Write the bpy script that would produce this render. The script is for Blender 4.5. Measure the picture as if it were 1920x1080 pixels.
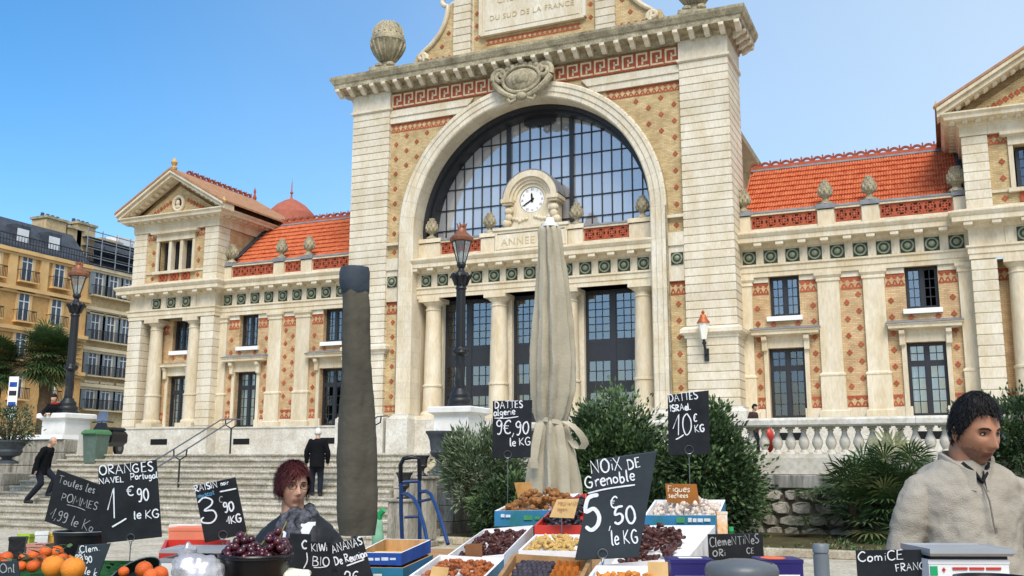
import bpy, bmesh, math, random
from mathutils import Vector, Matrix, Euler, noise
R = math.radians
rnd = random.Random(7)
for o in list(bpy.data.objects): bpy.data.objects.remove(o)
SC = bpy.context.scene
COL = SC.collection

# ------------------------------------------------------------------ camera
EYE = 1.6                                   # eye height above the market square
CAM = Vector((18.094, -42.666, EYE))
FPX, TILT, YAW, ROLL = 1848.2, R(10.214), R(23.759), R(0.13)
cd = bpy.data.cameras.new('camera'); cam = bpy.data.objects.new('camera', cd); COL.objects.link(cam)
cd.sensor_width = 36; cd.lens = 36 * FPX / 1920; cd.clip_start = 0.05; cd.clip_end = 2000
FW = Vector((-math.sin(YAW)*math.cos(TILT), math.cos(YAW)*math.cos(TILT), math.sin(TILT)))
RT0 = Vector((math.cos(YAW), math.sin(YAW), 0)); UP0 = RT0.cross(FW)
RT = RT0*math.cos(ROLL) + UP0*math.sin(ROLL); UP = UP0*math.cos(ROLL) - RT0*math.sin(ROLL)
cam.matrix_world = Matrix((( RT.x, UP.x, -FW.x, CAM.x), (RT.y, UP.y, -FW.y, CAM.y), (RT.z, UP.z, -FW.z, CAM.z), (0,0,0,1)))
SC.camera = cam
cd.dof.use_dof = False

# ------------------------------------------------------------------ light
SUN_EL, SUN_AZ = R(50), R(152)              # azimuth clockwise from +Y (north of the scene)
w = bpy.data.worlds.new('World'); SC.world = w; w.use_nodes = True
nt = w.node_tree; nt.nodes.clear()
sky = nt.nodes.new('ShaderNodeTexSky'); sky.sky_type = 'NISHITA'; sky.sun_disc = False
sky.sun_elevation = SUN_EL; sky.sun_rotation = SUN_AZ
sky.air_density = 1.0; sky.dust_density = 1.6; sky.ozone_density = 1.3; sky.altitude = 0
bg = nt.nodes.new('ShaderNodeBackground'); bg.inputs['Strength'].default_value = 0.13
ow = nt.nodes.new('ShaderNodeOutputWorld')
hs = nt.nodes.new('ShaderNodeHueSaturation'); hs.inputs['Saturation'].default_value = 1.42; hs.inputs['Hue'].default_value = .497
nt.links.new(sky.outputs[0], hs.inputs['Color']); # a thin pale veil of high cloud thickens towards the right-hand (eastern) half of the sky
tcw = nt.nodes.new('ShaderNodeTexCoord'); dp = nt.nodes.new('ShaderNodeVectorMath'); dp.operation = 'DOT_PRODUCT'
VA = R(72); dp.inputs[1].default_value = (math.sin(VA), math.cos(VA), -.12); nt.links.new(tcw.outputs['Generated'], dp.inputs[0])
nzw = nt.nodes.new('ShaderNodeTexNoise'); nzw.inputs['Scale'].default_value = 2.2; nzw.inputs['Detail'].default_value = 5; nt.links.new(tcw.outputs['Generated'], nzw.inputs['Vector'])
adw = nt.nodes.new('ShaderNodeMath'); adw.operation = 'MULTIPLY_ADD'; adw.inputs[1].default_value = .22; nt.links.new(nzw.outputs['Fac'], adw.inputs[0]); nt.links.new(dp.outputs['Value'], adw.inputs[2])
mrw = nt.nodes.new('ShaderNodeMapRange'); mrw.interpolation_type = 'SMOOTHSTEP'; mrw.inputs[1].default_value = -.62; mrw.inputs[2].default_value = .75; mrw.inputs[3].default_value = .0; mrw.inputs[4].default_value = .85; nt.links.new(adw.outputs[0], mrw.inputs[0])
mxw = nt.nodes.new('ShaderNodeMix'); mxw.data_type = 'RGBA'; mxw.inputs[7].default_value = (3.1,3.75,4.35,1)
nt.links.new(mrw.outputs[0], mxw.inputs[0]); nt.links.new(hs.outputs[0], mxw.inputs[6]); nt.links.new(mxw.outputs[2], bg.inputs[0]); nt.links.new(bg.outputs[0], ow.inputs[0])
sl = bpy.data.lights.new('sun', 'SUN'); sl.energy = 1.8; sl.angle = R(28); sl.color = (1, .95, .87)
so = bpy.data.objects.new('sun', sl); COL.objects.link(so)
sd = Vector((math.sin(SUN_AZ)*math.cos(SUN_EL), math.cos(SUN_AZ)*math.cos(SUN_EL), math.sin(SUN_EL)))
so.rotation_euler = sd.to_track_quat('Z', 'Y').to_euler(); so.location = (20, -50, 60)
SC.view_settings.view_transform = 'Standard'; SC.view_settings.look = 'None'
SC.view_settings.exposure = 0.87; SC.view_settings.gamma = 1
SC.render.engine = 'CYCLES'
SC.cycles.max_bounces = 6; SC.cycles.transparent_max_bounces = 12

# ------------------------------------------------------------------ helpers
def ray(px, py): return FW + RT*((px-960)/FPX) + UP*((540-py)/FPX)
def P(px, py, d): return CAM + ray(px, py)*d                  # point seen at a pixel of the photograph, d metres along the view axis
def PZ(px, py, z):
    r = ray(px, py); return CAM + r*((z-CAM.z)/r.z)
def PY(px, py, y):
    r = ray(px, py); return CAM + r*((y-CAM.y)/r.y)

WROOT = {}
def lin(h):
    h = h.lstrip('#'); c = [int(h[i:i+2], 16)/255 for i in (0, 2, 4)]
    return tuple(((x+.055)/1.055)**2.4 if x > .04045 else x/12.92 for x in c)

class MB:
    def __init__(s, sx=1, dz=0.0): s.v = []; s.f = []; s.mi = []; s.sm = []; s.sx = sx; s.dz = dz; s.m = 0; s.smooth = False
    def add(s, pts, faces, smooth=None):
        b = len(s.v); sx = s.sx
        s.v += [(p[0]*sx, p[1], p[2]+s.dz) for p in pts]
        for f in faces:
            f = [b+i for i in f]
            if sx < 0: f.reverse()
            s.f.append(f); s.mi.append(s.m); s.sm.append(s.smooth if smooth is None else smooth)
        return s
    def box(s, x0, x1, y0, y1, z0, z1):
        p = [(x0,y0,z0),(x1,y0,z0),(x1,y1,z0),(x0,y1,z0),(x0,y0,z1),(x1,y0,z1),(x1,y1,z1),(x0,y1,z1)]
        return s.add(p, [(0,3,2,1),(4,5,6,7),(0,1,5,4),(1,2,6,5),(2,3,7,6),(3,0,4,7)], False)
    def cbox(s, x0, x1, y0, y1, z0, z1, c=.02):          # box with chamfered upright and top edges
        return s.loftz([(x0+c,x1-c,y0+c,y1-c,z0),(x0,x1,y0,y1,z0+c),(x0,x1,y0,y1,z1-c),(x0+c,x1-c,y0+c,y1-c,z1)])
    def loftz(s, secs):
        pts = []; fs = []
        for (x0,x1,y0,y1,z) in secs: pts += [(x0,y0,z),(x1,y0,z),(x1,y1,z),(x0,y1,z)]
        n = len(secs)
        for k in range(n-1):
            for i in range(4): j = (i+1) % 4; fs.append((k*4+i, k*4+j, k*4+4+j, k*4+4+i))
        fs += [(3,2,1,0), tuple(4*(n-1)+i for i in range(4))]
        return s.add(pts, fs, False)
    def obox(s, c, ax, ay, az, hx, hy, hz):              # oriented box
        c = Vector(c); p = []
        for z in (-1,1):
            for (x,y) in ((-1,-1),(1,-1),(1,1),(-1,1)): p.append(tuple(c+ax*(hx*x)+ay*(hy*y)+az*(hz*z)))
        return s.add(p, [(0,3,2,1),(4,5,6,7),(0,1,5,4),(1,2,6,5),(2,3,7,6),(3,0,4,7)], False)
    def prism(s, poly, axis, a0, a1):
        n = len(poly)
        def pt(u, v, a): return {'x': (a,u,v), 'y': (u,a,v), 'z': (u,v,a)}[axis]
        pts = [pt(u,v,a0) for u,v in poly] + [pt(u,v,a1) for u,v in poly]
        fs = [tuple(range(n))[::-1], tuple(range(n, 2*n))] + [(i,(i+1)%n,n+(i+1)%n,n+i) for i in range(n)]
        return s.add(pts, fs, False)
    def lathe(s, prof, c=(0,0,0), n=16, smooth=True, cap=True, a0=0.0, a1=2*math.pi):
        pts = []; fs = []; full = abs(a1-a0-2*math.pi) < 1e-6; m = n if full else n+1
        for r, z in prof:
            for i in range(m):
                a = a0+(a1-a0)*i/n; pts.append((c[0]+r*math.cos(a), c[1]+r*math.sin(a), c[2]+z))
        for k in range(len(prof)-1):
            for i in range(n): j = (i+1) % m; fs.append((k*m+i, k*m+j, k*m+m+j, k*m+m+i))
        if cap and full:
            fs += [tuple(range(m))[::-1], tuple(range((len(prof)-1)*m, len(prof)*m))]
        return s.add(pts, fs, smooth)
    def tube(s, pts, r, n=8, smooth=True, cap=True, flat=None):
        pts = [Vector(p) for p in pts]; N = len(pts)
        if N < 2: return s
        rr = r if isinstance(r, (list, tuple)) else [r]*N
        out = []; fs = []; prev = None
        for i, p in enumerate(pts):
            t = (pts[min(i+1,N-1)]-pts[max(i-1,0)])
            t = t.normalized() if t.length > 1e-9 else Vector((0,0,1))
            if prev is None: a = t.orthogonal().normalized()
            else:
                a = prev - t*prev.dot(t); a = a.normalized() if a.length > 1e-6 else t.orthogonal().normalized()
            prev = a; b = t.cross(a)
            rx, ry = rr[i] if isinstance(rr[i], (list, tuple)) else (rr[i], rr[i])
            for k in range(n):
                th = 2*math.pi*k/n; out.append(tuple(p + a*(rx*math.cos(th)) + b*(ry*math.sin(th))))
        for i in range(N-1):
            for k in range(n): j = (k+1) % n; fs.append((i*n+k, i*n+j, i*n+n+j, i*n+n+k))
        if cap: fs += [tuple(range(n))[::-1], tuple(range((N-1)*n, N*n))]
        return s.add(out, fs, smooth)
    def ball(s, c, rx, ry=None, rz=None, nu=10, nv=6, M=None, smooth=True):
        ry = rx if ry is None else ry; rz = rx if rz is None else rz
        pts = [(0,0,-rz)]; fs = []
        for j in range(1, nv):
            t = math.pi*j/nv-math.pi/2
            for i in range(nu): a = 2*math.pi*i/nu; pts.append((rx*math.cos(t)*math.cos(a), ry*math.cos(t)*math.sin(a), rz*math.sin(t)))
        pts.append((0,0,rz)); L = len(pts)-1
        for i in range(nu):
            k = (i+1) % nu; fs.append((0, 1+k, 1+i)); fs.append((L, L-nu+i, L-nu+k))
            for j in range(nv-2): b = 1+j*nu; fs.append((b+i, b+k, b+nu+k, b+nu+i))
        c = Vector(c)
        pts = [tuple(c+(M@Vector(p) if M else Vector(p))) for p in pts]
        return s.add(pts, fs, smooth)
    def mould(s, prof, path, smooth=False, close=True):
        # prof: (offset outward, z) list; path: plan polyline, outward on the right hand
        n = len(path); pts = []; m = len(prof); fs = []
        P2 = [Vector((p[0], p[1])) for p in path]
        for i, p in enumerate(P2):
            d1 = (p-P2[i-1]).normalized() if i else None
            d2 = (P2[i+1]-p).normalized() if i < n-1 else None
            n1 = Vector((d1.y, -d1.x)) if d1 else None; n2 = Vector((d2.y, -d2.x)) if d2 else None
            if n1 is None: nn = n2
            elif n2 is None: nn = n1
            else:
                nn = (n1+n2); nn = nn/ max(.2, nn.dot(n1)) if nn.length > 1e-6 else n1
            for (o, z) in prof: pts.append((p.x+nn.x*o, p.y+nn.y*o, z))
        for i in range(n-1):
            for k in range(m-1): a = i*m+k; fs.append((a, a+m, a+m+1, a+1))
        if close: fs += [tuple(range(m)), tuple(range((n-1)*m, n*m))[::-1]]
        return s.add(pts, fs, smooth)
    def mesh(s, name, mats):
        me = bpy.data.meshes.new(name); me.from_pydata(s.v, [], s.f)
        for m in (mats if isinstance(mats, (list, tuple)) else [mats]): me.materials.append(m)
        me.polygons.foreach_set('material_index', s.mi)
        me.polygons.foreach_set('use_smooth', s.sm)
        me.update()
        if any(s.sm): me.set_sharp_from_angle(angle=R(42))
        return me
    def build(s, name, mats, parent=None, **k): return ob(name, s.mesh(name, mats), parent, **k)

def ob(name, me, parent=None, loc=(0,0,0), rot=(0,0,0), scale=(1,1,1)):
    o = bpy.data.objects.new(name, me); COL.objects.link(o)
    o.location = loc; o.rotation_euler = rot; o.scale = scale if isinstance(scale, (tuple, list, Vector)) else (scale,)*3
    if parent:
        o.parent = parent
        if parent.name in WROOT: o.matrix_parent_inverse = WROOT[parent.name]
    return o
def root(name, loc, label, cat, group=None, world=False, rz=0.0):
    o = bpy.data.objects.new(name, None); COL.objects.link(o); o.location = loc; o.rotation_euler = (0,0,rz)
    o.empty_display_size = .1
    if world: WROOT[o.name] = Matrix.Translation(-Vector(loc))
    return tag(o, label, cat, group)
def tag(o, label=None, cat=None, group=None, kind=None):
    if label: o['label'] = label
    if cat: o['category'] = cat
    if group: o['group'] = group
    if kind: o['kind'] = kind
    return o
def part(mb, name, mats, parent, label=None, kind=None):
    o = mb.build(name, mats, parent)
    if label: o['label'] = label
    if kind: o['kind'] = kind
    return o

# ------------------------------------------------------------------ materials
def mat(name, col, rough=.7, var=.12, scale=3.0, bump=.0, bscale=40.0, spec=.3, metal=0.0, col2=None, detail=4.0, stretch=(1,1,1), fine=0.0, coat=0.0, sub=0.0):
    m = bpy.data.materials.new(name); m.use_nodes = True; nt = m.node_tree; N = nt.nodes; L = nt.links
    b = N['Principled BSDF']; c = lin(col) if isinstance(col, str) else col
    b.inputs['Roughness'].default_value = rough; b.inputs['Metallic'].default_value = metal
    b.inputs['Specular IOR Level'].default_value = spec; b.inputs['Coat Weight'].default_value = coat
    if sub: b.inputs['Subsurface Weight'].default_value = sub; b.inputs['Subsurface Radius'].default_value = (.01,.004,.002)
    c2 = (lin(col2) if isinstance(col2, str) else col2) if col2 else tuple(x*(1-2*var) for x in c)
    tc = N.new('ShaderNodeTexCoord'); mp = N.new('ShaderNodeMapping'); mp.inputs['Scale'].default_value = stretch
    L.new(tc.outputs['Object'], mp.inputs[0])
    if var or col2:
        n = N.new('ShaderNodeTexNoise'); n.inputs['Scale'].default_value = scale; n.inputs['Detail'].default_value = detail; n.inputs['Roughness'].default_value = .62
        L.new(mp.outputs[0], n.inputs['Vector'])
        r = N.new('ShaderNodeValToRGB'); r.color_ramp.elements[0].position = .32; r.color_ramp.elements[1].position = .68
        r.color_ramp.elements[0].color = (*c2, 1); r.color_ramp.elements[1].color = (*(c if col2 else tuple(min(1, x*(1+var*.6)) for x in c)), 1)
        L.new(n.outputs['Fac'], r.inputs[0]); out = r.outputs[0]
        if fine:
            n2 = N.new('ShaderNodeTexNoise'); n2.inputs['Scale'].default_value = scale*9; n2.inputs['Detail'].default_value = 3
            L.new(mp.outputs[0], n2.inputs['Vector'])
            mx = N.new('ShaderNodeMix'); mx.data_type = 'RGBA'; mx.blend_type = 'MULTIPLY'; mx.inputs[0].default_value = fine
            r2 = N.new('ShaderNodeValToRGB'); r2.color_ramp.elements[0].position = .35; r2.color_ramp.elements[0].color = (.35,.33,.3,1); r2.color_ramp.elements[1].position = .6
            L.new(n2.outputs['Fac'], r2.inputs[0]); L.new(out, mx.inputs[6]); L.new(r2.outputs[0], mx.inputs[7]); out = mx.outputs[2]
        L.new(out, b.inputs['Base Color'])
    else: b.inputs['Base Color'].default_value = (*c, 1)
    if bump:
        nb = N.new('ShaderNodeTexNoise'); nb.inputs['Scale'].default_value = bscale; nb.inputs['Detail'].default_value = 3
        L.new(mp.outputs[0], nb.inputs['Vector'])
        bp = N.new('ShaderNodeBump'); bp.inputs['Strength'].default_value = bump; bp.inputs['Distance'].default_value = .02
        L.new(nb.outputs['Fac'], bp.inputs['Height']); L.new(bp.outputs[0], b.inputs['Normal'])
    return m
def objvar(m, amt=.25):                       # every object of the material gets a slightly different tone
    nt = m.node_tree; b = nt.nodes['Principled BSDF']; i = nt.nodes.new('ShaderNodeObjectInfo')
    src = b.inputs['Base Color'].links[0].from_socket if b.inputs['Base Color'].links else None
    mr = nt.nodes.new('ShaderNodeMapRange'); mr.inputs[3].default_value = 1-amt; mr.inputs[4].default_value = 1+amt*.5
    nt.links.new(i.outputs['Random'], mr.inputs[0])
    hs = nt.nodes.new('ShaderNodeHueSaturation'); nt.links.new(mr.outputs[0], hs.inputs['Value'])
    if src: nt.links.new(src, hs.inputs['Color'])
    else: hs.inputs['Color'].default_value = b.inputs['Base Color'].default_value
    nt.links.new(hs.outputs[0], b.inputs['Base Color']); return m
def brickmat(name, c1, c2, mortar):
    m = bpy.data.materials.new(name); m.use_nodes = True; nt = m.node_tree; N = nt.nodes; L = nt.links; b = N['Principled BSDF']
    tc = N.new('ShaderNodeTexCoord'); sp = N.new('ShaderNodeSeparateXYZ'); L.new(tc.outputs['Object'], sp.inputs[0])
    ad = N.new('ShaderNodeMath'); ad.operation = 'ADD'; L.new(sp.outputs[0], ad.inputs[0]); L.new(sp.outputs[1], ad.inputs[1])
    cb = N.new('ShaderNodeCombineXYZ'); L.new(ad.outputs[0], cb.inputs[0]); L.new(sp.outputs[2], cb.inputs[1])
    br = N.new('ShaderNodeTexBrick'); br.inputs['Scale'].default_value = 1; br.inputs['Brick Width'].default_value = .23; br.inputs['Row Height'].default_value = .075
    br.inputs['Mortar Size'].default_value = .008; br.inputs['Color1'].default_value = (*lin(c1),1); br.inputs['Color2'].default_value = (*lin(c2),1); br.inputs['Mortar'].default_value = (*lin(mortar),1)
    L.new(cb.outputs[0], br.inputs['Vector'])
    n = N.new('ShaderNodeTexNoise'); n.inputs['Scale'].default_value = 1.7; n.inputs['Detail'].default_value = 8; L.new(tc.outputs['Object'], n.inputs['Vector'])
    r = N.new('ShaderNodeValToRGB'); r.color_ramp.elements[0].position = .3; r.color_ramp.elements[0].color = (.62,.58,.52,1); r.color_ramp.elements[1].position = .65
    L.new(n.outputs['Fac'], r.inputs[0])
    mx = N.new('ShaderNodeMix'); mx.data_type = 'RGBA'; mx.blend_type = 'MULTIPLY'; mx.inputs[0].default_value = .8
    L.new(br.outputs['Color'], mx.inputs[6]); L.new(r.outputs[0], mx.inputs[7]); L.new(mx.outputs[2], b.inputs['Base Color'])
    b.inputs['Roughness'].default_value = .85
    bp = N.new('ShaderNodeBump'); bp.inputs['Strength'].default_value = .5; bp.inputs['Distance'].default_value = .01; bp.invert = True
    L.new(br.outputs['Fac'], bp.inputs['Height']); L.new(bp.outputs[0], b.inputs['Normal'])
    return m
def glassmat(name, tint, refl, rough=.02, trans=(.75,.8,.8)):
    m = bpy.data.materials.new(name); m.use_nodes = True; nt = m.node_tree; N = nt.nodes; L = nt.links; N.clear()
    o = N.new('ShaderNodeOutputMaterial'); g = N.new('ShaderNodeBsdfGlossy'); g.inputs['Color'].default_value = (*tint,1); g.inputs['Roughness'].default_value = rough
    t = N.new('ShaderNodeBsdfTransparent'); t.inputs['Color'].default_value = (*trans,1)
    x = N.new('ShaderNodeMixShader'); x.inputs[0].default_value = refl
    L.new(t.outputs[0], x.inputs[1]); L.new(g.outputs[0], x.inputs[2]); L.new(x.outputs[0], o.inputs[0]); return m
def emit(name, col, s):
    m = bpy.data.materials.new(name); m.use_nodes = True; b = m.node_tree.nodes['Principled BSDF']
    b.inputs['Emission Color'].default_value = (*col,1); b.inputs['Emission Strength'].default_value = s; return m

STONE = objvar(mat('limestone', '#dfd4bc', .85, .10, .9, .15, 14, .2, col2='#cab896', fine=.18, stretch=(1.5,1.5,.4)), .08)
STONEW = objvar(mat('pale_limestone', '#e1d9c6', .85, .1, 1.1, .15, 16, .2, col2='#cfc0a2', fine=.2, stretch=(1.4,1.4,.45)), .08)
STONEG = mat('weathered_limestone', '#c9bd9e', .9, .1, 1.6, .3, 12, .2, col2='#857c66', fine=.5)
WHITE_ST = mat('white_stone', '#dcd8cc', .8, .08, 1.2, .15, 20, .2, col2='#bfb8a8', fine=.3)
BRICK = brickmat('yellow_brick', '#d5be8e', '#bfa271', '#ad9873')
BRICKP = brickmat('pink_yellow_brick', '#d6b98b', '#c39f74', '#ac9272')
RED = objvar(mat('red_brick', '#ab5c40', .85, .15, 6, .2, 30, .2), .2)
TERRA = mat('terracotta', '#aa5438', .75, .14, 5, .2, 30, .25)
HOLE = mat('dark_recess', '#33160e', .9, 0)
ROOF = mat('roof_tile', '#d88258', .85, .13, 4.0, .1, 30, .15, col2='#bb5634', fine=.45)
LEAD = mat('zinc', '#868789', .75, .12, 2, .0, 30, .2, col2='#6b6d70')
GREEN = mat('green_ceramic', '#37402f', .6, .2, 8, 0, 1, .3)
GREENL = mat('pale_green_ceramic', '#8b9176', .6, .2, 8, 0, 1, .3)
IRON = mat('dark_iron', '#26272a', .45, .1, 5, 0, 1, .4)
FRAME = mat('painted_frame', '#2b2c30', .4, .06, 5, 0, 1, .4)
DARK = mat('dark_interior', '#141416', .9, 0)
HALLM = mat('hall_interior', '#5c6066', .9, .1, 1)
GLASSB = glassmat('bright_glass', (.92,.91,.9), .62, .03)
def mix_diffuse(m, col, fac):
    nt = m.node_tree; N = nt.nodes; o = next(n for n in N if n.type == 'OUTPUT_MATERIAL'); src = o.inputs[0].links[0].from_socket
    d = N.new('ShaderNodeBsdfDiffuse'); i = N.new('ShaderNodeObjectInfo'); r = N.new('ShaderNodeValToRGB')
    r.color_ramp.elements[0].color = (*[x*.72 for x in col],1); r.color_ramp.elements[1].color = (*col,1); nt.links.new(i.outputs['Random'], r.inputs[0]); nt.links.new(r.outputs[0], d.inputs[0])
    x = N.new('ShaderNodeMixShader'); x.inputs[0].default_value = fac; nt.links.new(src, x.inputs[1]); nt.links.new(d.outputs[0], x.inputs[2]); nt.links.new(x.outputs[0], o.inputs[0])
mix_diffuse(GLASSB, (.62,.62,.63), .52)  # pale grey stands for reflected cloud, put into the colour of the arch panes
GLASS = glassmat('window_glass', (.60,.64,.70), .34, .02)
GLASSD = glassmat('dim_glass', (.5,.58,.7), .2, .02)
CURT = mat('curtain', '#b9cbc6', .9, .12, 4)
PAINTW = mat('white_paint', '#eeece6', .6, .05, 2, .05, 30, .3)
# ================================================================== the station
TER = 1.9                                    # terrace level
ST = root('station_building', (0, 1.5, TER), 'long pale limestone railway station with a huge arched window, clock and orange tiled wings', 'building', world=True)
S = lambda sx=1: MB(sx, EYE)                 # station levels are written relative to the eye
PANE = {}
def pane(parent, x, y, z, w, h, m, tilt=.0):
    k = (round(w,3), round(h,3), m.name)
    if k not in PANE:
        PANE[k] = MB().add([(-w/2,0,-h/2),(w/2,0,-h/2),(w/2,0,h/2),(-w/2,0,h/2)], [(0,1,2,3)]).mesh('pane', m)
    return ob('pane', PANE[k], parent, (x, y, z+EYE), (rnd.uniform(-tilt,tilt), 0, rnd.uniform(-tilt,tilt)))
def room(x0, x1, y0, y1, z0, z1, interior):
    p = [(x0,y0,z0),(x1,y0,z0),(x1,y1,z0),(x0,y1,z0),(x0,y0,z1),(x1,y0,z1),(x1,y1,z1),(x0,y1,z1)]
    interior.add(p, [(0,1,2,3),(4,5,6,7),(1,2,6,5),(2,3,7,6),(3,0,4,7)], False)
def window(s, x0, x1, z0, z1, y, bands, leaves=2, cols=2, glass=None, curt=False, name='window', mull=.14, mun=.035, tilt=.012, parent=None, skip=()):
    glass = glass or GLASS; b = S(s); fr = .085
    b.box(x0,x0+fr,y,y+.1,z0,z1); b.box(x1-fr,x1,y,y+.1,z0,z1); b.box(x0+fr,x1-fr,y,y+.1,z1-fr,z1); b.box(x0+fr,x1-fr,y,y+.1,z0,z0+fr)
    lw = (x1-x0-2*fr-mull*(leaves-1))/leaves
    for k in range(leaves-1): xa = x0+fr+lw*(k+1)+mull*k; b.box(xa,xa+mull,y-.01,y+.1,z0+fr,z1-fr)
    pl = []
    for k in range(leaves):
        xa = x0+fr+(lw+mull)*k
        prev = z0+fr
        for bi, (a, c, rows) in enumerate(bands):
            if a-prev > .02: b.box(xa,xa+lw,y+.012,y+.095,prev,a)
            prev = c; st = .05
            if rows == 0: b.box(xa,xa+lw,y+.02,y+.09,a,c); continue
            b.box(xa,xa+st,y+.015,y+.09,a,c); b.box(xa+lw-st,xa+lw,y+.015,y+.09,a,c)
            pw = (lw-2*st)/cols; ph = (c-a)/rows
            for i in range(1, cols): b.box(xa+st+pw*i-mun/2, xa+st+pw*i+mun/2, y+.03, y+.08, a, c)
            for j in range(1, rows): b.box(xa+st, xa+lw-st, y+.033, y+.077, a+ph*j-mun/2, a+ph*j+mun/2)
            if (k, bi) in skip: continue
            for i in range(cols):
                for j in range(rows): pl.append((xa+st+pw*(i+.5), a+ph*(j+.5), pw, ph))
        if z1-fr-prev > .02: b.box(xa,xa+lw,y+.012,y+.095,prev,z1-fr)
    wo = b.build(name, FRAME, parent or ST)
    for (x, z, w_, h_) in pl: pane(wo, x*s, y+.055, z, w_, h_, glass, tilt)
    if curt:
        c = S(s); xs = [x0+fr+(x1-x0-2*fr)*i/28 for i in range(29)]
        pts = [(x, y+.22+.03*math.sin(i*1.9), z) for z in (z0+.05, z1-.05) for i, x in enumerate(xs)]
        c.add(pts, [(i,i+1,30+i,29+i) for i in range(28)], True); c.build('curtain', CURT, wo)
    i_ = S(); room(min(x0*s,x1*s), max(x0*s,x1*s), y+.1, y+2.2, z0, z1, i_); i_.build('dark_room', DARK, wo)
    return wo
def holed(b, x0, x1, z0, z1, y, holes, rev=.35):
    xs = sorted({x0,x1,*[h[0] for h in holes],*[h[1] for h in holes]}); zs = sorted({z0,z1,*[h[2] for h in holes],*[h[3] for h in holes]})
    for i in range(len(xs)-1):
        for j in range(len(zs)-1):
            cx, cz = (xs[i]+xs[i+1])/2, (zs[j]+zs[j+1])/2
            if any(h[0] < cx < h[1] and h[2] < cz < h[3] for h in holes): continue
            b.add([(xs[i],y,zs[j]),(xs[i+1],y,zs[j]),(xs[i+1],y,zs[j+1]),(xs[i],y,zs[j+1])], [(0,1,2,3)], False)
    for (a,c,e,f) in holes:
        b.add([(a,y,e),(a,y+rev,e),(a,y+rev,f),(a,y,f)], [(0,1,2,3)], False); b.add([(c,y,e),(c,y+rev,e),(c,y+rev,f),(c,y,f)], [(3,2,1,0)], False)
        b.add([(a,y,f),(c,y,f),(c,y+rev,f),(a,y+rev,f)], [(0,1,2,3)], False); b.add([(a,y,e),(c,y,e),(c,y+rev,e),(a,y+rev,e)], [(3,2,1,0)], False)
# small shared pieces
db = MB()
for k, w_ in enumerate((.075, .17, .265, .17, .075)): db.box(-w_/2, w_/2, -.015, .02, (k-2.5)*.055, (k-1.5)*.055)
db.v = [(x*.86,y,z*.86) for x,y,z in db.v]
DIAM = db.mesh('brick_diamond', RED)
def diamond(x, y, z): ob('brick_diamond', DIAM, ST, (x, y, z+EYE))
mb = MB(); mb.m = 0; mb.box(-.29,.29,-.03,.02,-.29,.29); mb.m = 1
mb.prism([(.27*math.cos(a)*1.0, .27*math.sin(a)) for a in [i*math.pi/8 for i in range(16)]] , 'y', -.07, -.03)
mb.m = 0; mb.prism([(.2*math.cos(a), .2*math.sin(a)) for a in [i*math.pi/8 for i in range(16)]], 'y', -.076, -.069)
mb.m = 1; mb.ball((0,-.07,0), .13, .07, .13, 10, 6)
MED = mb.mesh('medallion', [GREEN, GREENL])
tb = MB(); tb.box(-.16,.16,-.05,.02,-.34,.34); tb.box(-.06,.06,-.062,-.045,-.3,.3); tb.box(-.2,.2,-.065,.02,-.40,-.34); tb.box(-.2,.2,-.06,.02,.34,.40)
TRIG = tb.mesh('frieze_strip', STONE)
ub = MB(); ub.box(-.17,.17,-.42,.02,-.06,.07); ub.box(-.15,.15,-.40,.0,-.085,-.06)
MUT = ub.mesh('mutule', STONE)
def pat_panel(w_, h_, n, name):               # pierced terracotta panel: n crosses in circles
    b = MB(); b.m = 0; b.box(-w_/2, w_/2, -.02, .05, -h_/2, h_/2)
    b.m = 1; c = w_/n; r = min(c, h_)*.40
    for i in range(n):
        x = -w_/2+c*(i+.5)
        for q in range(4):
            a0 = q*math.pi/2+math.pi/4-.42+math.pi/4; pts = []
            for t in range(5): a = a0+.84*t/4; pts.append((x+r*math.cos(a), r*math.sin(a)))
            for t in range(5): a = a0+.84*(4-t)/4; pts.append((x+r*.62*math.cos(a), r*.62*math.sin(a)))
            b.prism(pts, 'y', -.0235, -.015)
            a = q*math.pi/2+math.pi/4
            b.obox((x+r*.95*math.cos(a), -.018, r*.95*math.sin(a)), Vector((math.cos(a),0,math.sin(a))), Vector((0,1,0)), Vector((-math.sin(a),0,math.cos(a))), r*.16, .0058, r*.09)
            b.obox((x+r*.4*math.cos(a), -.018, r*.4*math.sin(a)), Vector((math.cos(a),0,math.sin(a))), Vector((0,1,0)), Vector((-math.sin(a),0,math.cos(a))), r*.1, .0058, r*.16)
    return b.mesh(name, [TERRA, HOLE])
PP = {}
def panel(x0, x1, y, z0, z1, parent, cell=.62):
    w_, h_ = round(x1-x0,2), round(z1-z0,2)
    if (w_,h_) not in PP: PP[(w_,h_)] = pat_panel(w_, h_, max(1, round(w_/cell)), 'terracotta_panel')
    ob('terracotta_panel', PP[(w_,h_)], parent, ((x0+x1)/2, y, (z0+z1)/2+EYE))
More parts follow.
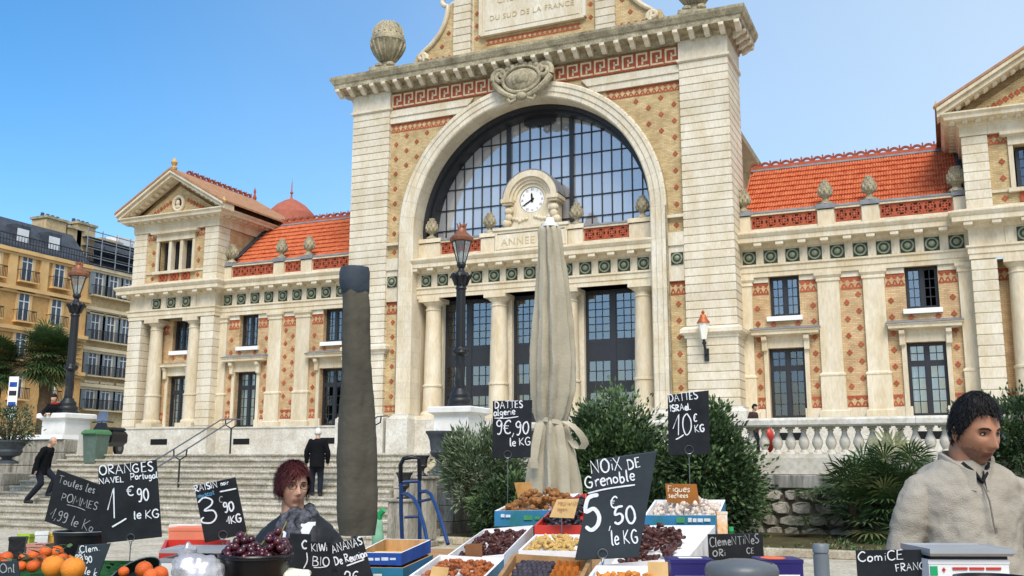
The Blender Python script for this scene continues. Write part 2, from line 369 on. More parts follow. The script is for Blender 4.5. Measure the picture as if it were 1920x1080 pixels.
# pine-cone finial
cb_ = MB()
cb_.lathe([(.30,0),(.30,.1),(.2,.13),(.12,.2),(.11,.27),(.2,.33),(.29,.42),(.33,.55),(.31,.7),(.24,.86),(.13,1.02),(.05,1.1),(.0,1.13)], n=14)
for k in range(5):
    for i in range(8):
        a = (i+.5*(k % 2))*math.pi/4; r = (.29,.325,.30,.235,.14)[k]; z = (.46,.58,.71,.85,1.0)[k]
        cb_.ball((r*math.cos(a), r*math.sin(a), z), .062-.006*k, .062-.006*k, .10, 6, 4)
CONE = cb_.mesh('pine_cone_finial', STONEG)
def chevron(x0, x1, y, z0, z1, parent=None):   # red zig-zag brick band
    h = z1-z0; b = S(); n = max(2, round((x1-x0)/.27)); c = (x1-x0)/n
    b.box(x0,x1,y-.014,y+.02,z1-.09*h/.5,z1); b.box(x0,x1,y-.014,y+.02,z0,z0+.07*h/.5)
    for i in range(n):
        xa = x0+c*i; m = xa+c/2
        b.prism([(xa,z1-.085*h/.5),(xa+c,z1-.085*h/.5),(m+c*.14,z1-.2*h/.5),(m-c*.14,z1-.2*h/.5)], 'y', y-.012, y+.015)
        b.prism([(xa,z0+.065*h/.5),(xa+c*.3,z0+.065*h/.5),(m,z0+.19*h/.5),(xa+c*.7,z0+.065*h/.5),(xa+c,z0+.065*h/.5),(m+c*.12,z0+.25*h/.5),(m-c*.12,z0+.25*h/.5)], 'y', y-.012, y+.015)
    b.build('brick_zigzag_band', RED, parent or ST)
def entab(path, xs_med, xs_trig, yf, z=0.0, xs_mut=None):
    # plan path of the wall face (left to right as seen), medallions, strips and mutules at given x
    b = S()
    b.mould([(0,8.3),(.05,8.3),(.05,8.5),(.09,8.52),(.09,8.76),(.15,8.79),(.15,8.87),(.02,8.89),(.02,9.56),(.1,9.6),(.16,9.7),(.2,9.74),(.58,9.78),(.6,9.8),(.6,10.0),(.64,10.03),(.72,10.16),(.72,10.22),(.3,10.36),(.12,10.38),(-.3,10.38)], path)
    e = b.build('entablature', STONE, ST)
    for x in xs_med: ob('medallion', MED, e, (x, yf-.02, 9.2+EYE))
    for x in xs_trig: ob('frieze_strip', TRIG, e, (x, yf-.02, 9.22+EYE))
    for x in (xs_mut if xs_mut is not None else xs_trig): ob('mutule', MUT, e, (x, yf-.14, 9.70+EYE))
    return e
def parapet(s, segs, peds, y, cones, ends):
    # segs: panel x ranges, peds: pedestal x ranges
    b = S(s); b.box(ends[0],ends[1],y-.02,y+.3,10.38,10.56); b.box(ends[0],ends[1],y+.02,y+.22,10.56,11.16)
    b.box(ends[0],ends[1],y-.1,y+.34,11.16,11.26)
    o = b.build('parapet', STONE, ST)
    c = S(s); c.prism([(y-.14,11.262),(y+.38,11.262),(y+.34,11.36),(y-.08,11.36)], 'x', ends[0], ends[1]); c.build('coping', LEAD, o)
    for (a, d) in peds:
        q = S(s); q.box(a,d,y-.1,y+.36,10.385,11.2); q.build('pedestal', STONE, o)
        q = S(s); q.prism([(y-.17,11.2),(y+.43,11.2),(y+.4,11.42),(y-.12,11.42)], 'x', a-.06, d+.06); q.build('pedestal_cap', LEAD if not ends[2] else STONE, o)
    for (a, d) in segs: panel(min(a*s,d*s), max(a*s,d*s), y, 10.575, 11.15, o)
    for x in cones: ob('pine_cone_finial', CONE, ST, (x*s, y+.13, 11.42+EYE), (0,0,rnd.uniform(0,6)), (.92,.92,1.02))
def column(x, y, z0, z1, r, zring):
    b = S(); h = z1-z0
    b.box(x-r*1.45,x+r*1.45,y-r*1.45,y+r*1.45,z0,z0+.22)
    b.lathe([(r*1.35,z0+.22),(r*1.38,z0+.3),(r*1.3,z0+.38),(r*1.12,z0+.44),(r*1.08,zring-.06),(r*1.18,zring-.03),(r*1.18,zring+.05),(r*1.02,zring+.08),(r,z0+h*.5),(r*.88,z1-.62),(r*.97,z1-.6),(r*.97,z1-.55),(r*.88,z1-.53),(r*.88,z1-.38),(r*1.2,z1-.25),(r*1.22,z1-.2)], (x,y,0), 24)
    b.box(x-r*1.32,x+r*1.32,y-r*1.32,y+r*1.32,z1-.2,z1); return b.build('column', STONE, ST)
def courses(s, x0, x1, y0, y1, z0, z1, n, name='stone_course', parent=None, m=None):
    h = (z1-z0)/n
    for k in range(n):
        b = S(s); j = .022; a, c = z0+h*k, z0+h*(k+1)
        b.loftz([(x0+.03,x1-.03,y0+.03,y1,a+j*.4),(x0,x1,y0,y1,a+j+.012),(x0,x1,y0,y1,c-j-.012),(x0+.03,x1-.03,y0+.03,y1,c-j*.4)])
        b.build(name, m or STONEW, parent or ST)

# ---------------------------------------------------------------- central block
RA, ZS = 6.2, 11.68
def arcpts(r, n=48, a0=0.0, a1=math.pi): return [(r*math.cos(a0+(a1-a0)*i/n), ZS+r*math.sin(a0+(a1-a0)*i/n)) for i in range(n+1)]
b = S()
for s in (1, -1):
    arc = [(s*x, z) for x, z in arcpts(6.9, 24, 0, math.pi/2)]
    poly = [(s*7.77,2.4),(s*6.9,2.4)] + arc + [(0,19.5),(s*7.77,19.5)]
    b.add([(x,.22,z) for x,z in poly], [tuple(range(len(poly)))], False)
b.build('brick_wall', BRICK, ST)
for s in (1, -1):
    b = S(s); b.box(7.8,9.94,.06,2.7,2.5,19.5); pier = b.build('corner_pier', STONE, ST)
    courses(s, 7.75, 10.0, 0, 2.74, 2.52, 5.55, 8, parent=pier); courses(s, 7.75, 10.0, 0, 2.74, 6.06, 18.42, 33, parent=pier)
    b = S(s); b.mould([(0,5.52),(.06,5.56),(.06,5.66),(.22,5.76),(.22,5.92),(.1,6.02),(0,6.06)], [(7.72,.3),(7.72,0),(10.0,0),(10.0,2.74)][::1]); b.build('string_course', STONEW, pier)
    b = S(s); b.mould([(0,18.40),(.1,18.46),(.1,18.56),(.02,18.6),(.02,19.47)], [(7.75,.3),(7.75,0),(10.0,0),(10.0,2.74)]); b.build('pier_block', STONEW, pier)
    b = S(s); b.loftz([(7.5,10.3,-.3,2.9,-.4),(7.5,10.3,-.3,2.9,2.3),(7.62,10.12,-.12,2.8,2.45),(7.62,10.12,-.12,2.8,2.53)]); b.build('plinth', WHITE_ST, pier)
    # pier side strips: medallion, square, bands between pier and arch
    ob('medallion', MED, ST, (s*7.4, .085, 9.2+EYE), (0,0,0), (.95,1,.95))
    b = S(s); b.box(7.0,7.76,.10,.25,8.18,9.86); b.box(6.98,7.76,.02,.25,9.80,9.95); b.box(7.0,7.76,.06,.25,9.955,10.42); b.box(6.98,7.76,.02,.25,11.1,11.24); b.build('stone_band', STONEW, ST)
    diamond(s*7.38, .2, 10.78); chevron(min(s*7.02,s*7.75), max(s*7.02,s*7.75), .22, 7.55, 8.17); chevron(min(s*7.02,s*7.75), max(s*7.02,s*7.75), .22, 2.62, 2.95)
    for k in range(6): diamond(s*7.38, .2, 3.4+.75*k)
    for k in range(7): diamond(s*7.42, .2, 11.75+.8*k)
    for c_, (x, k0, k1) in enumerate(((6.8,4,7),(6.2,5,7),(5.6,6,7),(5.0,7,7))):
        for k in range(k0, k1):
            z = 11.75+.8*k+(.4 if c_ % 2 == 0 else 0)
            if math.hypot(x, z-ZS) > 7.25 and z < 17.1: diamond(s*x, .2, z)
    for x in (5.9, 5.3, 4.7): 
        for z in (16.95, 16.55, 16.15):
            if math.hypot(x, z-ZS) > 7.25: pass
    # frieze under the cornice
    b = S(s); b.prism([(7.76,17.68),(3.5,17.68),(2.9,18.40),(7.76,18.40)], 'y', .1, .26); b.prism([(7.76,18.02),(3.2,18.02),(3.15,18.12),(7.76,18.12)], 'y', .04, .11); b.build('stone_band', STONEW, ST)
    chevron(min(s*4.1,s*7.74), max(s*4.1,s*7.74), .22, 17.2, 17.66)
# meander tiles
kb = MB(); cw, ch = .70, .84; kb.m = 0; kb.box(-cw/2,cw/2,-.02,.03,-ch/2,ch/2); kb.m = 1; t = .085
def kbar(x0,x1,z0,z1): kb.box(x0-cw/2,x1-cw/2,-.034,-.018,z0-ch/2,z1-ch/2)
kbar(.03,.03+t,.08,.80); kbar(.03+t,.50,.80-t,.80); kbar(.50,.50+t,.36,.80); kbar(.30,.50,.36,.36+t); kbar(.30,.30+t,.20,.36+t-.001+.12)
kbar(.03+t,.66,.08,.08+t)
KEY = kb.mesh('frieze_tile', [TERRA, mat('cream_tile', '#d8c6a0', .7, .1, 4)])
for s in (1, -1):
    for k in range(9):
        x = 7.38-.70*k
        if x > 1.2: ob('frieze_tile', KEY, ST, (s*x, .17, 18.92+EYE), (0,0,0), (1,1,.98))
# archivolt, voussoir by voussoir
AP = [(7.0,.2),(7.0,-.06),(6.93,-.13),(6.78,-.13),(6.75,-.08),(6.5,-.08),(6.46,-.03),(6.26,-.03),(RA,.03),(RA,1.05)]
def archseg(name, pts, mats, prof, parent):     # pts: list of (dirx, dirz, basez) stations
    b = S(); P_ = []; m = len(prof); fs = []
    for (dx, dz_, bz) in pts:
        for (r, y) in prof: P_.append((dx*r, y, bz+dz_*r))
    for i in range(len(pts)-1):
        for k in range(m-1): fs.append((i*m+k, i*m+k+1, i*m+m+k+1, i*m+m+k))
    fs += [tuple(range(m)), tuple(range((len(pts)-1)*m, len(pts)*m))[::-1]]
    b.add(P_, fs, True); o = b.build(name, mats, parent); return o
arch = archseg('arch_backing', [(-1,0,.4+(ZS-.4)*i/4) for i in range(4)]+[(-math.cos(a),math.sin(a),ZS) for a in [math.pi*i/40 for i in range(41)]]+[(1,0,ZS-(ZS-.4)*i/4) for i in range(1,5)], STONEG, [(r+.012, y+.012) for r, y in AP], ST)
NV = 26
for k in range(NV):
    a0, a1 = math.pi*k/NV+.0008, math.pi*(k+1)/NV-.0008
    archseg('voussoir', [(math.cos(a0+(a1-a0)*i/3), math.sin(a0+(a1-a0)*i/3), ZS) for i in range(4)], STONEW, AP, arch)
nj = 12; z0 = 2.5
for s in (1, -1):
    for k in range(nj):
        a, c = z0+(ZS-z0)*k/nj, z0+(ZS-z0)*(k+1)/nj
        archseg('jamb_stone', [(s,0,a+.003),(s,0,c-.003)] if s < 0 else [(s,0,c-.003),(s,0,a+.003)], STONEW, AP, arch)
    b = S(s); b.loftz([(6.1,7.3,-.35,1.1,-.4),(6.1,7.3,-.35,1.1,2.25),(6.17,7.08,-.18,1.05,2.42),(6.17,7.08,-.18,1.05,2.5)]); b.build('plinth', WHITE_ST, arch)
    b = S(s); b.box(6.19,6.21,1.0,2.2,.3,11.7); b.build('jamb_lining', STONE, ST)
# iron frame and glass
GY = 2.0
st_ = [(-1,0,9.5),(-1,0,ZS)]+[(-math.cos(a),math.sin(a),ZS) for a in [math.pi*i/48 for i in range(1,48)]]+[(1,0,ZS),(1,0,9.5)]
fr = archseg('arch_window_frame', st_, FRAME, [(6.22,1.03),(6.0,1.03),(5.98,1.35),(5.86,1.35),(5.82,GY+.15),(6.1,GY+.15)], ST)
b = S(); n = 9
b.prism([(x, z) for x, z in [(-.85,17.52),(.85,17.52)]]+[(.85-.85*2*i/24, 17.22-.07*abs(math.sin(i*math.pi/4))-.12*math.sin(math.pi*i/24)) for i in range(25)], 'y', 1.85, 1.95); b.build('crest_ornament', FRAME, fr)
circ = arcpts(5.84, 60)
def clip(poly):
    def inside(p): return p[1] < ZS or math.hypot(p[0], p[1]-ZS) <= 5.84
    out = []
    N_ = 8; dens = []
    for i in range(len(poly)):
        a, c = poly[i], poly[(i+1) % len(poly)]
        for k in range(N_): dens.append((a[0]+(c[0]-a[0])*k/N_, a[1]+(c[1]-a[1])*k/N_))
    for i in range(len(dens)):
        p, q = dens[i-1], dens[i]
        if inside(p) != inside(q):
            lo, hi = (p, q) if inside(p) else (q, p)
            for _ in range(18):
                m_ = ((lo[0]+hi[0])/2, (lo[1]+hi[1])/2)
                if inside(m_): lo = m_
                else: hi = m_
            out.append(lo)
        if inside(q): out.append(q)
    return out
vx = [-1.72+3.44*i/6 for i in range(7)]; vx = [-1.72-.515*i for i in range(8,0,-1)] + vx + [1.72+.515*i for i in range(1,9)]
hz = [9.9+1.085*i for i in range(9)]
bars = S()
for x in vx:
    zt = ZS+math.sqrt(max(0, 5.88**2-x*x)); t = .10 if abs(abs(x)-1.72) < .01 else .026
    bars.box(x-t,x+t,GY-.05-(.12 if t > .05 else 0),GY+.06,9.7,zt)
for z in hz[1:]:
    xw = 5.86 if z < ZS else math.sqrt(max(.01, 5.86**2-(z-ZS)**2)); bars.box(-xw,xw,GY-.043,GY+.05,z-.028,z+.028)
bars.build('glazing_bars', FRAME, fr)
for i in range(len(vx)-1):
    for j in range(len(hz)):
        z0, z1 = hz[j], (hz[j+1] if j+1 < len(hz) else 19)
        pl = clip([(vx[i],z0),(vx[i+1],z0),(vx[i+1],z1),(vx[i],z1)])
        if len(pl) < 3: continue
        ta, tb_ = rnd.uniform(-.011,.011), rnd.uniform(-.011,.011); cx = (vx[i]+vx[i+1])/2; cz = (z0+z1)/2
        q = S(); q.add([(x, GY+.01+(x-cx)*ta+(z-cz)*tb_, z) for x, z in pl], [tuple(range(len(pl)))], False); q.build('pane', GLASSB, fr)
h = S(); p = [(-6.3,2.3,.3),(6.3,2.3,.3),(6.3,9,.3),(-6.3,9,.3),(-6.3,2.3,18.2),(6.3,2.3,18.2),(6.3,9,18.2),(-6.3,9,18.2)]
h.add(p, [(0,1,2,3),(4,5,6,7),(1,2,6,5),(2,3,7,6),(3,0,4,7)], False); hall = h.build('hall_interior', HALLM, ST)
TUBE = emit('lit_tube', (1,.93,.8), 1.6)
for (px, py, qx, qy) in ((884,265,930,300),(855,430,880,440),(905,410,918,428),(1118,402,1150,436),(1076,370,1118,400),(1165,375,1190,400)):
    a, c = PY(px,py,4.2), PY(qx,qy,4.2+.1); b = MB(); b.tube([a, c], .045, 6); b.build('fluorescent_tube', TUBE, hall)

# portico: entablature, parapet, columns, doors
mx = [-5.7+.95*i for i in range(13)]
entab([(-6.25,.62),(6.25,.62)], mx, [x+.475 for x in mx[:-1]]+[-6.12,6.12], .62)
for x in (-5.5,-1.86,1.86,5.5): column(x, 1.08, 2.2, 8.32, .44, 3.9)
b = S()
for x0, x1 in ((-6.2,-5.17),(-2.42,-1.35),(1.35,2.42),(5.17,6.2)): b.box(x0,x1,1.5,2.3,1.2,8.32)
b.build('door_jambs', STONEW, ST)
b = S()
for x in (-5.5,-1.86,1.86,5.5): b.box(x-.75,x+.75,.42,2.0,-.4,2.19)
b.box(-6.1,6.1,1.55,2.2,-.4,1.0); b.build('column_plinth', WHITE_ST, ST)
for x0, x1 in ((-5.17,-2.42),(-1.35,1.35),(2.42,5.17)):
    window(1, x0, x1, 1.0, 8.31, 1.75, [(1.3,2.3,0),(2.5,3.4,2),(3.6,3.75,0),(3.95,4.9,2),(5.1,5.75,0),(5.95,8.1,6)], 2, 3, GLASS, False, 'glazed_door', .26, .04, .008)
parapet(1, [(-4.95,-2.75),(2.75,4.95)], [(-6.2,-5.0),(-2.7,-1.95),(1.95,2.7),(5.0,6.2)], .78, [-5.6,-2.32,2.32,5.6], (-6.2,6.2,True))
b = S(); b.box(-1.92,1.92,.66,1.2,10.385,11.45); b.box(-2.0,2.0,.58,1.25,11.45,11.58)
tab = b.build('date_tablet', STONEW, ST)
def text(body, size, loc, parent, m, name='lettering', extr=.012, align='CENTER', rot=(math.pi/2,0,0), sx=1.0):
    c = bpy.data.curves.new(name, 'FONT'); c.body = body; c.size = size; c.extrude = extr; c.align_x = align; c.space_character = 1.12; c.resolution_u = 3
    o = bpy.data.objects.new(name, c); dg = bpy.context.evaluated_depsgraph_get(); me = bpy.data.meshes.new_from_object(o)
    bpy.data.objects.remove(o); me.name = name; me.materials.clear(); me.materials.append(m)
    return ob(name, me, parent, loc, rot, (sx,1,1))
ENGR = mat('engraved_stone', '#c4b48f', .9, .1, 5)
text('ANNEE 1892', .52, (0, .655, 10.68+EYE), tab, ENGR)
b = S(); b.box(-1.8,1.8,.63,.67,11.3,11.36); b.box(-1.8,1.8,.63,.67,10.5,10.56); b.box(-1.86,-1.8,.63,.67,10.5,11.36); b.box(1.8,1.86,.63,.67,10.5,11.36); b.build('tablet_frame', STONE, tab)
# clock aedicule
CX, CZ, CY = 0.0, 12.93, .95
ck = root('station_clock', (CX, CY, 11.58+EYE), 'round white station clock with black hands in a carved stone surround above the parapet', 'clock', world=True)
def ringprism(b, r0, r1, y0, y1, a0=0, a1=2*math.pi, n=32, cz=CZ):
    pr = [(r0,y0),(r1,y0),(r1,y1),(r0,y1)]; P_ = []; fs = []
    for i in range(n+1):
        a = a0+(a1-a0)*i/n
        for r, y in pr: P_.append((CX+r*math.cos(a), y, cz+r*math.sin(a)))
    for i in range(n):
        for k in range(4): fs.append((i*4+k, i*4+(k+1) % 4, i*4+4+(k+1) % 4, i*4+4+k))
    fs += [(0,1,2,3), tuple(n*4+k for k in (3,2,1,0))]; b.add(P_, fs, True)
b = S()
ringprism(b, 1.12, 1.42, CY-.42, CY+.5, 0, math.pi); ringprism(b, .98, 1.13, CY-.30, CY+.5, 0, math.pi); ringprism(b, .84, .99, CY-.2, CY+.5, 0, math.pi); ringprism(b, .66, .85, CY-.1, CY+.5)
b.prism([(-1.35,11.58),(1.35,11.58),(1.35,12.93),(.85,12.93)]+[(.85*math.cos(a), CZ+.85*math.sin(a)) for a in [-math.pi*i/14 for i in range(1,14)]]+[(-.85,12.93),(-1.35,12.93)], 'y', CY-.14, CY+.5)
for s in (1,-1):
    b.box(s*1.22-.3,s*1.22+.3,CY-.5,CY+.55,12.82,13.0); b.box(s*1.22-.24,s*1.22+.24,CY-.42,CY+.5,12.7,12.83)
    b.ball((s*1.2,CY-.22,12.42), .25,.16,.2); b.ball((s*1.2,CY-.22,12.1), .2,.14,.22); b.ball((s*1.3,CY-.2,11.82), .26,.16,.2)
    for q in range(5): b.ball((s*(.25+.17*q), CY-.2, 11.98-.07*(2-abs(q-2))+rnd.uniform(-.05,.05)), .13,.12,.1)
    b.tube([(s*(1.05+.12*math.cos(a)*(1-a/14)), CY-.26, 12.45+.16*math.sin(a)*(1-a/14)) for a in [i*.6 for i in range(18)]], .05, 6)
b.prism([(-1.0,11.62),(1.0,11.62),(.9,11.95),(0,12.06),(-.9,11.95)], 'y', CY-.22, CY-.1)
part(b, 'clock_surround', STONE, ck)
b = S(); ringprism(b, 1.42, 1.5, CY-.38, CY+.7, .12, math.pi-.12); part(b, 'zinc_hood', LEAD, ck)
b = S(); b.prism([(CX+.66*math.cos(a), CZ+.66*math.sin(a)) for a in [2*math.pi*i/40 for i in range(40)]], 'y', CY-.06, CY+.05); face = part(b, 'clock_face', PAINTW, ck)
BLK = mat('black_enamel', '#101113', .5, 0)
for k, nm in enumerate(('XII','I','II','III','IIII','V','VI','VII','VIII','IX','X','XI')):
    a = math.pi/2-k*math.pi/6; o = text(nm, .17, (CX+.53*math.cos(a), CY-.065, CZ+.53*math.sin(a)-.06+EYE), face, BLK, 'numeral', .004, sx=.7)
b = S(); ringprism(b, .645, .675, CY-.09, CY-.04); part(b, 'clock_rim', BLK, ck)
def hand(a, L_, w_, nm):
    d = Vector((math.sin(a),0,math.cos(a))); n_ = Vector((math.cos(a),0,-math.sin(a))); c = Vector((CX,0,CZ)); b = S()
    pts = [c-d*.12-n_*w_, c-d*.12+n_*w_, c+d*L_*.75+n_*w_*.9, c+d*L_, c+d*L_*.75-n_*w_*.9]
    b.prism([(p_.x,p_.z) for p_ in pts], 'y', CY-.1, CY-.075); b.build(nm, BLK, ck)
hand(R(-4), .36, .05, 'hour_hand'); hand(R(240), .56, .035, 'minute_hand')
# great cornice
bed = [(-10,2.74),(-10,0),(10,0),(10,2.74)]
b = S(); b.mould([(-.2,19.42),(.06,19.42),(.1,19.55),(.2,19.6),(.24,19.72),(.78,19.76),(.80,20.0),(.86,20.03),(.98,20.25),(1.0,20.38),(.9,20.42),(-.5,20.62)], [(-10,2.74),(-10,.06),(10,.06),(10,2.74)])
b.box(-9.8,9.8,.1,2.7,19.5,20.55)
gc = b.build('cornice', STONEG, ST)
bb = MB(); bb.prism([(.0,.13),(-.56,.13),(-.56,.0),(-.5,-.04),(-.36,-.06),(-.16,-.2),(.0,-.24)], 'x', -.12, .12); BRK = bb.mesh('modillion', STONEW)
for i in range(31):
    x = -10.6+21.2*i/30; ob('modillion', BRK, gc, (x, -.17+.0, 19.64+EYE))
for k in range(4):
    for s in (1,-1): ob('modillion', BRK, gc, (s*10.22, .45+.7*k, 19.64+EYE), (0,0,s*math.pi/2))
# attic tablet, scrolls and urns
AY = .9
b = S(); b.box(-4.6,4.6,AY-.2,2.2,20.5,21.02); b.box(-3.45,3.45,AY+.12,2.0,21.02,25.2); att = b.build('attic', STONEW, ST)
b = S(); b.box(-3.32,3.32,AY+.06,AY+.2,21.3,25.2); b.build('attic_brick', BRICK, att)
for s in (1,-1):
    courses(s, 3.45, 4.45, AY-.12, 2.0, 21.02, 25.2, 10, parent=att)
    b = S(s); prof = [(4.45,21.02),(6.75,21.02),(6.85,21.35),(6.7,21.75)]
    for i in range(13):
        a = math.pi*1.5+ -i*math.pi/2/12*1.0; t_ = i/12; prof.append((4.85+1.45*(1-t_)**2.1, 21.75+2.35*t_**1.15))
    prof += [(4.45,24.15)]; b.prism(prof, 'y', AY+.05, 1.9); sc = b.build('scroll_wing', BRICK, att)
    b = S(s); pth = [(6.35+.32*math.cos(a)*(1-.09*i), AY-.02, 21.45+.32*math.sin(a)*(1-.09*i)) for i, a in enumerate([4.2-.7*k for k in range(10)])][::-1]
    pth += [(4.85+1.45*(1-i/12)**2.1, AY-.02, 21.78+2.35*(i/12)**1.15) for i in range(13)]+[(4.9+.28*math.sin(a), AY-.02, 24.42-.28*math.cos(a)) for a in [.3+.5*q for q in range(9)]]
    b.tube(pth, .13, 8); b.tube([(x,y+.9,z) for x,y,z in pth], .13, 8); b.build('scroll_moulding', STONE, sc)
    for k in range(5): diamond(s*(4.75+.36*k), AY+.03, 21.25)
    diamond(s*5.2, AY+.03, 21.9); diamond(s*4.8, AY+.03, 22.6)
b = S(); b.box(-2.85,2.85,AY-.10,AY+.1,22.1,25.2); b.box(-2.85,2.85,AY-.18,AY+.05,21.97,22.11); b.box(-2.95,-2.75,AY-.16,AY+.06,22.05,25.2); b.box(2.75,2.95,AY-.16,AY+.06,22.05,25.2); b.box(-2.6,2.6,AY-.13,AY-.02,22.25,25.2); tb2 = b.build('name_tablet', STONEW, att)
text('DU SUD DE LA FRANCE', .40, (0, AY-.142, 22.75+EYE), tb2, ENGR); text('CHEMINS DE FER', .46, (0, AY-.142, 23.65+EYE), tb2, ENGR)
chevron(-2.6, 2.6, AY+.05, 21.5, 21.82, att)
for s in (1,-1):
    for z in (22.0,22.7,23.4): diamond(s*3.15, AY+.05, z)
ubx = MB(); ubx.box(-.75,.75,-.6,.6,0,.2)
ubx.lathe([(.42,.2),(.44,.34),(.3,.42),(.24,.55),(.26,.68),(.42,.85),(.62,1.2),(.75,1.55),(.80,1.75),(.85,1.8),(.85,1.98),(.76,2.02),(.78,2.12),(.74,2.2),(.72,2.4),(.63,2.68),(.45,2.9),(.22,3.04),(.07,3.09),(0,3.12)], n=24)
for i in range(16):
    a = i*math.pi/8; ubx.tube([(r*math.cos(a),r*math.sin(a),z) for r,z in ((.30,.72),(.46,.9),(.66,1.22),(.79,1.55),(.83,1.74))], .065, 5)
    ubx.tube([(r*math.cos(a),r*math.sin(a),z) for r,z in ((.745,2.22),(.725,2.42),(.63,2.7),(.42,2.94))], .05, 5)
for i in range(4): a = i*math.pi/2+.6; ubx.ball((.42*math.cos(a),.42*math.sin(a),.42), .22,.22,.16, 8,5)
URN = ubx.mesh('stone_urn', STONEG)
for s in (1,-1): ob('stone_urn', URN, ST, (s*8.42, .75, 20.80+EYE), (0,0,.3), (1.12,1.12,.99)); b = S(s); b.box(7.45,9.4,-.05,1.6,20.4,20.81); b.build('urn_pedestal', STONEG, ST)
# cartouche over the arch
b = S(); c0 = Vector((0,-.35,18.72))
b.ball(c0, .95,.34,.62, 20, 12)
def spiral(cx, cz, r, turns, s, start): return [(cx+s*r*(1-t/turns*.82)*math.cos(start+t*2*math.pi), -.42, cz+r*(1-t/turns*.82)*math.sin(start+t*2*math.pi)) for t in [turns*i/28 for i in range(29)]]
for s in (1,-1):
    b.tube([(s*.1,-.38,17.9),(s*.45,-.42,17.88),(s*.9,-.42,18.1),(s*1.25,-.42,18.4),(s*1.55,-.42,18.75)], [.1,.14,.16,.16,.15], 8)
    b.tube(spiral(s*1.18, 19.02, .42, 1.7, s, -.5), .13, 8)
    b.tube([(s*.3,-.4,17.75),(s*.6,-.42,17.6),(s*.75,-.42,17.8)], .1, 7)
    for q in range(4): b.ball((s*(.2+.28*q), -.42, 19.45-.05*q*q*.5), .17,.15,.16, 8,6)
b.tube([(math.cos(a)*.98, -.5, 18.72+.66*math.sin(a)) for a in [2*math.pi*i/30 for i in range(31)]], .09, 7, cap=False)
b.ball((0,-.45,17.85), .3,.2,.22); b.ball((0,-.66,18.75), .35,.12,.3); b.ball((-.3,-.6,18.7), .2,.12,.3); b.ball((.3,-.6,18.68), .2,.12,.26)
b.build('cartouche', STONEG, ST)
# hall roof behind the central block
b = S(); b.prism([(-8.6,17.6),(8.6,17.6),(0,20.4)], 'y', 2.75, 26); b.build('hall_roof', LEAD, ST)
b = S(); b.box(-8.0,8.0,2.76,26,9,17.45); b.build('hall_wall', BRICKP, ST)
for s in (1,-1):
    b = S(s); b.prism([(8.0,17.3),(8.9,17.45),(9.0,17.62),(8.9,17.75),(8.0,17.75)], 'y', 2.78, 26); b.build('hall_eaves', STONE, ST)

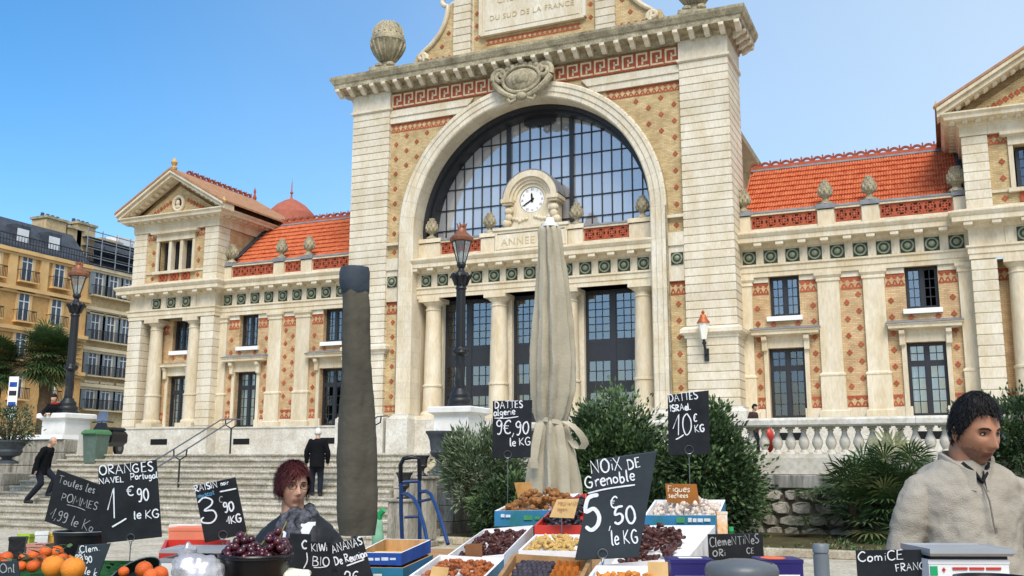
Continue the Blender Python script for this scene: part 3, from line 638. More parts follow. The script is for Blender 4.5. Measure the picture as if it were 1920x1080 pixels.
# ---------------------------------------------------------------- wings
def wing(s):
    yw = 1.5
    lo = [(11.02,12.56,2.06,5.1),(16.68,18.2,2.06,5.1)]; up = [(11.17,12.46,6.5,8.33),(16.8,18.08,6.5,8.33)]
    b = S(s); holed(b, 10.0, 19.4, 1.9, 8.4, yw, lo+up); b.build('brick_wall', BRICKP, ST)
    b = S(s); b.box(9.9,19.5,yw-.22,yw+.5,-.4,1.98); b.box(9.9,19.5,yw-.28,yw+.5,1.98,2.055); pl = b.build('plinth', WHITE_ST, ST)
    for x in (11.75,13.7,15.6,17.4):
        if x in (11.75,17.4): b = S(s); b.box(x-.55,x+.55,yw-.228,yw-.1,1.1,1.42); b.build('cellar_vent', DARK, pl)
    for (a, c) in ((9.95,10.42),(13.25,14.15),(15.12,15.98),(18.86,19.36)):
        b = S(s); w_ = .06
        b.loftz([(a-.16,c+.16,yw-.27,yw+.1,2.056),(a-.16,c+.16,yw-.27,yw+.1,2.3),(a-w_,c+w_,yw-.2,yw+.1,2.36),(a-w_,c+w_,yw-.2,yw+.1,3.78),(a-w_-.03,c+w_+.03,yw-.23,yw+.1,3.82),(a-w_-.03,c+w_+.03,yw-.23,yw+.1,3.88),(a,c,yw-.15,yw+.1,3.96),(a,c,yw-.15,yw+.1,7.9),(a-.05,c+.05,yw-.2,yw+.1,7.93),(a-.05,c+.05,yw-.2,yw+.1,8.02),(a-.02,c+.02,yw-.17,yw+.1,8.05),(a-.12,c+.12,yw-.26,yw+.1,8.18),(a-.12,c+.12,yw-.26,yw+.1,8.31)])
        b.build('pilaster', STONE, ST)
    for i, (a, c, e, f) in enumerate(up):
        curt = False
        window(s, a, c, e, f, yw+.28, [(e+.15,f-.15,4)], 2, 2, GLASS, skip=((1,0),) if (i == 1 and s == 1) else ())
        b = S(s); b.box(a-.14,c+.1,yw-.16,yw+.2,e-.2,e+.002); b.build('window_sill', PAINTW, ST)
    for i, (a, c, e, f) in enumerate(lo):
        lit = (s == 1 and i == 1) or s == -1 and i == 1
        window(s, a, c, e, f, yw+.28, [(e+.12,4.12,4),(4.36,f-.14,2)], 2, 2, GLASSB if lit and False else (GLASS if lit else GLASSD), curt=lit, name='french_window')
        m = (a+c)/2; b = S(s)
        b.box(m-.98,m+.98,yw-.1,yw+.05,5.102,5.62); b.box(a-.19,a-.001,yw-.1,yw+.05,2.06,5.1); b.box(c+.001,c+.19,yw-.1,yw+.05,2.06,5.1)
        b.mould([(0,5.6),(.08,5.62),(.34,5.66),(.36,5.68),(.36,5.78),(.42,5.84),(.42,5.88),(0,5.9)], [(m-1.06,yw+.05),(m-1.06,yw-.1),(m+1.06,yw-.1),(m+1.06,yw+.05)])
        for q in (-.9,.9): b.prism([(yw-.1,5.6),(yw-.4,5.6),(yw-.38,5.45),(yw-.26,5.35),(yw-.24,5.0),(yw-.1,4.95)], 'x', m+q-.11, m+q+.11)
        hd = b.build('window_hood', STONE, ST)
        b = S(s); b.prism([(yw-.55,5.885),(yw,5.9),(yw,6.05)], 'x', m-1.5, m+1.5); b.build('zinc_cover', LEAD, hd)
    for (a, c) in ((10.44,11.15),(12.48,13.2),(14.2,15.08),(16.02,16.78),(18.1,18.82)):
        b = S(s); b.box(a,c,yw-.05,yw+.05,8.06,8.32); b.build('stone_band', STONEW, ST)
        chevron(min(a*s,c*s), max(a*s,c*s), yw, 7.52, 8.05)
        b = S(s); b.box(a,c if c != 11.15 else 10.8,yw-.06,yw+.05,2.06,2.45); b.build('stone_band', STONEW, ST)
        a2, c2 = (a, c) if c == 15.08 else ((a, c-.35) if abs(a-10.44) < .01 or abs(a-16.02) < .01 else (a+.3, c))
        chevron(min(a2*s,c2*s), max(a2*s,c2*s), yw, 2.46, 2.95)
    for z in range(6):
        diamond(s*14.42, yw-.02, 3.35+.72*z-.0); diamond(s*14.9, yw-.02, 3.68+.72*z)
        for x in (10.62, 13.02, 16.2, 18.6):
            if 3.4+.72*z < 7.4: diamond(s*x, yw-.02, 3.42+.70*z)
    for x in (11.3,12.35,16.95,18.0): diamond(s*x, yw-.02, 6.16)
    xm = [10.37+.947*i for i in range(10)]; pth = [(10.0,yw-.1),(19.4,yw-.1)]
    entab(pth if s > 0 else [(-19.4,yw-.1),(-10.0,yw-.1)], [s*x for x in xm], [s*(x+.4735) for x in xm[:-1]], yw-.1)
    parapet(s, [(10.5,13.35),(14.15,15.2),(16.0,18.85)], [(9.98,10.46),(13.4,14.1),(15.25,15.95),(18.9,19.36)], yw+.1, [10.15,13.75,15.6,19.15], (9.98,19.36,False))
    # roof slope with tiles
    e0, e1, r0, r1 = 2.0, 11.35, 5.6, 14.55; sl = math.hypot(r0-e0, r1-e1); dy, dz = (r0-e0)/sl, (r1-e1)/sl
    b = S(s); b.add([(9.9,e0,e1-.05),(19.6,e0,e1-.05),(19.6,r0,r1-.05),(9.9,r0,r1-.05),(19.6,r0+4,e1),(9.9,r0+4,e1)], [(0,1,2,3),(3,2,4,5)], False); rf = b.build('roof', ROOF, ST)
    b = S(s); cols = 80; x0, x1 = 10.02, 19.4; cw = (x1-x0)/cols; rows = 9; rl = sl*.92/rows
    for j in range(rows):
        for i in range(cols):
            xa = x0+cw*i; q = rnd.uniform(-.006,.006); pts = []
            for (t_, lift) in ((0,.085),(rl*1.06,.012)):
                v = t_+rl*j; yy, zz = e0+dy*v, e1+dz*v
                for (u, hgt) in ((0,.0),(.18,.028),(.5,.048),(.82,.028),(1,.0)):
                    k = hgt+lift+q; pts.append((xa+cw*u, yy-dz*k, zz+dy*k))
            for (u, hgt) in ((0,.0),(.18,.028),(.5,.048),(.82,.028),(1,.0)):
                v = rl*j; pts.append((xa+cw*u, e0+dy*v, e1+dz*v))
            b.add(pts, [(i_,i_+1,6+i_,5+i_) for i_ in range(4)]+[(10+i_,11+i_,1+i_,i_) for i_ in range(4)], False)
    o = b.build('roof_tiles', ROOF, rf); o['kind'] = 'stuff'
    v = sl*.93; b = S(s); b.prism([(e0+dy*v-.06,e1+dz*v+.05),(e0+dy*(v+.2)-.06,e1+dz*(v+.2)+.05),(e0+dy*(v+.2),e1+dz*(v+.2)),(e0+dy*v,e1+dz*v)], 'x', 9.95, 19.5); b.build('flashing', LEAD, rf)
    b = S(s); b.tube([(19.28,e0-.1,e1+.12),(19.28,r0,r1+.1)], .13, 6, False); b.build('valley_flashing', mat('dark_lead', '#3c4046', .7) if s == 1 else bpy.data.materials['dark_lead'], rf)
    b = S(s); b.prism([(r0-.16,r1-.12),(r0-.1,r1+.12),(r0+.1,r1+.12),(r0+.16,r1-.12)], 'x', 9.9, 19.5); b.build('ridge', TERRA, rf)
    for i in range(19): ob('cresting_tile', CREST, rf, (s*(10.1+.5*i), r0, r1+.1+EYE))
    b = S(s); b.box(10,19.5,9.5,9.7,0,11.4); b.build('rear_wall', BRICKP, ST)
c_ = MB(); 
for i in range(10):
    a0, a1 = math.pi*i/10, math.pi*(i+1)/10
    c_.prism([(.24*math.cos(a0),.22*math.sin(a0)+.02),(.24*math.cos(a1),.22*math.sin(a1)+.02),(.14*math.cos(a1),.12*math.sin(a1)+.02),(.14*math.cos(a0),.12*math.sin(a0)+.02)], 'y', -.05, .05)
c_.box(-.25,.25,-.05,.05,-.06,.02); c_.lathe([(.035,0),(.045,.16),(.03,.2),(.045,.25),(0,.34)], (.25,0,0), 6)
CREST = c_.mesh('cresting_tile', mat('cresting_terracotta', '#9a5038', .8, .15, 4))
wing(1); wing(-1)

# ---------------------------------------------------------------- end pavilions
def pav(s):
    y0 = .8; xa, xb = 19.36, 25.64; xm = (xa+xb)/2; yr = 1.7
    # lower storey
    uh = (xm-.58,xm+.58,6.5,8.3); lh = (xm-.70,xm+.70,2.06,5.05)
    b = S(s); holed(b, xa+.5, xb-.5, 1.9, 8.4, yr, [uh,lh]); b.build('brick_wall', BRICKP, ST)
    b = S(s); b.box(xa-.2,xb+.2,y0-.3,y0+1.3,-.4,2.0); b.box(xa-.26,xb+.26,y0-.36,y0+1.3,2.0,2.09); pl = b.build('plinth', WHITE_ST, ST)
    b = S(s); b.box(xm-.6,xm+.6,y0-.31,y0-.2,1.1,1.42); b.build('cellar_vent', DARK, pl)
    for (a, c) in ((xa,xa+.95),(xb-.95,xb)):
        b = S(s); b.box(a+.04,c-.04,y0+.04,y0+8,2.1,8.35); pr = b.build('corner_pier', STONE, ST)
        courses(s, a, c, y0, y0+ (1.2), 2.12, 8.28, 14, parent=pr)
    for x in (xm-1.43, xm+1.43): column(s*x, y0+.5, 2.1, 8.3, .40, 3.9)
    for (a, c) in ((xa+.96,uh[0]-.25),(uh[1]+.25,xb-.96)):
        chevron(min(a*s,c*s), max(a*s,c*s), yr, 7.5, 8.0); chevron(min(a*s,c*s), max(a*s,c*s), yr, 2.5, 2.95)
        for z in range(5): diamond(s*(a+c)/2, yr-.02, 3.4+.8*z)
    for x in (xm-.45,xm+.45): diamond(s*x, yr-.02, 6.1)
    window(s, *uh, yr+.25, [(uh[2]+.15,uh[3]-.15,4)], 2, 2, GLASSD)
    b = S(s); b.box(uh[0]-.12,uh[1]+.12,yr-.14,yr+.2,6.28,6.5); b.build('window_sill', PAINTW, ST)
    window(s, *lh, yr+.25, [(2.2,4.0,4),(4.25,4.9,2)], 2, 2, GLASS, curt=True, name='french_window')
    b = S(s); b.box(xm-.9,xm+.9,yr-.1,yr+.05,5.06,5.5); b.mould([(0,5.5),(.3,5.56),(.32,5.7),(.38,5.76),(0,5.8)], [(xm-.95,yr+.05),(xm-.95,yr-.1),(xm+.95,yr-.1),(xm+.95,yr+.05)])
    for q in (-.84,.84): b.prism([(yr-.1,5.5),(yr-.36,5.5),(yr-.24,5.3),(yr-.22,4.9),(yr-.1,4.85)], 'x', xm+q-.11, xm+q+.11)
    for q in (-.81,.81): b.box(xm+q-.1,xm+q+.1,yr-.06,yr+.04,2.1,5.06)
    b.build('window_hood', STONE, ST)
    # entablature
    pth = [(xa,y0+8),(xa,y0+.02),(xb,y0+.02),(xb,y0+8)] if s > 0 else [(-xb,y0+8),(-xb,y0+.02),(-xa,y0+.02),(-xa,y0+8)]
    entab(pth, [s*(xm+1.1*k) for k in (-1,0,1)], [s*(xm+1.1*k) for k in (-1.5,-.5,.5,1.5)], y0+.02, xs_mut=[s*(xm+1.05*k) for k in (-3,-2,-1,0,1,2,3)])
    # upper storey
    wh = (xm-1.25,xm+1.25,11.1,12.92); b = S(s); holed(b, xa+.3, xb-.3, 10.3, 13.55, y0+.12, [wh], .5); b.build('brick_wall', BRICK, ST)
    for (a, c) in ((xa,xa+.98),(xb-.98,xb)):
        b = S(s); b.box(a+.03,c-.03,y0+.03,y0+1,10.37,13.55); pr = b.build('corner_pier', STONE, ST)
        courses(s, a, c, y0, y0+1.0, 10.4, 13.5, 8, parent=pr)
    for q in (xa+.06,xb-.3): b = S(s); b.box(q,q+.24,y0+1.02,y0+8,10.3,13.55); b.build('side_wall', BRICKP, ST)
    b = S(s); b.box(wh[0]-.18,wh[1]+.18,y0-.02,y0+.2,12.93,13.3); b.mould([(0,13.28),(.2,13.34),(.22,13.46),(0,13.5)], [(wh[0]-.25,y0+.2),(wh[0]-.25,y0-.02),(wh[1]+.25,y0-.02),(wh[1]+.25,y0+.2)])
    for q in (wh[0]-.18, wh[1]): b.box(q,q+.18,y0+.02,y0+.2,11.12,12.93)
    b.box(wh[0]-.3,wh[1]+.3,y0-.1,y0+.3,10.95,11.11); b.box(xa+.99,xb-.99,y0+.04,y0+.2,10.37,10.5)
    b.box(xa+.99,wh[0]-.3,y0+.05,y0+.2,11.0,11.12); b.box(wh[1]+.3,xb-.99,y0+.05,y0+.2,11.0,11.12)
    for q in (-.42,.42): b.box(xm+q-.11,xm+q+.11,y0+.05,y0+.4,11.12,12.93)
    b.build('window_surround', STONE, ST)
    for q in (-1,0,1):
        o = window(s, xm+q*.84-.31, xm+q*.84+.31, 11.12, 12.92, y0+.45, [(11.3,12.8,4)], 1, 2, GLASSD)
        panel(s*(xm+q*.84)-.3, s*(xm+q*.84)+.3, y0+.05, 10.52, 10.94, ST, .6)
    for z in (11.6,12.3): diamond(s*(xa+1.45), y0+.1, z); diamond(s*(xb-1.45), y0+.1, z)
    diamond(s*(xa+1.45), y0+.1, 10.75); diamond(s*(xb-1.45), y0+.1, 10.75)
    for (a, c) in ((xa+.99,wh[0]-.2),(wh[1]+.2,xb-.99)): chevron(min(a*s,c*s), max(a*s,c*s), y0+.12, 13.05, 13.5)
    # cornice and pediment
    pth = [(xa,y0+8),(xa,y0),(xb,y0),(xb,y0+8)] if s > 0 else [(-xb,y0+8),(-xb,y0),(-xa,y0),(-xa,y0+8)]
    b = S(); b.mould([(-.3,13.5),(.05,13.5),(.05,13.9),(.12,13.95),(.16,14.08),(.6,14.12),(.62,14.24),(.72,14.34),(.72,14.4),(-.2,14.42)], pth); co = b.build('cornice', STONE, ST)
    for i in range(15): ob('dentil', DENT, co, (s*(xa-.3+6.9*i/14), y0-.12, 14.06+EYE))
    for k in range(12):
        for xx, r_ in ((xa-.12,-1),(xb+.12,1)): ob('dentil', DENT, co, (s*xx, y0+.35+.5*k, 14.06+EYE), (0,0,s*r_*math.pi/2))
    ap = 16.75; xl, xr = xa-.85, xb+.85
    b = S(s); b.prism([(xa+.1,14.4),(xb-.1,14.4),(xm,ap-.55)], 'y', y0+.12, y0+.4); ty = b.build('tympanum', BRICK, ST)
    b = S(s); b.prism([(xa-.5,14.41),(xb+.5,14.41),(xm+.2,ap+.05),(xm-.2,ap+.05)], 'y', y0+.42, y0+6.9); b.build('gable_block', BRICKP, ST)
    sl_ = (ap-14.42)/(xm-xl)
    for q in (1,-1):
        b = S(s); x_t = xm-q*(xm-xl)
        for (h0,h1,yy0) in ((-.16,.06,y0-.68),(.06,.22,y0-.82)):
            b.prism([(x_t,14.42+h0),(xm,ap+h0),(xm,ap+h1),(x_t,14.42+h1)], 'y', yy0, y0+.2)
        b.build('raking_cornice', STONE, ty)
        for i in range(9):
            f_ = .12+.8*i/9; ob('dentil', DENT, ty, (s*(x_t+(xm-x_t)*f_), y0-.12, 14.42+(ap-14.42)*f_-.23+EYE), (0,s*-q*math.atan(sl_),0))
        b = S(s); b.prism([(x_t-q*.06,14.63),(xm,ap+.22),(xm,ap+.34),(x_t-q*.06,14.74)], 'y', y0-.86, y0+7.0); b.build('roof_slope', mat('pale_roof_tile', '#b58a66', .85, .15, 3, .2, 20, .2, col2='#9a6f52') if q == 1 and s == 1 else bpy.data.materials['pale_roof_tile'], ST)
    b = S(s); b.tube([(xm+.36*math.cos(a), y0+.06, 15.12+.42*math.sin(a)) for a in [2*math.pi*i/24 for i in range(25)]], .11, 7, cap=False); b.build('oculus_ring', STONE, ty)
    b = S(s); b.prism([(xm+.3*math.cos(a), 15.12+.36*math.sin(a)) for a in [2*math.pi*i/20 for i in range(20)]], 'y', y0+.06, y0+.2); b.build('oculus', HOLE, ty)
    b = S(s); b.ball((xm,y0+.0,15.15), .14,.12,.2); b.ball((xm,y0+.02,14.92), .2,.1,.12); b.build('oculus_bust', STONE, ty)
    for i in range(9):
        f_ = (i+1)/10; x_ = xa+.9+(xm-xa-.9)*f_
        for x in (x_, 2*xm-x_):
            if abs(x-xm) > .5 : diamond(s*x, y0+.1, 14.5+(ap-1.15-14.5)*f_)
    b = S(s); b.lathe([(.16,0),(.2,.12),(.1,.2),(.2,.42),(.1,.62),(0,.72)], (xm,y0-.5,ap+.3), 8); b.build('acroterion', mat('acroterion_stone', '#c9a46a', .8) if s == 1 else bpy.data.materials['acroterion_stone'], ST)
    b = S(s)
    for x in (xl,xr): b.lathe([(.1,0),(.14,.1),(.05,.25),(0,.4)], (x,y0-.7,14.6), 6)
    b.build('corner_acroteria', bpy.data.materials['acroterion_stone'], ST)
    for i in range(12): ob('cresting_tile', CREST, ST, (s*xm, y0+.8+.5*i, ap+.34+EYE), (0,0,math.pi/2))
    b = S(s); b.lathe([(.1,0),(.14,.15),(.05,.4),(.09,.55),(0,.9)], (xm,y0+6.9,ap+.3), 8); b.build('ridge_finial', TERRA, ST)
    ob('pine_cone_finial', CONE, ST, (s*(xa-.35), y0+.9, 11.42+EYE), (0,0,0), (.9,.9,1))
dn = MB(); dn.box(-.1,.1,-.3,.02,-.05,.075); DENT = dn.mesh('dentil', STONEW)
pav(1); pav(-1)
# dome behind the left wing
c = PY(545, 405, 14.0); b = MB()
b.lathe([(1.75,-1.2),(1.75,0),(1.55,.25),(1.05,.75),(.5,1.1),(.16,1.25),(.08,1.35),(.05,1.6),(.13,1.72),(.05,1.85),(.035,2.3),(.0,2.9)], (c.x,c.y,c.z), 24)
b.build('turret_dome', mat('red_slate', '#a9614c', .8, .1, 3), ST)
# wall lamp on the right corner pier
def add_wall_lamp():
    p = Vector((8.62, -.02, 5.35+EYE))
    r = root('wall_lamp', p, 'small black wall lantern with copper cap on the right corner pier of the arch', 'lamp')
    b = MB(); b.tube([(0,0,-.55),(0,-.1,-.55),(0,-.3,-.35),(0,-.45,-.1),(0,-.5,.05)], .06, 8); b.box(-.1,.1,-.06,.01,-.85,-.3); b.ball((0,-.42,-.1), .1); b.build('bracket', IRON, r)
    b = MB(); b.lathe([(.12,.05),(.24,.75)], (0,-.5,0), 6, False); b.build('lantern_glass', mat('lantern_glass', '#e9e6da', .3, 0), r)
    b = MB(); b.lathe([(.28,.75),(.28,.8),(.16,.98),(.12,1.12),(.05,1.15),(.08,1.25),(0,1.35)], (0,-.5,0), 8); b.build('cap', mat('copper_cap', '#b2613a', .5, .1, 4, metal=.3), r)
add_wall_lamp()
# ================================================================== square, terrace, stairs and retaining wall
YB, YS, YP = -20.2, -20.5, -19.5                        # balustrade plane, top of the stairs
def PX(px, py, x):
    r = ray(px, py); return CAM + r*((x-CAM.x)/r.x)
ASPH = mat('grey_paving', '#8b8a86', .9, .12, .7, .3, 40, .2, col2='#6d6c69', fine=.4)
b = MB(); b.add([(-400,-400,0),(400,-400,0),(400,500,0),(-400,500,0)], [(0,1,2,3)]); tag(b.build('ground', ASPH), kind='structure')
TPAV = mat('terrace_paving', '#c9c2b2', .9, .1, 1.2, .2, 30, .2, fine=.3)
b = MB(); b.box(-34,70,YB+.35,30,.5,TER); ter_ = tag(b.build('terrace', TPAV), kind='structure')
b = MB(); b.add([(-40,-30.5,.004),(22,-30.5,.004),(22,-23.9,.004),(-40,-23.9,.004)], [(0,1,2,3)]); tag(b.build('pavement', mat('pale_flagstone', '#cdc5b3', .9, .1, 1.5, .25, 20, .2, col2='#a89d86', fine=.5)), kind='structure')
# stairs, stone by stone
STEP = objvar(mat('step_limestone', '#d0c9b9', .85, .1, 2.2, .3, 18, .2, col2='#aea58f', fine=.6), .12)
XL, XR = PY(140, 850, YS).x, PY(816, 850, YS).x
NS = 13; TR = .31; RI = TER/NS
b = MB(); b.box(XL-.3,XR+.05,YS+.02,YB+.34,.5,TER-.003); b.build('stair_landing', TPAV, ter_)
b = MB()
b.prism([(YS+.03,.0),(YS+.03,TER-.1)]+[(YS-TR*NS+.2,.0)], 'x', XL-.2, XR+.2); stairs = tag(b.build('stairs', STONEG), kind='structure')
WID = {0:3.2,1:2.6,2:2.2,3:1.8,4:1.4,5:.9}
for k in range(NS):
    y0 = YS-TR*(NS-k); zt = RI*(k+1); e = WID.get(k, 0); x = XL-e; xe = XR+e*.75
    while x < xe-.01:
        L_ = rnd.uniform(1.2,2.1); x1 = x+L_
        if xe-x1 < .7: x1 = xe
        q = MB(); dz_ = rnd.uniform(-.006,.004); dy_ = rnd.uniform(-.012,.012)
        # nosing profile
        q.prism([(y0+.02+dy_,zt-RI),(y0+.02+dy_,zt-.055),(y0-.02+dy_,zt-.05),(y0-.025+dy_,zt-.015),(y0+dy_,zt+dz_),(y0+TR+.06,zt+dz_),(y0+TR+.06,zt-RI)], 'x', x+.004, x1-.004)
        q.build('step_stone', STEP, stairs); x = x1
# stained end pieces of the lowest steps are cheek blocks
CHK = objvar(mat('cheek_stone', '#b8b0a0', .9, .1, 3, .35, 16, .2, col2='#6f6a5e', stretch=(1.5,1.5,.35), fine=.5), .15)
def block_wall(name, label, x0, x1, y0, y1, z0, z1, rows, wmin=.5, wmax=1.0):
    r = root(name, ((x0+x1)/2,(y0+y1)/2,z0), label, 'wall', world=True)
    b = MB(); b.box(x0+.03,x1-.03,y0+.03,y1-.03,z0,z1-.05); b.build('core', STONEG, r); h = (z1-z0)/rows
    for k in range(rows):
        x = x0
        while x < x1-.01:
            x2 = x+rnd.uniform(wmin,wmax); x2 = x1 if x1-x2 < wmin*.6 else x2
            q = MB(); j = .006; q.cbox(x+j,x2-j,y0+rnd.uniform(-.012,.012),y1,z0+h*k+j,z0+h*(k+1)-j,.015); q.build('stone_block', CHK, r); x = x2
    return r
xr0 = XR+.05
block_wall('stair_cheek_wall', 'stained grey stone cheek wall with an urn at the right of the stairs', xr0, xr0+1.55, -22.6, YB-.3, 0, 1.42, 4, .6, 1.0)
block_wall('stair_cheek_wall', 'grey stone cheek wall with a planter at the left of the stairs', XL-4.6, XL-.3, -22.6, YS-.05, 0, 1.36, 4, .7, 1.2)
# urns
def urn(c, h, label, m, grp='cast iron urns by the stairs'):
    r = root('garden_urn', c, label, 'urn', grp); k = h/.93
    b = MB(); b.box(-.19*k,.19*k,-.19*k,.19*k,0,.05*k); b.lathe([(.17*k,.05*k),(.16*k,.09*k),(.08*k,.16*k),(.06*k,.24*k),(.1*k,.3*k),(.09*k,.34*k)], n=18); b.build('foot', m, r)
    b = MB(); b.lathe([(.08*k,.33*k),(.17*k,.38*k),(.21*k,.46*k),(.19*k,.5*k),(.2*k,.55*k),(.22*k,.72*k),(.27*k,.84*k),(.31*k,.89*k),(.31*k,.93*k),(.26*k,.93*k),(.22*k,.84*k),(.0,.8*k)], n=24, cap=False); b.build('bowl', m, r)
    return r
URNM = mat('grey_cast_iron', '#4a4f55', .6, .15, 6, .1, 40, .3)
urn(P(823,886,21.6)-Vector((0,0,.02)), .92, 'grey cast iron urn on the cheek wall right of the stairs', URNM)
c = P(792,893,20.0); urn(Vector((c.x,c.y,c.z)), .42, 'small dark urn behind the blue hand truck, beside its handle', IRON)
c = P(757,935,19.0); urn(Vector((c.x,c.y,c.z)), .50, 'small dark urn behind the left upright of the blue hand truck', IRON)
q = P(792,893,20.0); q2 = P(757,935,19.0)
for p_, z_, lb in ((q,q.z,'narrow stone post under the small urn by the handle of the hand truck'),(q2,q2.z,'narrow stone post under the small urn left of the hand truck')):
    o = root('stone_post', (p_.x,p_.y,0), lb, 'post', 'stone posts at the foot of the stairs'); b = MB(); b.cbox(-.22,.22,-.22,.22,.12,z_-.06,.02); b.build('shaft', CHK, o); b = MB(); b.cbox(-.26,.26,-.26,.26,z_-.06,z_,.02); b.cbox(-.27,.27,-.27,.27,0,.12,.02); b.build('cap_and_foot', CHK, o)

# retaining wall with rubble, band and balustrade
RUB = objvar(mat('rubble_stone', '#c4beb0', .95, .15, 4, .7, 12, .15, col2='#837d70', fine=.6), .25)
MORT = mat('wall_mortar', '#6a6457', .95, .15, 3, .4, 20, .1)
xw0 = xr0+1.56; xw1 = PY(1990, 900, YB).x
rw = root('retaining_wall', ((xw0+xw1)/2, YB+.4, 0), 'rubble stone retaining wall with a grey band under the white balustrade', 'wall', world=True)
b = MB(); b.box(xw0,xw1,YB+.12,YB+.7,0,1.12); b.build('mortar_core', MORT, rw)
z = 0.02; row = 0
while z < 1.05:
    h = rnd.uniform(.22,.34); h = min(h, 1.12-z); x = xw0
    while x < min(xw1, PY(1760,950,YB).x):
        w_ = rnd.uniform(.28,.66); n = 7; q = MB(); pts = []
        for (dy, sc) in ((.14,1),(.03,.98),(-.04,.84)):
            for i in range(n):
                a = 2*math.pi*i/n+rnd.uniform(-.15,.15); cx, sz = math.cos(a), math.sin(a)
                m_ = max(abs(cx),abs(sz))**.75; pts.append((x+w_/2+cx/m_*(w_/2-.015)*sc*rnd.uniform(.94,1.02), YB+.05+dy+rnd.uniform(-.02,.02), z+h/2+sz/m_*(h/2-.012)*sc*rnd.uniform(.94,1.02)))
        fs = [(k*n+i, k*n+(i+1) % n, k*n+n+(i+1) % n, k*n+n+i) for k in range(2) for i in range(n)]+[tuple(range(2*n,3*n))]
        q.add(pts, fs, False); q.build('rubble_stone', RUB, rw); x += w_
    z += h
BAND = objvar(mat('stained_band', '#b3b0a8', .9, .1, 5, .2, 30, .2, col2='#55544f', stretch=(1.6,1.6,.14), fine=.3), .1)
x = xw0
while x < xw1:
    q = MB(); q.cbox(x+.004,min(x+1.55,xw1)-.004,YB-.02,YB+.75,1.125,1.415,.02); q.build('band_stone', BAND, rw); x += 1.55
bl = root('balustrade', ((xw0+xw1)/2, YB+.35, 1.42), 'white stone balustrade with vase balusters on the terrace edge right of the stairs', 'balustrade', world=True)
x = xw0
while x < xw1:
    q = MB(); q.cbox(x+.003,min(x+2.1,xw1)-.003,YB+.05,YB+.6,1.418,1.80,.012); q.build('plinth_block', WHITE_ST, bl); x += 2.1
b = MB(); b.box(xw0,xw1,YB+.1,YB+.55,1.803,1.86); b.build('base_rail', WHITE_ST, bl)
x = xw0
while x < xw1:
    x1_ = min(x+2.4,xw1)
    q = MB(); q.prism([(YB+.06,2.46),(YB+.59,2.46),(YB+.62,2.5),(YB+.62,2.6),(YB+.58,2.65),(YB+.07,2.65),(YB+.03,2.6),(YB+.03,2.5)], 'x', x+.003, x1_-.003); q.build('rail_stone', WHITE_ST, bl); x += 2.4
bb = MB(); bb.box(-.1,.1,-.1,.1,0,.05); bb.lathe([(.085,.05),(.085,.08),(.06,.1),(.095,.17),(.118,.24),(.11,.31),(.07,.4),(.05,.47),(.055,.5),(.08,.52),(.055,.545),(.07,.56)], n=14); bb.box(-.095,.095,-.095,.095,.555,.603)
BAL = bb.mesh('baluster', WHITE_ST)
x = PY(1150,830,YB).x; i = 0
while x < xw1:
    ob('baluster', BAL, bl, (x, YB+.325, 1.858)); x += .287
# planting bed and kerb
YK = -24.1
SOIL = mat('soil', '#4d4233', .95, .2, 3, .6, 20, .1, col2='#5a5a3a', fine=.5)
b = MB(); xs0, xs1 = xr0+1.6, xw1
N_ = 40; pts = []; fs = []
for j in range(7):
    for i in range(N_+1):
        pts.append((xs0+(xs1-xs0)*i/N_, YK+.1+(YB-YK)*j/6, .10+.03*noise.noise(Vector((i*.7,j*1.3,0)))+.03*j*.4))
for j in range(6):
    for i in range(N_): a = j*(N_+1)+i; fs.append((a,a+1,a+N_+2,a+N_+1))
b.add(pts, fs, True); tag(b.build('planting_bed', SOIL), kind='structure')
KERB = objvar(mat('kerb_stone', '#c4b9a4', .9, .1, 3, .3, 20, .2, col2='#9a8d75', fine=.4), .12)
kr = tag(MB().box(xs0,xs1,YK-.02,YK+.10,0,.10).build('kerb', KERB), kind='structure'); x = xs0
while x < xs1:
    q = MB(); q.cbox(x+.004,x+.996,YK-.06,YK+.14,0,.155,.02); q.build('kerb_stone', KERB, kr); x += 1.0
# wall left of the stairs
xl0 = XL-.25
wl = block_wall('terrace_wall', 'pale stone terrace wall left of the stairs behind the lamp pedestal', XL-12, xl0-.2, YS+.02, YS+.5, 0, 2.35, 6, .8, 1.4)
b = MB(); b.prism([(YS-.05,2.36),(YS+.57,2.36),(YS+.57,2.5),(YS-.05,2.5)], 'x', XL-12, xl0-.25); b.build('coping', PAINTW, wl)
# lamp pedestals and street lamps
PEDM = mat('pedestal_stucco', '#e9e7e1', .75, .05, 1.5, .1, 30, .25, col2='#cfccc2')
def pedestal(c, z0, z1, label):
    r = root('lamp_pedestal', (c.x,c.y,z0), label, 'pedestal', 'white lamp pedestals at the top of the stairs'); h = z1-z0; w_ = .5
    b = MB(); b.loftz([(-w_,w_,-w_,w_,.24),(-w_,w_,-w_,w_,h-.22)]); b.build('shaft', PEDM, r)
    b = MB(); b.loftz([(-w_+.02,w_-.02,-w_+.02,w_-.02,h-.24),(-w_-.06,w_+.06,-w_-.06,w_+.06,h-.18),(-w_-.13,w_+.13,-w_-.13,w_+.13,h-.15),(-w_-.13,w_+.13,-w_-.13,w_+.13,h-.03),(-w_-.09,w_+.09,-w_-.09,w_+.09,h)]); b.build('cap', PEDM, r)
    b = MB(); b.loftz([(-w_-.1,w_+.1,-w_-.1,w_+.1,0),(-w_-.1,w_+.1,-w_-.1,w_+.1,.2),(-w_-.02,w_+.02,-w_-.02,w_+.02,.26)]); b.build('foot', PEDM, r)
CAST = mat('cast_iron_black', '#1f2022', .45, .1, 8, .05, 50, .4)
COPP = mat('aged_copper', '#a4664a', .5, .25, 9, .05, 30, .4, col2='#6d4a33', metal=.4)
LGL = glassmat('lantern_panes', (.9,.95,1), .35, .04)
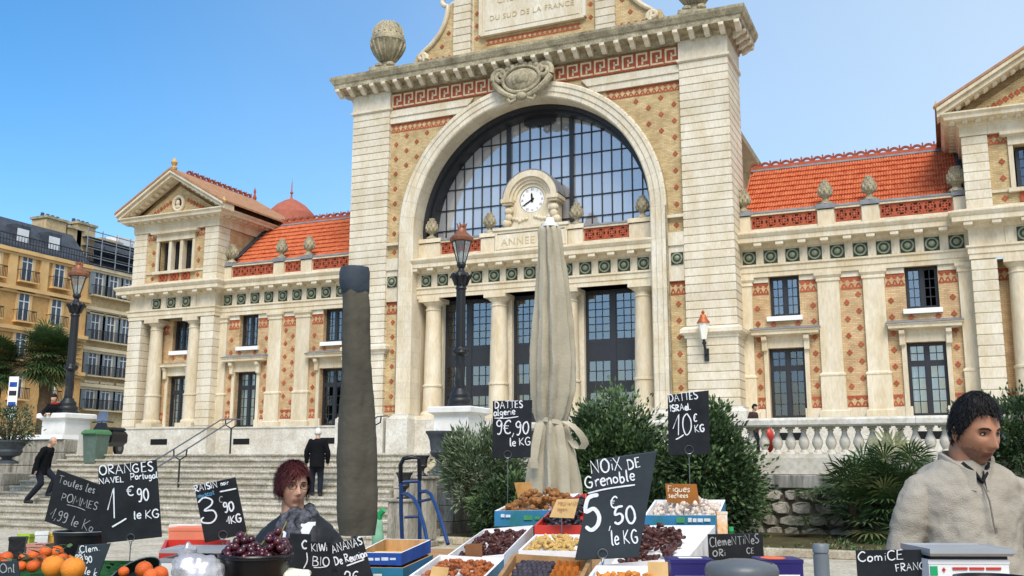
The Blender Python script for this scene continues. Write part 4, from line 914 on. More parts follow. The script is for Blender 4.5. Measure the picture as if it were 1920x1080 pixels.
def street_lamp(c, label, rz, k=1.0):
    r = root('street_lamp', c, label, 'street lamp', 'ornate street lamps on white pedestals', rz=rz)
    b = MB(); b.lathe([(.36*k,0),(.36*k,.05),(.30*k,.1),(.32*k,.16),(.31*k,.22),(.25*k,.27),(.26*k,.33),(.24*k,.38),(.18*k,.44),(.17*k,.5)], n=20); b.build('base', CAST, r)
    b = MB()
    NT, NZ, rr = 20, 22, .125*k; pts = []
    for j in range(NZ+1):
        t = j/NZ
        for i in range(NT):
            a = 2*math.pi*i/NT; q = rr*(1+.11*math.cos(5*a+t*9)) ; pts.append((q*math.cos(a), q*math.sin(a), .5+.9*t))
    b.add(pts, [(j*NT+i, j*NT+(i+1) % NT, j*NT+NT+(i+1) % NT, j*NT+NT+i) for j in range(NZ) for i in range(NT)], True); b.build('twisted_shaft', CAST, r)
    b = MB(); b.lathe([(.13*k,1.38),(.2*k,1.42),(.22*k,1.46),(.2*k,1.52),(.13*k,1.58),(.12*k,1.62)], n=18)
    for i in range(8): a = i*math.pi/4; b.ball((.19*k*math.cos(a),.19*k*math.sin(a),1.52), .05,.05,.06, 6,4)
    b.build('collar', CAST, r)
    b = MB(); b.lathe([(.125*k,1.6),(.115*k,3.2)], n=16, cap=False)
    for i in range(8):
        a = i*math.pi/4; b.tube([(.118*k*math.cos(a),.118*k*math.sin(a),1.62),(.112*k*math.cos(a),.112*k*math.sin(a),3.2)], .018, 5)
    b.build('shaft', CAST, r)
    b = MB(); b.lathe([(.12*k,3.16),(.16*k,3.2),(.13*k,3.26),(.15*k,3.4),(.24*k,3.55),(.2*k,3.6),(.1*k,3.68),(.06*k,3.8)], n=16)
    for i in range(8):
        a = i*math.pi/4; cx, sx_ = math.cos(a), math.sin(a); b.tube([(.14*k*cx,.14*k*sx_,3.3),(.2*k*cx,.2*k*sx_,3.46),(.28*k*cx,.28*k*sx_,3.58),(.31*k*cx,.31*k*sx_,3.5)], [.05,.05,.045,.02], 6)
    b.build('capital', CAST, r)
    lan = MB()
    for i in range(6):
        a = i*math.pi/3; lan.tube([(.09*math.cos(a),.09*math.sin(a),3.82),(.11*math.cos(a),.11*math.sin(a),3.92),(.27*math.cos(a),.27*math.sin(a),4.5)], .016, 5)
    lan.lathe([(.1,3.78),(.13,3.84),(.13,3.88),(.1,3.92)], n=12); lan.tube([(.28*math.cos(a),.28*math.sin(a),4.5) for a in [2*math.pi*i/12 for i in range(13)]], .02, 5, cap=False)
    L_ = lan.build('lantern_cage', CAST, r)
    for i in range(6):
        a, c_ = i*math.pi/3, (i+1)*math.pi/3
        q = MB(); q.add([(.112*math.cos(a),.112*math.sin(a),3.93),(.112*math.cos(c_),.112*math.sin(c_),3.93),(.265*math.cos(c_),.265*math.sin(c_),4.49),(.265*math.cos(a),.265*math.sin(a),4.49)], [(0,1,2,3)]); q.build('pane', LGL, L_)
    b = MB(); b.lathe([(.06,3.93),(.09,4.05),(.06,4.2),(.0,4.28)], n=10); b.build('bulb', mat('opal_bulb', '#e6e2d6', .4, 0), L_)
    b = MB(); b.lathe([(.31,4.5),(.33,4.53),(.33,4.6),(.29,4.64),(.22,4.7),(.14,4.78),(.12,4.86),(.09,4.9)], n=18)
    for i in range(7): a = 2*math.pi*i/7; b.tube([(.09*math.cos(a),.09*math.sin(a),4.88),(.14*math.cos(a),.14*math.sin(a),5.02)], [.03,.012], 5)
    b.ball((0,0,4.94), .06); b.build('hood', COPP, r)
for (px, lb, lb2) in ((862,'white square lamp pedestal at the right end of the stairs','tall black street lamp with copper hood in front of the arched window'),(126,'white square lamp pedestal at the left end of the stairs','tall black street lamp with copper hood in front of the ochre apartment house')):
    t_ = PY(px, 764 if px > 500 else 776, YP+.35); pedestal(t_, TER-.55, t_.z, lb); street_lamp((t_.x,t_.y,t_.z), lb2, .3)
# handrails
STEEL = mat('brushed_steel', '#85868a', .35, .05, 20, 0, 1, .5, metal=.9)
def stair_z(y): return max(0, min(TER, TER*(1+(y-YS)/(TR*NS))))
def handrail(px, label, double=True, y_top=YS+.4, y_bot=YS-TR*NS-.1):
    x0 = PY(px, 800, y_top).x; r = root('handrail', (x0, y_top, 0), label, 'handrail', world=True)
    offs = (-.22,.22) if double else (0,)
    ys = [y_top, YS-.1, (YS+y_bot)/2, y_bot]
    for o_ in offs:
        b = MB(); b.tube([(x0+o_, y, stair_z(y)+.98) for y in ys], .02, 8); b.build('rail', STEEL, r)
    for y in [q for q in (YS+.1, YS-TR*6, YS-TR*12) if q > y_bot]:
        b = MB(); b.tube([(x0,y,stair_z(y)-.05),(x0,y,stair_z(y)+.72)], .024, 8)
        if double: b.tube([(x0-.22,y,stair_z(y)+.97),(x0-.2,y,stair_z(y)+.8),(x0,y,stair_z(y)+.7),(x0+.2,y,stair_z(y)+.8),(x0+.22,y,stair_z(y)+.97)], .02, 6)
        else: b.tube([(x0,y,stair_z(y)+.7),(x0,y,stair_z(y)+.98)], .02, 6)
        b.build('post', IRON, r)
handrail(447, 'double steel handrail running down the middle of the stairs')
handrail(712, 'steel handrail beside the dark covered parasol', True, y_bot=YS-TR*3)
handrail(52, 'steel handrail at the far left edge of the stairs', False)
# litter bin
c = P(177, 868, 28.6); r = root('litter_bin', (c.x,c.y,c.z-.05), 'green litter bin beside the left lamp pedestal', 'bin')
BING = mat('bin_green', '#5d6f63', .55, .12, 6, .1, 30, .3)
b = MB(); b.loftz([(-.22,.22,-.2,.2,.06),(-.27,.27,-.25,.25,.86)]); b.build('body', BING, r)
b = MB(); b.loftz([(-.3,.3,-.28,.28,.86),(-.3,.3,-.28,.28,.93),(-.24,.24,-.22,.22,1.0)]); b.tube([(-.27,-.3,.9),(.27,-.3,.9)], .03, 6); b.build('lid', mat('bin_lid', '#4f7d52', .5, .1, 6), r)
b = MB()
for s in (-1,1): b.tube([(s*.2-.03,.2,.07),(s*.2+.03,.2,.07)], .08, 12)
b.build('wheels', IRON, r)
# bollard
c = PZ(1547, 1190, 0); r = root('bollard', (c.x,c.y,0), 'grey metal bollard standing on the paving before the planted bed', 'bollard')
gm = mat('grey_enamel', '#6d7377', .45, .06, 6, .02, 40, .4)
hb = P(1547,1022,(c-CAM).dot(FW)).z
b = MB(); b.lathe([(.075,0),(.075,hb-.1)], n=20); b.build('post', gm, r); b = MB(); b.lathe([(.068,hb-.1),(.068,hb-.085),(.078,hb-.08),(.078,hb-.012),(.068,hb)], n=20); b.build('cap', gm, r)
b = MB(); b.lathe([(.12,0),(.12,.03),(.076,.05)], n=20); b.build('foot', gm, r)

# ================================================================== houses on the left
XO = -45.0
OCH = mat('ochre_render', '#d2aa72', .9, .1, .5, .1, 10, .15, col2='#c0965f', fine=.2)
OCHL = mat('ochre_trim', '#dcb67e', .9, .08, .8, .1, 10, .15)
SLATE = mat('dark_slate', '#454a52', .6, .2, 2.5, .15, 8, .3)
CREAM = mat('cream_render', '#d3bc92', .9, .1, .6, .1, 10, .15, col2='#b59e77', fine=.3)
CREAML = mat('cream_trim', '#d9c8a6', .9, .08, .8)
SHUT = mat('grey_shutter', '#8f979c', .7, .1, 3); WFR = mat('white_frame', '#d9dde0', .6, .05, 3)
def house(name, label, X, y0, y1, z1, wallm, trimm, cols, rows, shut=True, rail=True, wz=1.85, ww=1.05, grow=()):
    r = root(name, (X-5, (y0+y1)/2, 0), label, 'building', world=True)
    b = MB(); b.box(X-12, X, y0, y1, 0, z1); b.build('wall', wallm, r)
    for z in grow:
        b = MB(); b.box(X-.02,X+.35,y0-.1,y1+.1,z,z+.28); b.box(X-.02,X+.2,y0-.05,y1+.05,z-.2,z); b.build('string_course', trimm, r)
    for cy in cols:
        for zi, z in enumerate(rows):
            b = MB(); b.box(X-.0,X+.1,cy-ww/2-.2,cy-ww/2,z-.1,z+wz+.1); b.box(X,X+.1,cy+ww/2,cy+ww/2+.2,z-.1,z+wz+.1); b.box(X,X+.2,cy-ww/2-.3,cy+ww/2+.3,z+wz+.1,z+wz+.3); b.box(X,X+.14,cy-ww/2-.25,cy+ww/2+.25,z-.22,z-.1)
            wo = b.build('window', trimm, r)
            b = MB(); b.box(X+.005,X+.03,cy-ww/2,cy+ww/2,z-.1,z+wz+.1); b.build('pane', GLASSH, wo)
            b = MB()
            for q in (-.5,0,.5): b.box(X+.03,X+.07,cy+q*ww*.94-.04,cy+q*ww*.94+.04,z-.1,z+wz+.1)
            b.box(X+.03,X+.068,cy-ww/2,cy+ww/2,z+wz*.68,z+wz*.68+.07); b.build('frame', WFR, wo)
            if shut:
                for q in (-1,1):
                    b = MB(); b.box(X+.11,X+.16,cy+q*(ww/2+.3)-.24,cy+q*(ww/2+.3)+.24,z-.1,z+wz); 
                    for t in range(10): b.box(X+.155,X+.175,cy+q*(ww/2+.3)-.2,cy+q*(ww/2+.3)+.2,z+.0+t*wz*.095,z+.06+t*wz*.095)
                    b.build('shutter', SHUT, wo)
            if rail:
                b = MB(); w2 = ww/2+.35
                b.box(X,X+.5,cy-w2,cy+w2,z-.3,z-.2); b.build('balcony_slab', trimm, wo)
                b = MB()
                for i in range(13): yy = cy-w2+2*w2*i/12; b.box(X+.45,X+.48,yy-.012,yy+.012,z-.2,z+.6)
                b.box(X+.44,X+.49,cy-w2,cy+w2,z+.6,z+.65)
                for yy in (cy-w2,cy+w2): b.box(X,X+.48,yy-.015,yy+.015,z+.58,z+.63)
                b.build('railing', IRON, wo)
    return r
GLASSH = mat('house_pane', '#3c4652', .15, .2, 2, 0, 1, .6)
ye0, ye1 = PX(-40, 455, XO).y, PX(168, 503, XO).y; ze = PX(0, 458, XO).z
zrow = [PX(52, y_, XO).z for y_ in (525, 600, 672, 745)]
ycol = [PX(50,500,XO).y, PX(110,515,XO).y, PX(-12,490,XO).y]
oh = house('ochre_apartment_house', 'ochre apartment house with a dark mansard roof at the far left', XO, ye0, ye1, ze, OCH, OCHL, ycol, zrow, False, True, 1.9, 1.0, [ze-.35, PX(52,548,XO).z, PX(52,622,XO).z, PX(52,695,XO).z])
for yq in (PX(82,500,XO).y, PX(140,500,XO).y, PX(22,500,XO).y):
    b = MB(); b.box(XO,XO+.18,yq-.35,yq+.35,PX(52,548,XO).z,ze-.35); b.build('pilaster', OCHL, oh)
zt = PX(0,404,XO-2.0).z
b = MB(); b.prism([(XO+.1,ze),(XO-2.2,zt),(XO-10,zt+.3),(XO-12,ze)], 'y', ye0-.05, ye1); ro = b.build('mansard_roof', SLATE, oh)
for px in (35, 95):
    yq = PX(px, 440, XO-1).y; b = MB(); b.box(XO-1.6,XO-.55,yq-.7,yq+.7,ze+.5,ze+2.0); b.build('dormer', SLATE, ro)
    b = MB(); b.box(XO-.57,XO-.5,yq-.5,yq+.5,ze+.7,ze+1.7); b.build('dormer_pane', WFR, ro)
b = MB()
for i in range(40): yy = ye0+(ye1-ye0)*i/39; b.box(XO+.2,XO+.23,yy-.015,yy+.015,ze,ze+.9)
b.box(XO+.18,XO+.25,ye0,ye1,ze+.9,ze+.97); b.box(XO+.19,XO+.24,ye0,ye1,ze+.45,ze+.5); b.build('roof_railing', IRON, oh)
for (px, py, w_, h_) in ((93,415,2.0,2.6),(150,425,1.9,4.6),(128,432,1.4,3.0)):
    c = PX(px, py, XO-3.5); b = MB(); b.box(c.x-.8,c.x+.8,c.y-w_/2,c.y+w_/2,c.z-h_,c.z); ch = b.build('chimney', CREAM, oh)
    b = MB(); b.box(c.x-.95,c.x+.95,c.y-w_/2-.12,c.y+w_/2+.12,c.z,c.z+.2); b.build('chimney_cap', STONEG, ch)
    for t in range(4): b = MB(); b.lathe([(.16,0),(.13,.35)], (c.x, c.y-w_/2+w_*(t+.5)/4, c.z+.2), 8); b.build('chimney_pot', SLATE, ch)
XG = -47.5
yg0, yg1 = ye1+1.4, PX(262, 520, XG).y+6; zg = PX(200, 505, XG).z
zr2 = [PX(190, y_, XG).z for y_ in (552, 636, 702, 765)]
gh = house('cream_apartment_house', 'grey-beige apartment house with dark balconies between the ochre house and the station', XG, yg0, yg1, zg, CREAM, CREAML, [PX(178,600,XG).y, PX(207,600,XG).y, PX(236,600,XG).y, PX(260,600,XG).y], zr2, True, True, 1.9, .9, [zg-.3, PX(190,660,XG).z, PX(190,728,XG).z, PX(190,585,XG).z])
zt = PX(185,455,XG-1.5).z
b = MB(); b.prism([(XG+.1,zg),(XG-1.5,zt),(XG-9,zt),(XG-11,zg)], 'y', yg0, yg1); ro = b.build('mansard_roof', SLATE, gh)
SCAF = mat('scaffold_tube', '#8a9097', .5, .1, 5, metal=.5)
sf = root('scaffolding', (XG+.6,(yg0+yg1)/2,zg), 'grey tube scaffolding around the roof of the grey-beige house', 'scaffolding', world=True)
nY = 8
for i in range(nY+1):
    yy = yg0+(yg1-yg0)*i/nY; b = MB(); b.tube([(XG+.5,yy,zg),(XG+.5,yy,zt+.5)], .05, 5); b.tube([(XG-.9,yy,zg),(XG-.9,yy,zt+.5)], .05, 5); b.build('upright', SCAF, sf)
for j in range(4):
    z = zg+.6+(zt-zg)*j/3.4; b = MB(); b.tube([(XG+.5,yg0,z),(XG+.5,yg1,z)], .045, 5); b.build('ledger', SCAF, sf)
    b = MB(); b.box(XG-.8,XG+.45,yg0,yg1,z-.55,z-.5); b.build('deck_board', mat('deck_board', '#6f7277', .8, .2, 2) if j == 0 else bpy.data.materials['deck_board'], sf)
c = PX(195,452,XG-3); b = MB(); b.box(c.x-1,c.x+1,c.y-1.3,c.y+1.3,c.z-2.5,c.z); b.build('chimney', CREAM, gh)
c = PX(222,452,XG-3); b = MB(); b.box(c.x-1,c.x+1,c.y-1.0,c.y+1.6,c.z-2.5,c.z+.2); b.build('roof_hut', WFR, gh)
# ================================================================== plants
def leafmat(name, c1, c2):
    m = mat(name, c1, .55, .2, 6, 0, 1, .35, col2=c2); b = m.node_tree.nodes['Principled BSDF']
    b.inputs['Transmission Weight'].default_value = 0; return m
LAUR = [leafmat('laurel_leaf', '#3d5232', '#283a20'), leafmat('laurel_leaf_light', '#62784a', '#3d552e')]
OLEA = [leafmat('oleander_leaf', '#5b6b4a', '#37492f'), leafmat('oleander_leaf_pale', '#8a9678', '#5b6b4a')]
FANP = [leafmat('fan_palm_leaf', '#4c6338', '#2f4526'), leafmat('fan_palm_leaf_dry', '#7c7b4c', '#4d5a33')]
BARK = mat('bark', '#5a4a38', .95, .2, 6, .5, 20, .1)
def leaf(b, p, d, n_, L, W, rg):
    s_ = d.cross(n_)
    if s_.length < 1e-5: return
    s_.normalize(); up = s_.cross(d).normalized(); m = p+d*(L*.45)+up*(-W*.18)
    b.add([p, m+s_*W*.5+up*W*.2, p+d*L-up*(L*.12), m-s_*W*.5+up*W*.2], [(0,1,2),(0,2,3)], False)
def shrub(name, label, c, rx, ry, rz, n, L, W, mats, seed, group=None, clumps=60, base=None, spiky=0.0, gap=.0):
    rg = random.Random(seed); base = c.z-rz if base is None else base
    r = root(name, (c.x,c.y,base), label, 'shrub', group, world=True); b = MB(); st = MB()
    cl = []
    for k in range(clumps):
        while True:
            v = Vector((rg.uniform(-1,1),rg.uniform(-1,1),rg.uniform(-1,1)))
            if .25 < v.length < 1: break
        v = v*(.55+.45*rg.random()**.5)/max(v.length,.6)
        k_ = (1+.5*noise.noise(v*1.9+Vector((seed,0,0))))*(1.28 if rg.random() < .12 else 1); cl.append((Vector((v.x*rx*k_, v.y*ry*k_, v.z*rz*k_)), v.normalized(), rg.uniform(.6,1.25)))
    for q, vd, sz in cl:
        st.tube([Vector((c.x+q.x*.12, c.y+q.y*.12, base)), Vector((c.x+q.x*.5, c.y+q.y*.5, (c.z+q.z+base)/2)), c+q], [.02,.013,.006], 5)
    per = max(1, n//clumps)
    for q, vd, sz in cl:
        b.m = 1 if rg.random() < .32 else 0
        R_ = .34*min(rx,rz)*sz
        for k in range(per):
            v = Vector((rg.gauss(0,1),rg.gauss(0,1),rg.gauss(0,1)))*.55
            p = c+q+v*R_; 
            if p.z < base: continue
            d = (v.normalized()*.8+vd*.7+Vector((0,0,.35+spiky))+Vector((rg.gauss(0,.4),rg.gauss(0,.4),rg.gauss(0,.4)))).normalized()
            leaf(b, p, d, Vector((rg.gauss(0,1),rg.gauss(0,1),rg.gauss(0,1)+1)).normalized(), L*rg.uniform(.7,1.25), W*rg.uniform(.8,1.2), rg)
    o = b.build('foliage', mats, r); st.build('stems', BARK, r); return r
shrub('oleander_shrub', 'grey-green narrow-leaved shrub right of the urn and below the lamp pedestal', P(905,875,21.3), .95,.8,.72, 9000, .15, .034, OLEA, 3, 'shrubs in the planted bed', 70, .1, .3)
shrub('laurel_shrub', 'large dark shrub behind the beige parasol', P(1150,880,21.0), 1.0,.9,1.2, 26000, .12, .06, LAUR, 5, 'shrubs in the planted bed', 130, .1)
shrub('laurel_shrub', 'dark green shrub rising behind the dattes israel board', P(1318,910,20.6), 1.05,.9,1.08, 22000, .12, .06, LAUR, 9, 'shrubs in the planted bed', 120, .1)
shrub('laurel_shrub', 'slender leafy shoots beside the right edge of the dattes israel board', P(1352,820,20.7), .45,.45,.72, 2600, .12, .06, [LAUR[1],LAUR[1]], 12, 'shrubs in the planted bed', 40, .2)
shrub('laurel_shrub', 'low dark shrub at the foot of the wall between urn and beige parasol', P(968,955,20.3), .9,.7,.55, 9000, .12, .055, LAUR, 14, 'shrubs in the planted bed', 60, .08)
shrub('laurel_shrub', 'low dark shrub behind the walnut crate and the noix board', P(1215,965,20.2), 1.3,.7,.65, 12000, .12, .055, LAUR, 15, 'shrubs in the planted bed', 70, .08)
shrub('laurel_shrub', 'dense dark shrub behind the head of the man in fleece', P(1905,865,20.4), .95,.9,1.25, 20000, .12, .06, LAUR, 17, 'shrubs in the planted bed', 110, .1)
# fan palm bush
def fan(b, base, d, L, blades, rg, size):
    d = d.normalized(); tip = base+d*L+Vector((0,0,-.06*L)); side = d.cross(Vector((0,0,1)))
    side = side.normalized() if side.length > 1e-4 else Vector((1,0,0)); up = side.cross(d).normalized()
    b.m = 0; b.tube([base, base+d*L*.5+Vector((0,0,.03*L)), tip], .008, 4)
    b.m = 1 if rg.random() < .16 else 0
    for i in range(blades):
        a = (i/(blades-1)-.5)*R(rg.uniform(220,260)); dd = (d*math.cos(a)+side*math.sin(a)+up*rg.uniform(.02,.16)).normalized()
        l = size*(.75+.25*math.cos(a*.7))*rg.uniform(.85,1.1); w_ = size*.085; s_ = dd.cross(up).normalized()
        e = tip+dd*l-Vector((0,0,.16*l)); m = tip+dd*l*.55
        b.add([tip, m+s_*w_*.5, e, m-s_*w_*.5], [(0,1,2,3)], False)
c = PZ(1640, 1010, .12); c = P(1640,1000,20.0); c.z = .1
rg = random.Random(4); r = root('fan_palm_bush', (c.x,c.y,.1), 'bushy fan palm with spiky leaves before the balustrade, left of the man in fleece', 'palm', world=True)
cores = [Vector((c.x-.35,c.y,.1)), Vector((c.x+.45,c.y+.1,.1)), Vector((c.x+.9,c.y+.2,.1)), Vector((c.x+.1,c.y-.2,.1))]
for k, q in enumerate(cores):
    h = (1.0,1.2,.9,.6)[k]; b = MB(); b.tube([q, q+Vector((rg.uniform(-.1,.1),0,h))], [.11,.1], 9); b.build('trunk', BARK, r)
b = MB()
for i in range(170):
    k = rg.randrange(4); q = cores[k]+Vector((0,0,(.95,1.15,.8,.5)[k]*rg.uniform(.55,1.0)))
    a = rg.uniform(0,2*math.pi); el = rg.uniform(-.5,1.25); d = Vector((math.cos(a)*math.cos(el), math.sin(a)*math.cos(el), math.sin(el)))
    fan(b, q, d, rg.uniform(.45,1.05), 17, rg, rg.uniform(.45,.68))
b.build('fronds', FANP, r)
# tall palms by the ochre house
PALM = [leafmat('palm_frond', '#4d6538', '#2e4424'), leafmat('palm_frond_dry', '#8b7443', '#5b4b2c')]
def palm(c, z0, label, seed, k=1.0):
    rg = random.Random(seed); r = root('palm_tree', (c.x,c.y,z0), label, 'palm tree', 'palm trees by the ochre house', world=True)
    top = Vector((c.x,c.y,c.z-.2)); N_ = 14; b = MB()
    b.tube([(c.x, c.y, z0+(top.z-z0)*i/N_) for i in range(N_+1)], [(.30 if i % 2 else .26)*k for i in range(N_+1)], 12); b.build('trunk', BARK, r)
    b = MB()
    for i in range(260):
        a = rg.uniform(0,2*math.pi); el = rg.uniform(-1.1,1.3); d = Vector((math.cos(a)*math.cos(el), math.sin(a)*math.cos(el), math.sin(el)))
        fan(b, top+Vector((0,0,rg.uniform(-.35,.2))), d, rg.uniform(.6,1.15)*k, 15, rg, rg.uniform(.6,.9)*k)
    b.build('crown', PALM, r)
palm(P(92,655,44), .0, 'fan palm with a thick shaggy trunk left of the street lamp', 21, .95)
palm(P(-2,668,44), .0, 'fan palm cut off by the left edge of the picture', 22, .8)
# planter left
c = P(12, 868, 26.5); r = root('stone_planter', (c.x,c.y,c.z), 'grey cast iron planter bowl on the cheek wall at the far left', 'planter')
b = MB(); b.lathe([(.3,-.02),(.3,.04),(.12,.1),(.14,.16)], n=20); b.build('foot', URNM, r)
b = MB(); b.lathe([(.14,.15),(.32,.2),(.38,.3),(.36,.36),(.44,.5),(.5,.56),(.5,.6),(.42,.6),(.36,.5),(0,.46)], n=24, cap=False); b.build('bowl', URNM, r)
shrub('planter_shrub', 'small green shrub growing in the planter at the far left', Vector((c.x,c.y,c.z+.95)), .75,.6,.52, 1800, .11, .035, [LAUR[0],OLEA[0]], 31, None, 40, c.z+.48)
# ground cover in the bed
rg = random.Random(8); b = MB()
for i in range(1500):
    x = rg.uniform(xs0,xs1); y = rg.uniform(YK+.25,YB-.1)
    if noise.noise(Vector((x*.9,y*.9,3))) < -.02: continue
    b.m = rg.randrange(2)
    for k in range(4):
        a = rg.uniform(0,6.3); d = Vector((math.cos(a)*.7,math.sin(a)*.7,rg.uniform(.3,1))).normalized(); leaf(b, Vector((x+rg.gauss(0,.05),y+rg.gauss(0,.05),.1+rg.uniform(0,.05))), d, Vector((0,0,1)), rg.uniform(.06,.14), .035, rg)
tag(b.build('ground_cover', [LAUR[1],FANP[1]]), 'low green ground cover and dry leaves in the planted bed', 'plants', kind='stuff')
# ================================================================== market
FH = Vector((-math.sin(YAW), math.cos(YAW), 0)); ZV = Vector((0,0,1))       # horizontal view direction
WOOD = mat('plywood', '#a9835a', .8, .15, 4, .15, 30, .2, stretch=(1,6,1)); WOODL = mat('pale_wood', '#c49a66', .75, .15, 5, .15, 30, .2, stretch=(6,1,1))
CLOTHG = mat('dark_cloth', '#2b2d30', .9, .1, 5); KRAFT = mat('kraft_card', '#c99a5e', .85, .12, 14, .1, 40, .15, col2='#a67b47'); KRAFTL = mat('pale_card', '#e2bd83', .85, .1, 14)
BLUE = mat('blue_print_card', '#2f78ad', .6, .25, 9, 0, 1, .3, col2='#256a6e'); BLUED = mat('deep_blue_card', '#2457a6', .6, .2, 7, 0, 1, .3, col2='#1d3f8a')
PAPW = mat('white_paper', '#eceae8', .8, .05, 9, .25, 14, .2); REDP = mat('red_plastic', '#c2392d', .4, .05, 5, 0, 1, .4); BLKP = mat('black_plastic', '#121214', .35, .1, 8, .03, 40, .45)
PURP = mat('purple_card', '#2b2568', .5, .1, 6, 0, 1, .3); SLATEB = mat('slate_board', '#1b1e21', .75, .18, 7, .05, 60, .25, col2='#2a2e32'); SLATEG = mat('grey_slate_board', '#30373d', .75, .12, 5, .05, 60, .25, col2='#3b4349')
CHALK = mat('chalk_paint', '#eef2f6', .9, .07, 90); CHALKG = mat('grey_chalk', '#a9adad', .95, .15, 120); CHALKB = mat('blue_chalk', '#5d94b8', .9, .1, 60); WIRE = mat('wire', '#8d8f90', .35, .05, 20, metal=.85)
def zt(p):                                                    # display boards rise a little towards the back
    d = (p-CAM).dot(FW); return 1.03+(d-3.1)*.055
# stalls
def stall(name, label, x0, x1, d0, d1, clothm):
    r = root(name, (CAM.x+FH.x*(d0+d1)/2+RT0.x*(x0+x1)/2, CAM.y+FH.y*(d0+d1)/2+RT0.y*(x0+x1)/2, 0), label, 'stall', 'market stalls', rz=YAW)
    w_, dp = (x1-x0)/2, (d1-d0)/2; z0, z1 = 1.03+(d0-3.1)*.055-.012, 1.03+(d1-3.1)*.055-.012
    b = MB(); b.prism([(-dp,z0-.03),(dp,z1-.03),(dp,z1),(-dp,z0)], 'x', -w_, w_); b.build('table_top', WOOD, r)
    for sx in (-1,1):
        for sy in (-1,1): b = MB(); b.box(sx*(w_-.08)-.025,sx*(w_-.08)+.025,sy*(dp-.08)-.025,sy*(dp-.08)+.025,0,min(z0,z1)-.03); b.build('leg', IRON, r)
    b = MB(); n = 60; pts = []
    for j, z in enumerate((z0+.004, .25)):
        for i in range(n+1): pts.append((-w_+2*w_*i/n, -dp-.012-(.02*math.sin(i*1.3)+.012*math.sin(i*2.9) if j else 0), z))
    b.add(pts, [(i,i+1,n+2+i,n+1+i) for i in range(n)], True); b.build('skirt_cloth', clothm, r)
    return r
stall('market_stall', 'fruit stall with oranges and grapes at the left', -2.35, -.62, 3.0, 4.55, CLOTHG)
stall('market_stall', 'dried fruit stall with date trays in the middle', -.56, 1.1, 3.0, 5.55, CLOTHG)
stall('market_stall', 'stall with the white scale at the right, before the man in fleece', 1.15, 2.2, 2.4, 3.2, CLOTHG)

class Tray: pass
def tray(name, label, cat, nl, nr, fr, fl, outm, inm, th=.012, depth=.05, rimm=None, zb=None, group=None, h=None):
    c = [P(*q) for q in (nl,nr,fr,fl)]; cc = sum(c, Vector())/4
    bz = min(zt(p) for p in c) if zb is None else zb
    base_z = bz
    if h: bz = max(bz, min(p.z for p in c)-h)
    r = root(name, (cc.x,cc.y,base_z), label, cat, group, world=True)
    if bz > base_z+.005:
        q = [cc+(p-cc)*.86 for p in c]; b = MB(); b.add([Vector((p.x,p.y,base_z)) for p in q]+[Vector((p.x,p.y,bz)) for p in q], [(i,(i+1) % 4,4+(i+1) % 4,4+i) for i in range(4)]+[(4,5,6,7)], False); b.build('display_riser', CLOTHG, r)
    names = ('front_panel','side_panel','back_panel','side_panel')
    inw = []
    for i in range(4): inw.append(c[i]+(Vector((cc.x,cc.y,c[i].z))-c[i]).normalized()*th*1.5)
    for i in range(4):
        a, e = c[i], c[(i+1) % 4]; ai, ei = inw[i], inw[(i+1) % 4]; b = MB()
        pts = [Vector((a.x,a.y,bz)),Vector((e.x,e.y,bz)),e,a,Vector((ai.x,ai.y,bz)),Vector((ei.x,ei.y,bz)),ei,ai]
        b.m = 0; b.add(pts, [(0,1,2,3)], False); b.m = 1; b.add(pts, [(5,4,7,6)], False); b.m = 2; b.add(pts, [(3,2,6,7)], False)
        b.build(names[i], [outm, inm, rimm or inm], r)
    b = MB(); fl_ = [Vector((p.x,p.y,max(bz+.004,p.z-depth))) for p in inw]
    b.add(fl_, [(0,1,2,3)], False); b.build('base', inm, r)
    t = Tray(); t.c = c; t.i = inw; t.f = fl_; t.r = r; return t
def patch(t, u, v, k=.92):
    u = .5+(u-.5)*k; v = .5+(v-.5)*k
    return (t.f[0]*(1-u)+t.f[1]*u)*(1-v)+(t.f[3]*(1-u)+t.f[2]*u)*v
def heap(t, n, mesh, name, label, cat, group, size, top=.05, seed=1, flat=False, jit=.25, urange=(0,1), vrange=(0,1), upright=False):
    rg = random.Random(seed)
    for i in range(n):
        u, v = rg.uniform(*urange), rg.uniform(*vrange); p = patch(t, u, v)
        e = min(u-urange[0],urange[1]-u,v-vrange[0],vrange[1]-v)/max(.01,(urange[1]-urange[0])); hgt = top*min(1, .25+e*3.2)
        p = p+Vector((0,0,size*.5+hgt*rg.random()**.6))
        o = ob(name, mesh, None, p, (rg.gauss(0,jit*2),rg.gauss(0,jit*2),rg.uniform(0,6.3)), rg.uniform(.85,1.15))
        tag(o, label, cat, group)
def fruit(name, rx, ry, rz, m, bumpy=.0, seed=0, nu=9, nv=6):
    b = MB(); b.ball((0,0,0), rx, ry, rz, nu, nv)
    b.v = [tuple(Vector(p)*(1+bumpy*noise.noise(Vector(p)*60+Vector((seed,0,0))))) for p in b.v]; return b.mesh(name, m)
DATEM = objvar(mat('date_skin', '#5a2a1c', .35, .2, 60, .3, 120, .45, col2='#3a1810'), .35)
DATEO = objvar(mat('dried_fruit_orange', '#b5682c', .45, .2, 50, .3, 120, .4, col2='#86401c'), .3)
WALN = objvar(mat('walnut_shell', '#a97846', .7, .2, 60, .6, 90, .2, col2='#7a4c28'), .3)
PRUN = objvar(mat('prune_skin', '#1a1416', .35, .2, 50, .3, 100, .5), .2); PLUM = objvar(mat('bloomed_plum', '#4a4550', .6, .25, 40, 0, 1, .3, col2='#2a2229'), .25)
PEAN = objvar(mat('peanut_shell', '#d8b878', .8, .15, 60, .5, 90, .2, col2='#b8904e'), .15); NOUG = objvar(mat('floury_fruit', '#e8dfd4', .9, .12, 50, .4, 80, .1, col2='#b79f88'), .12)
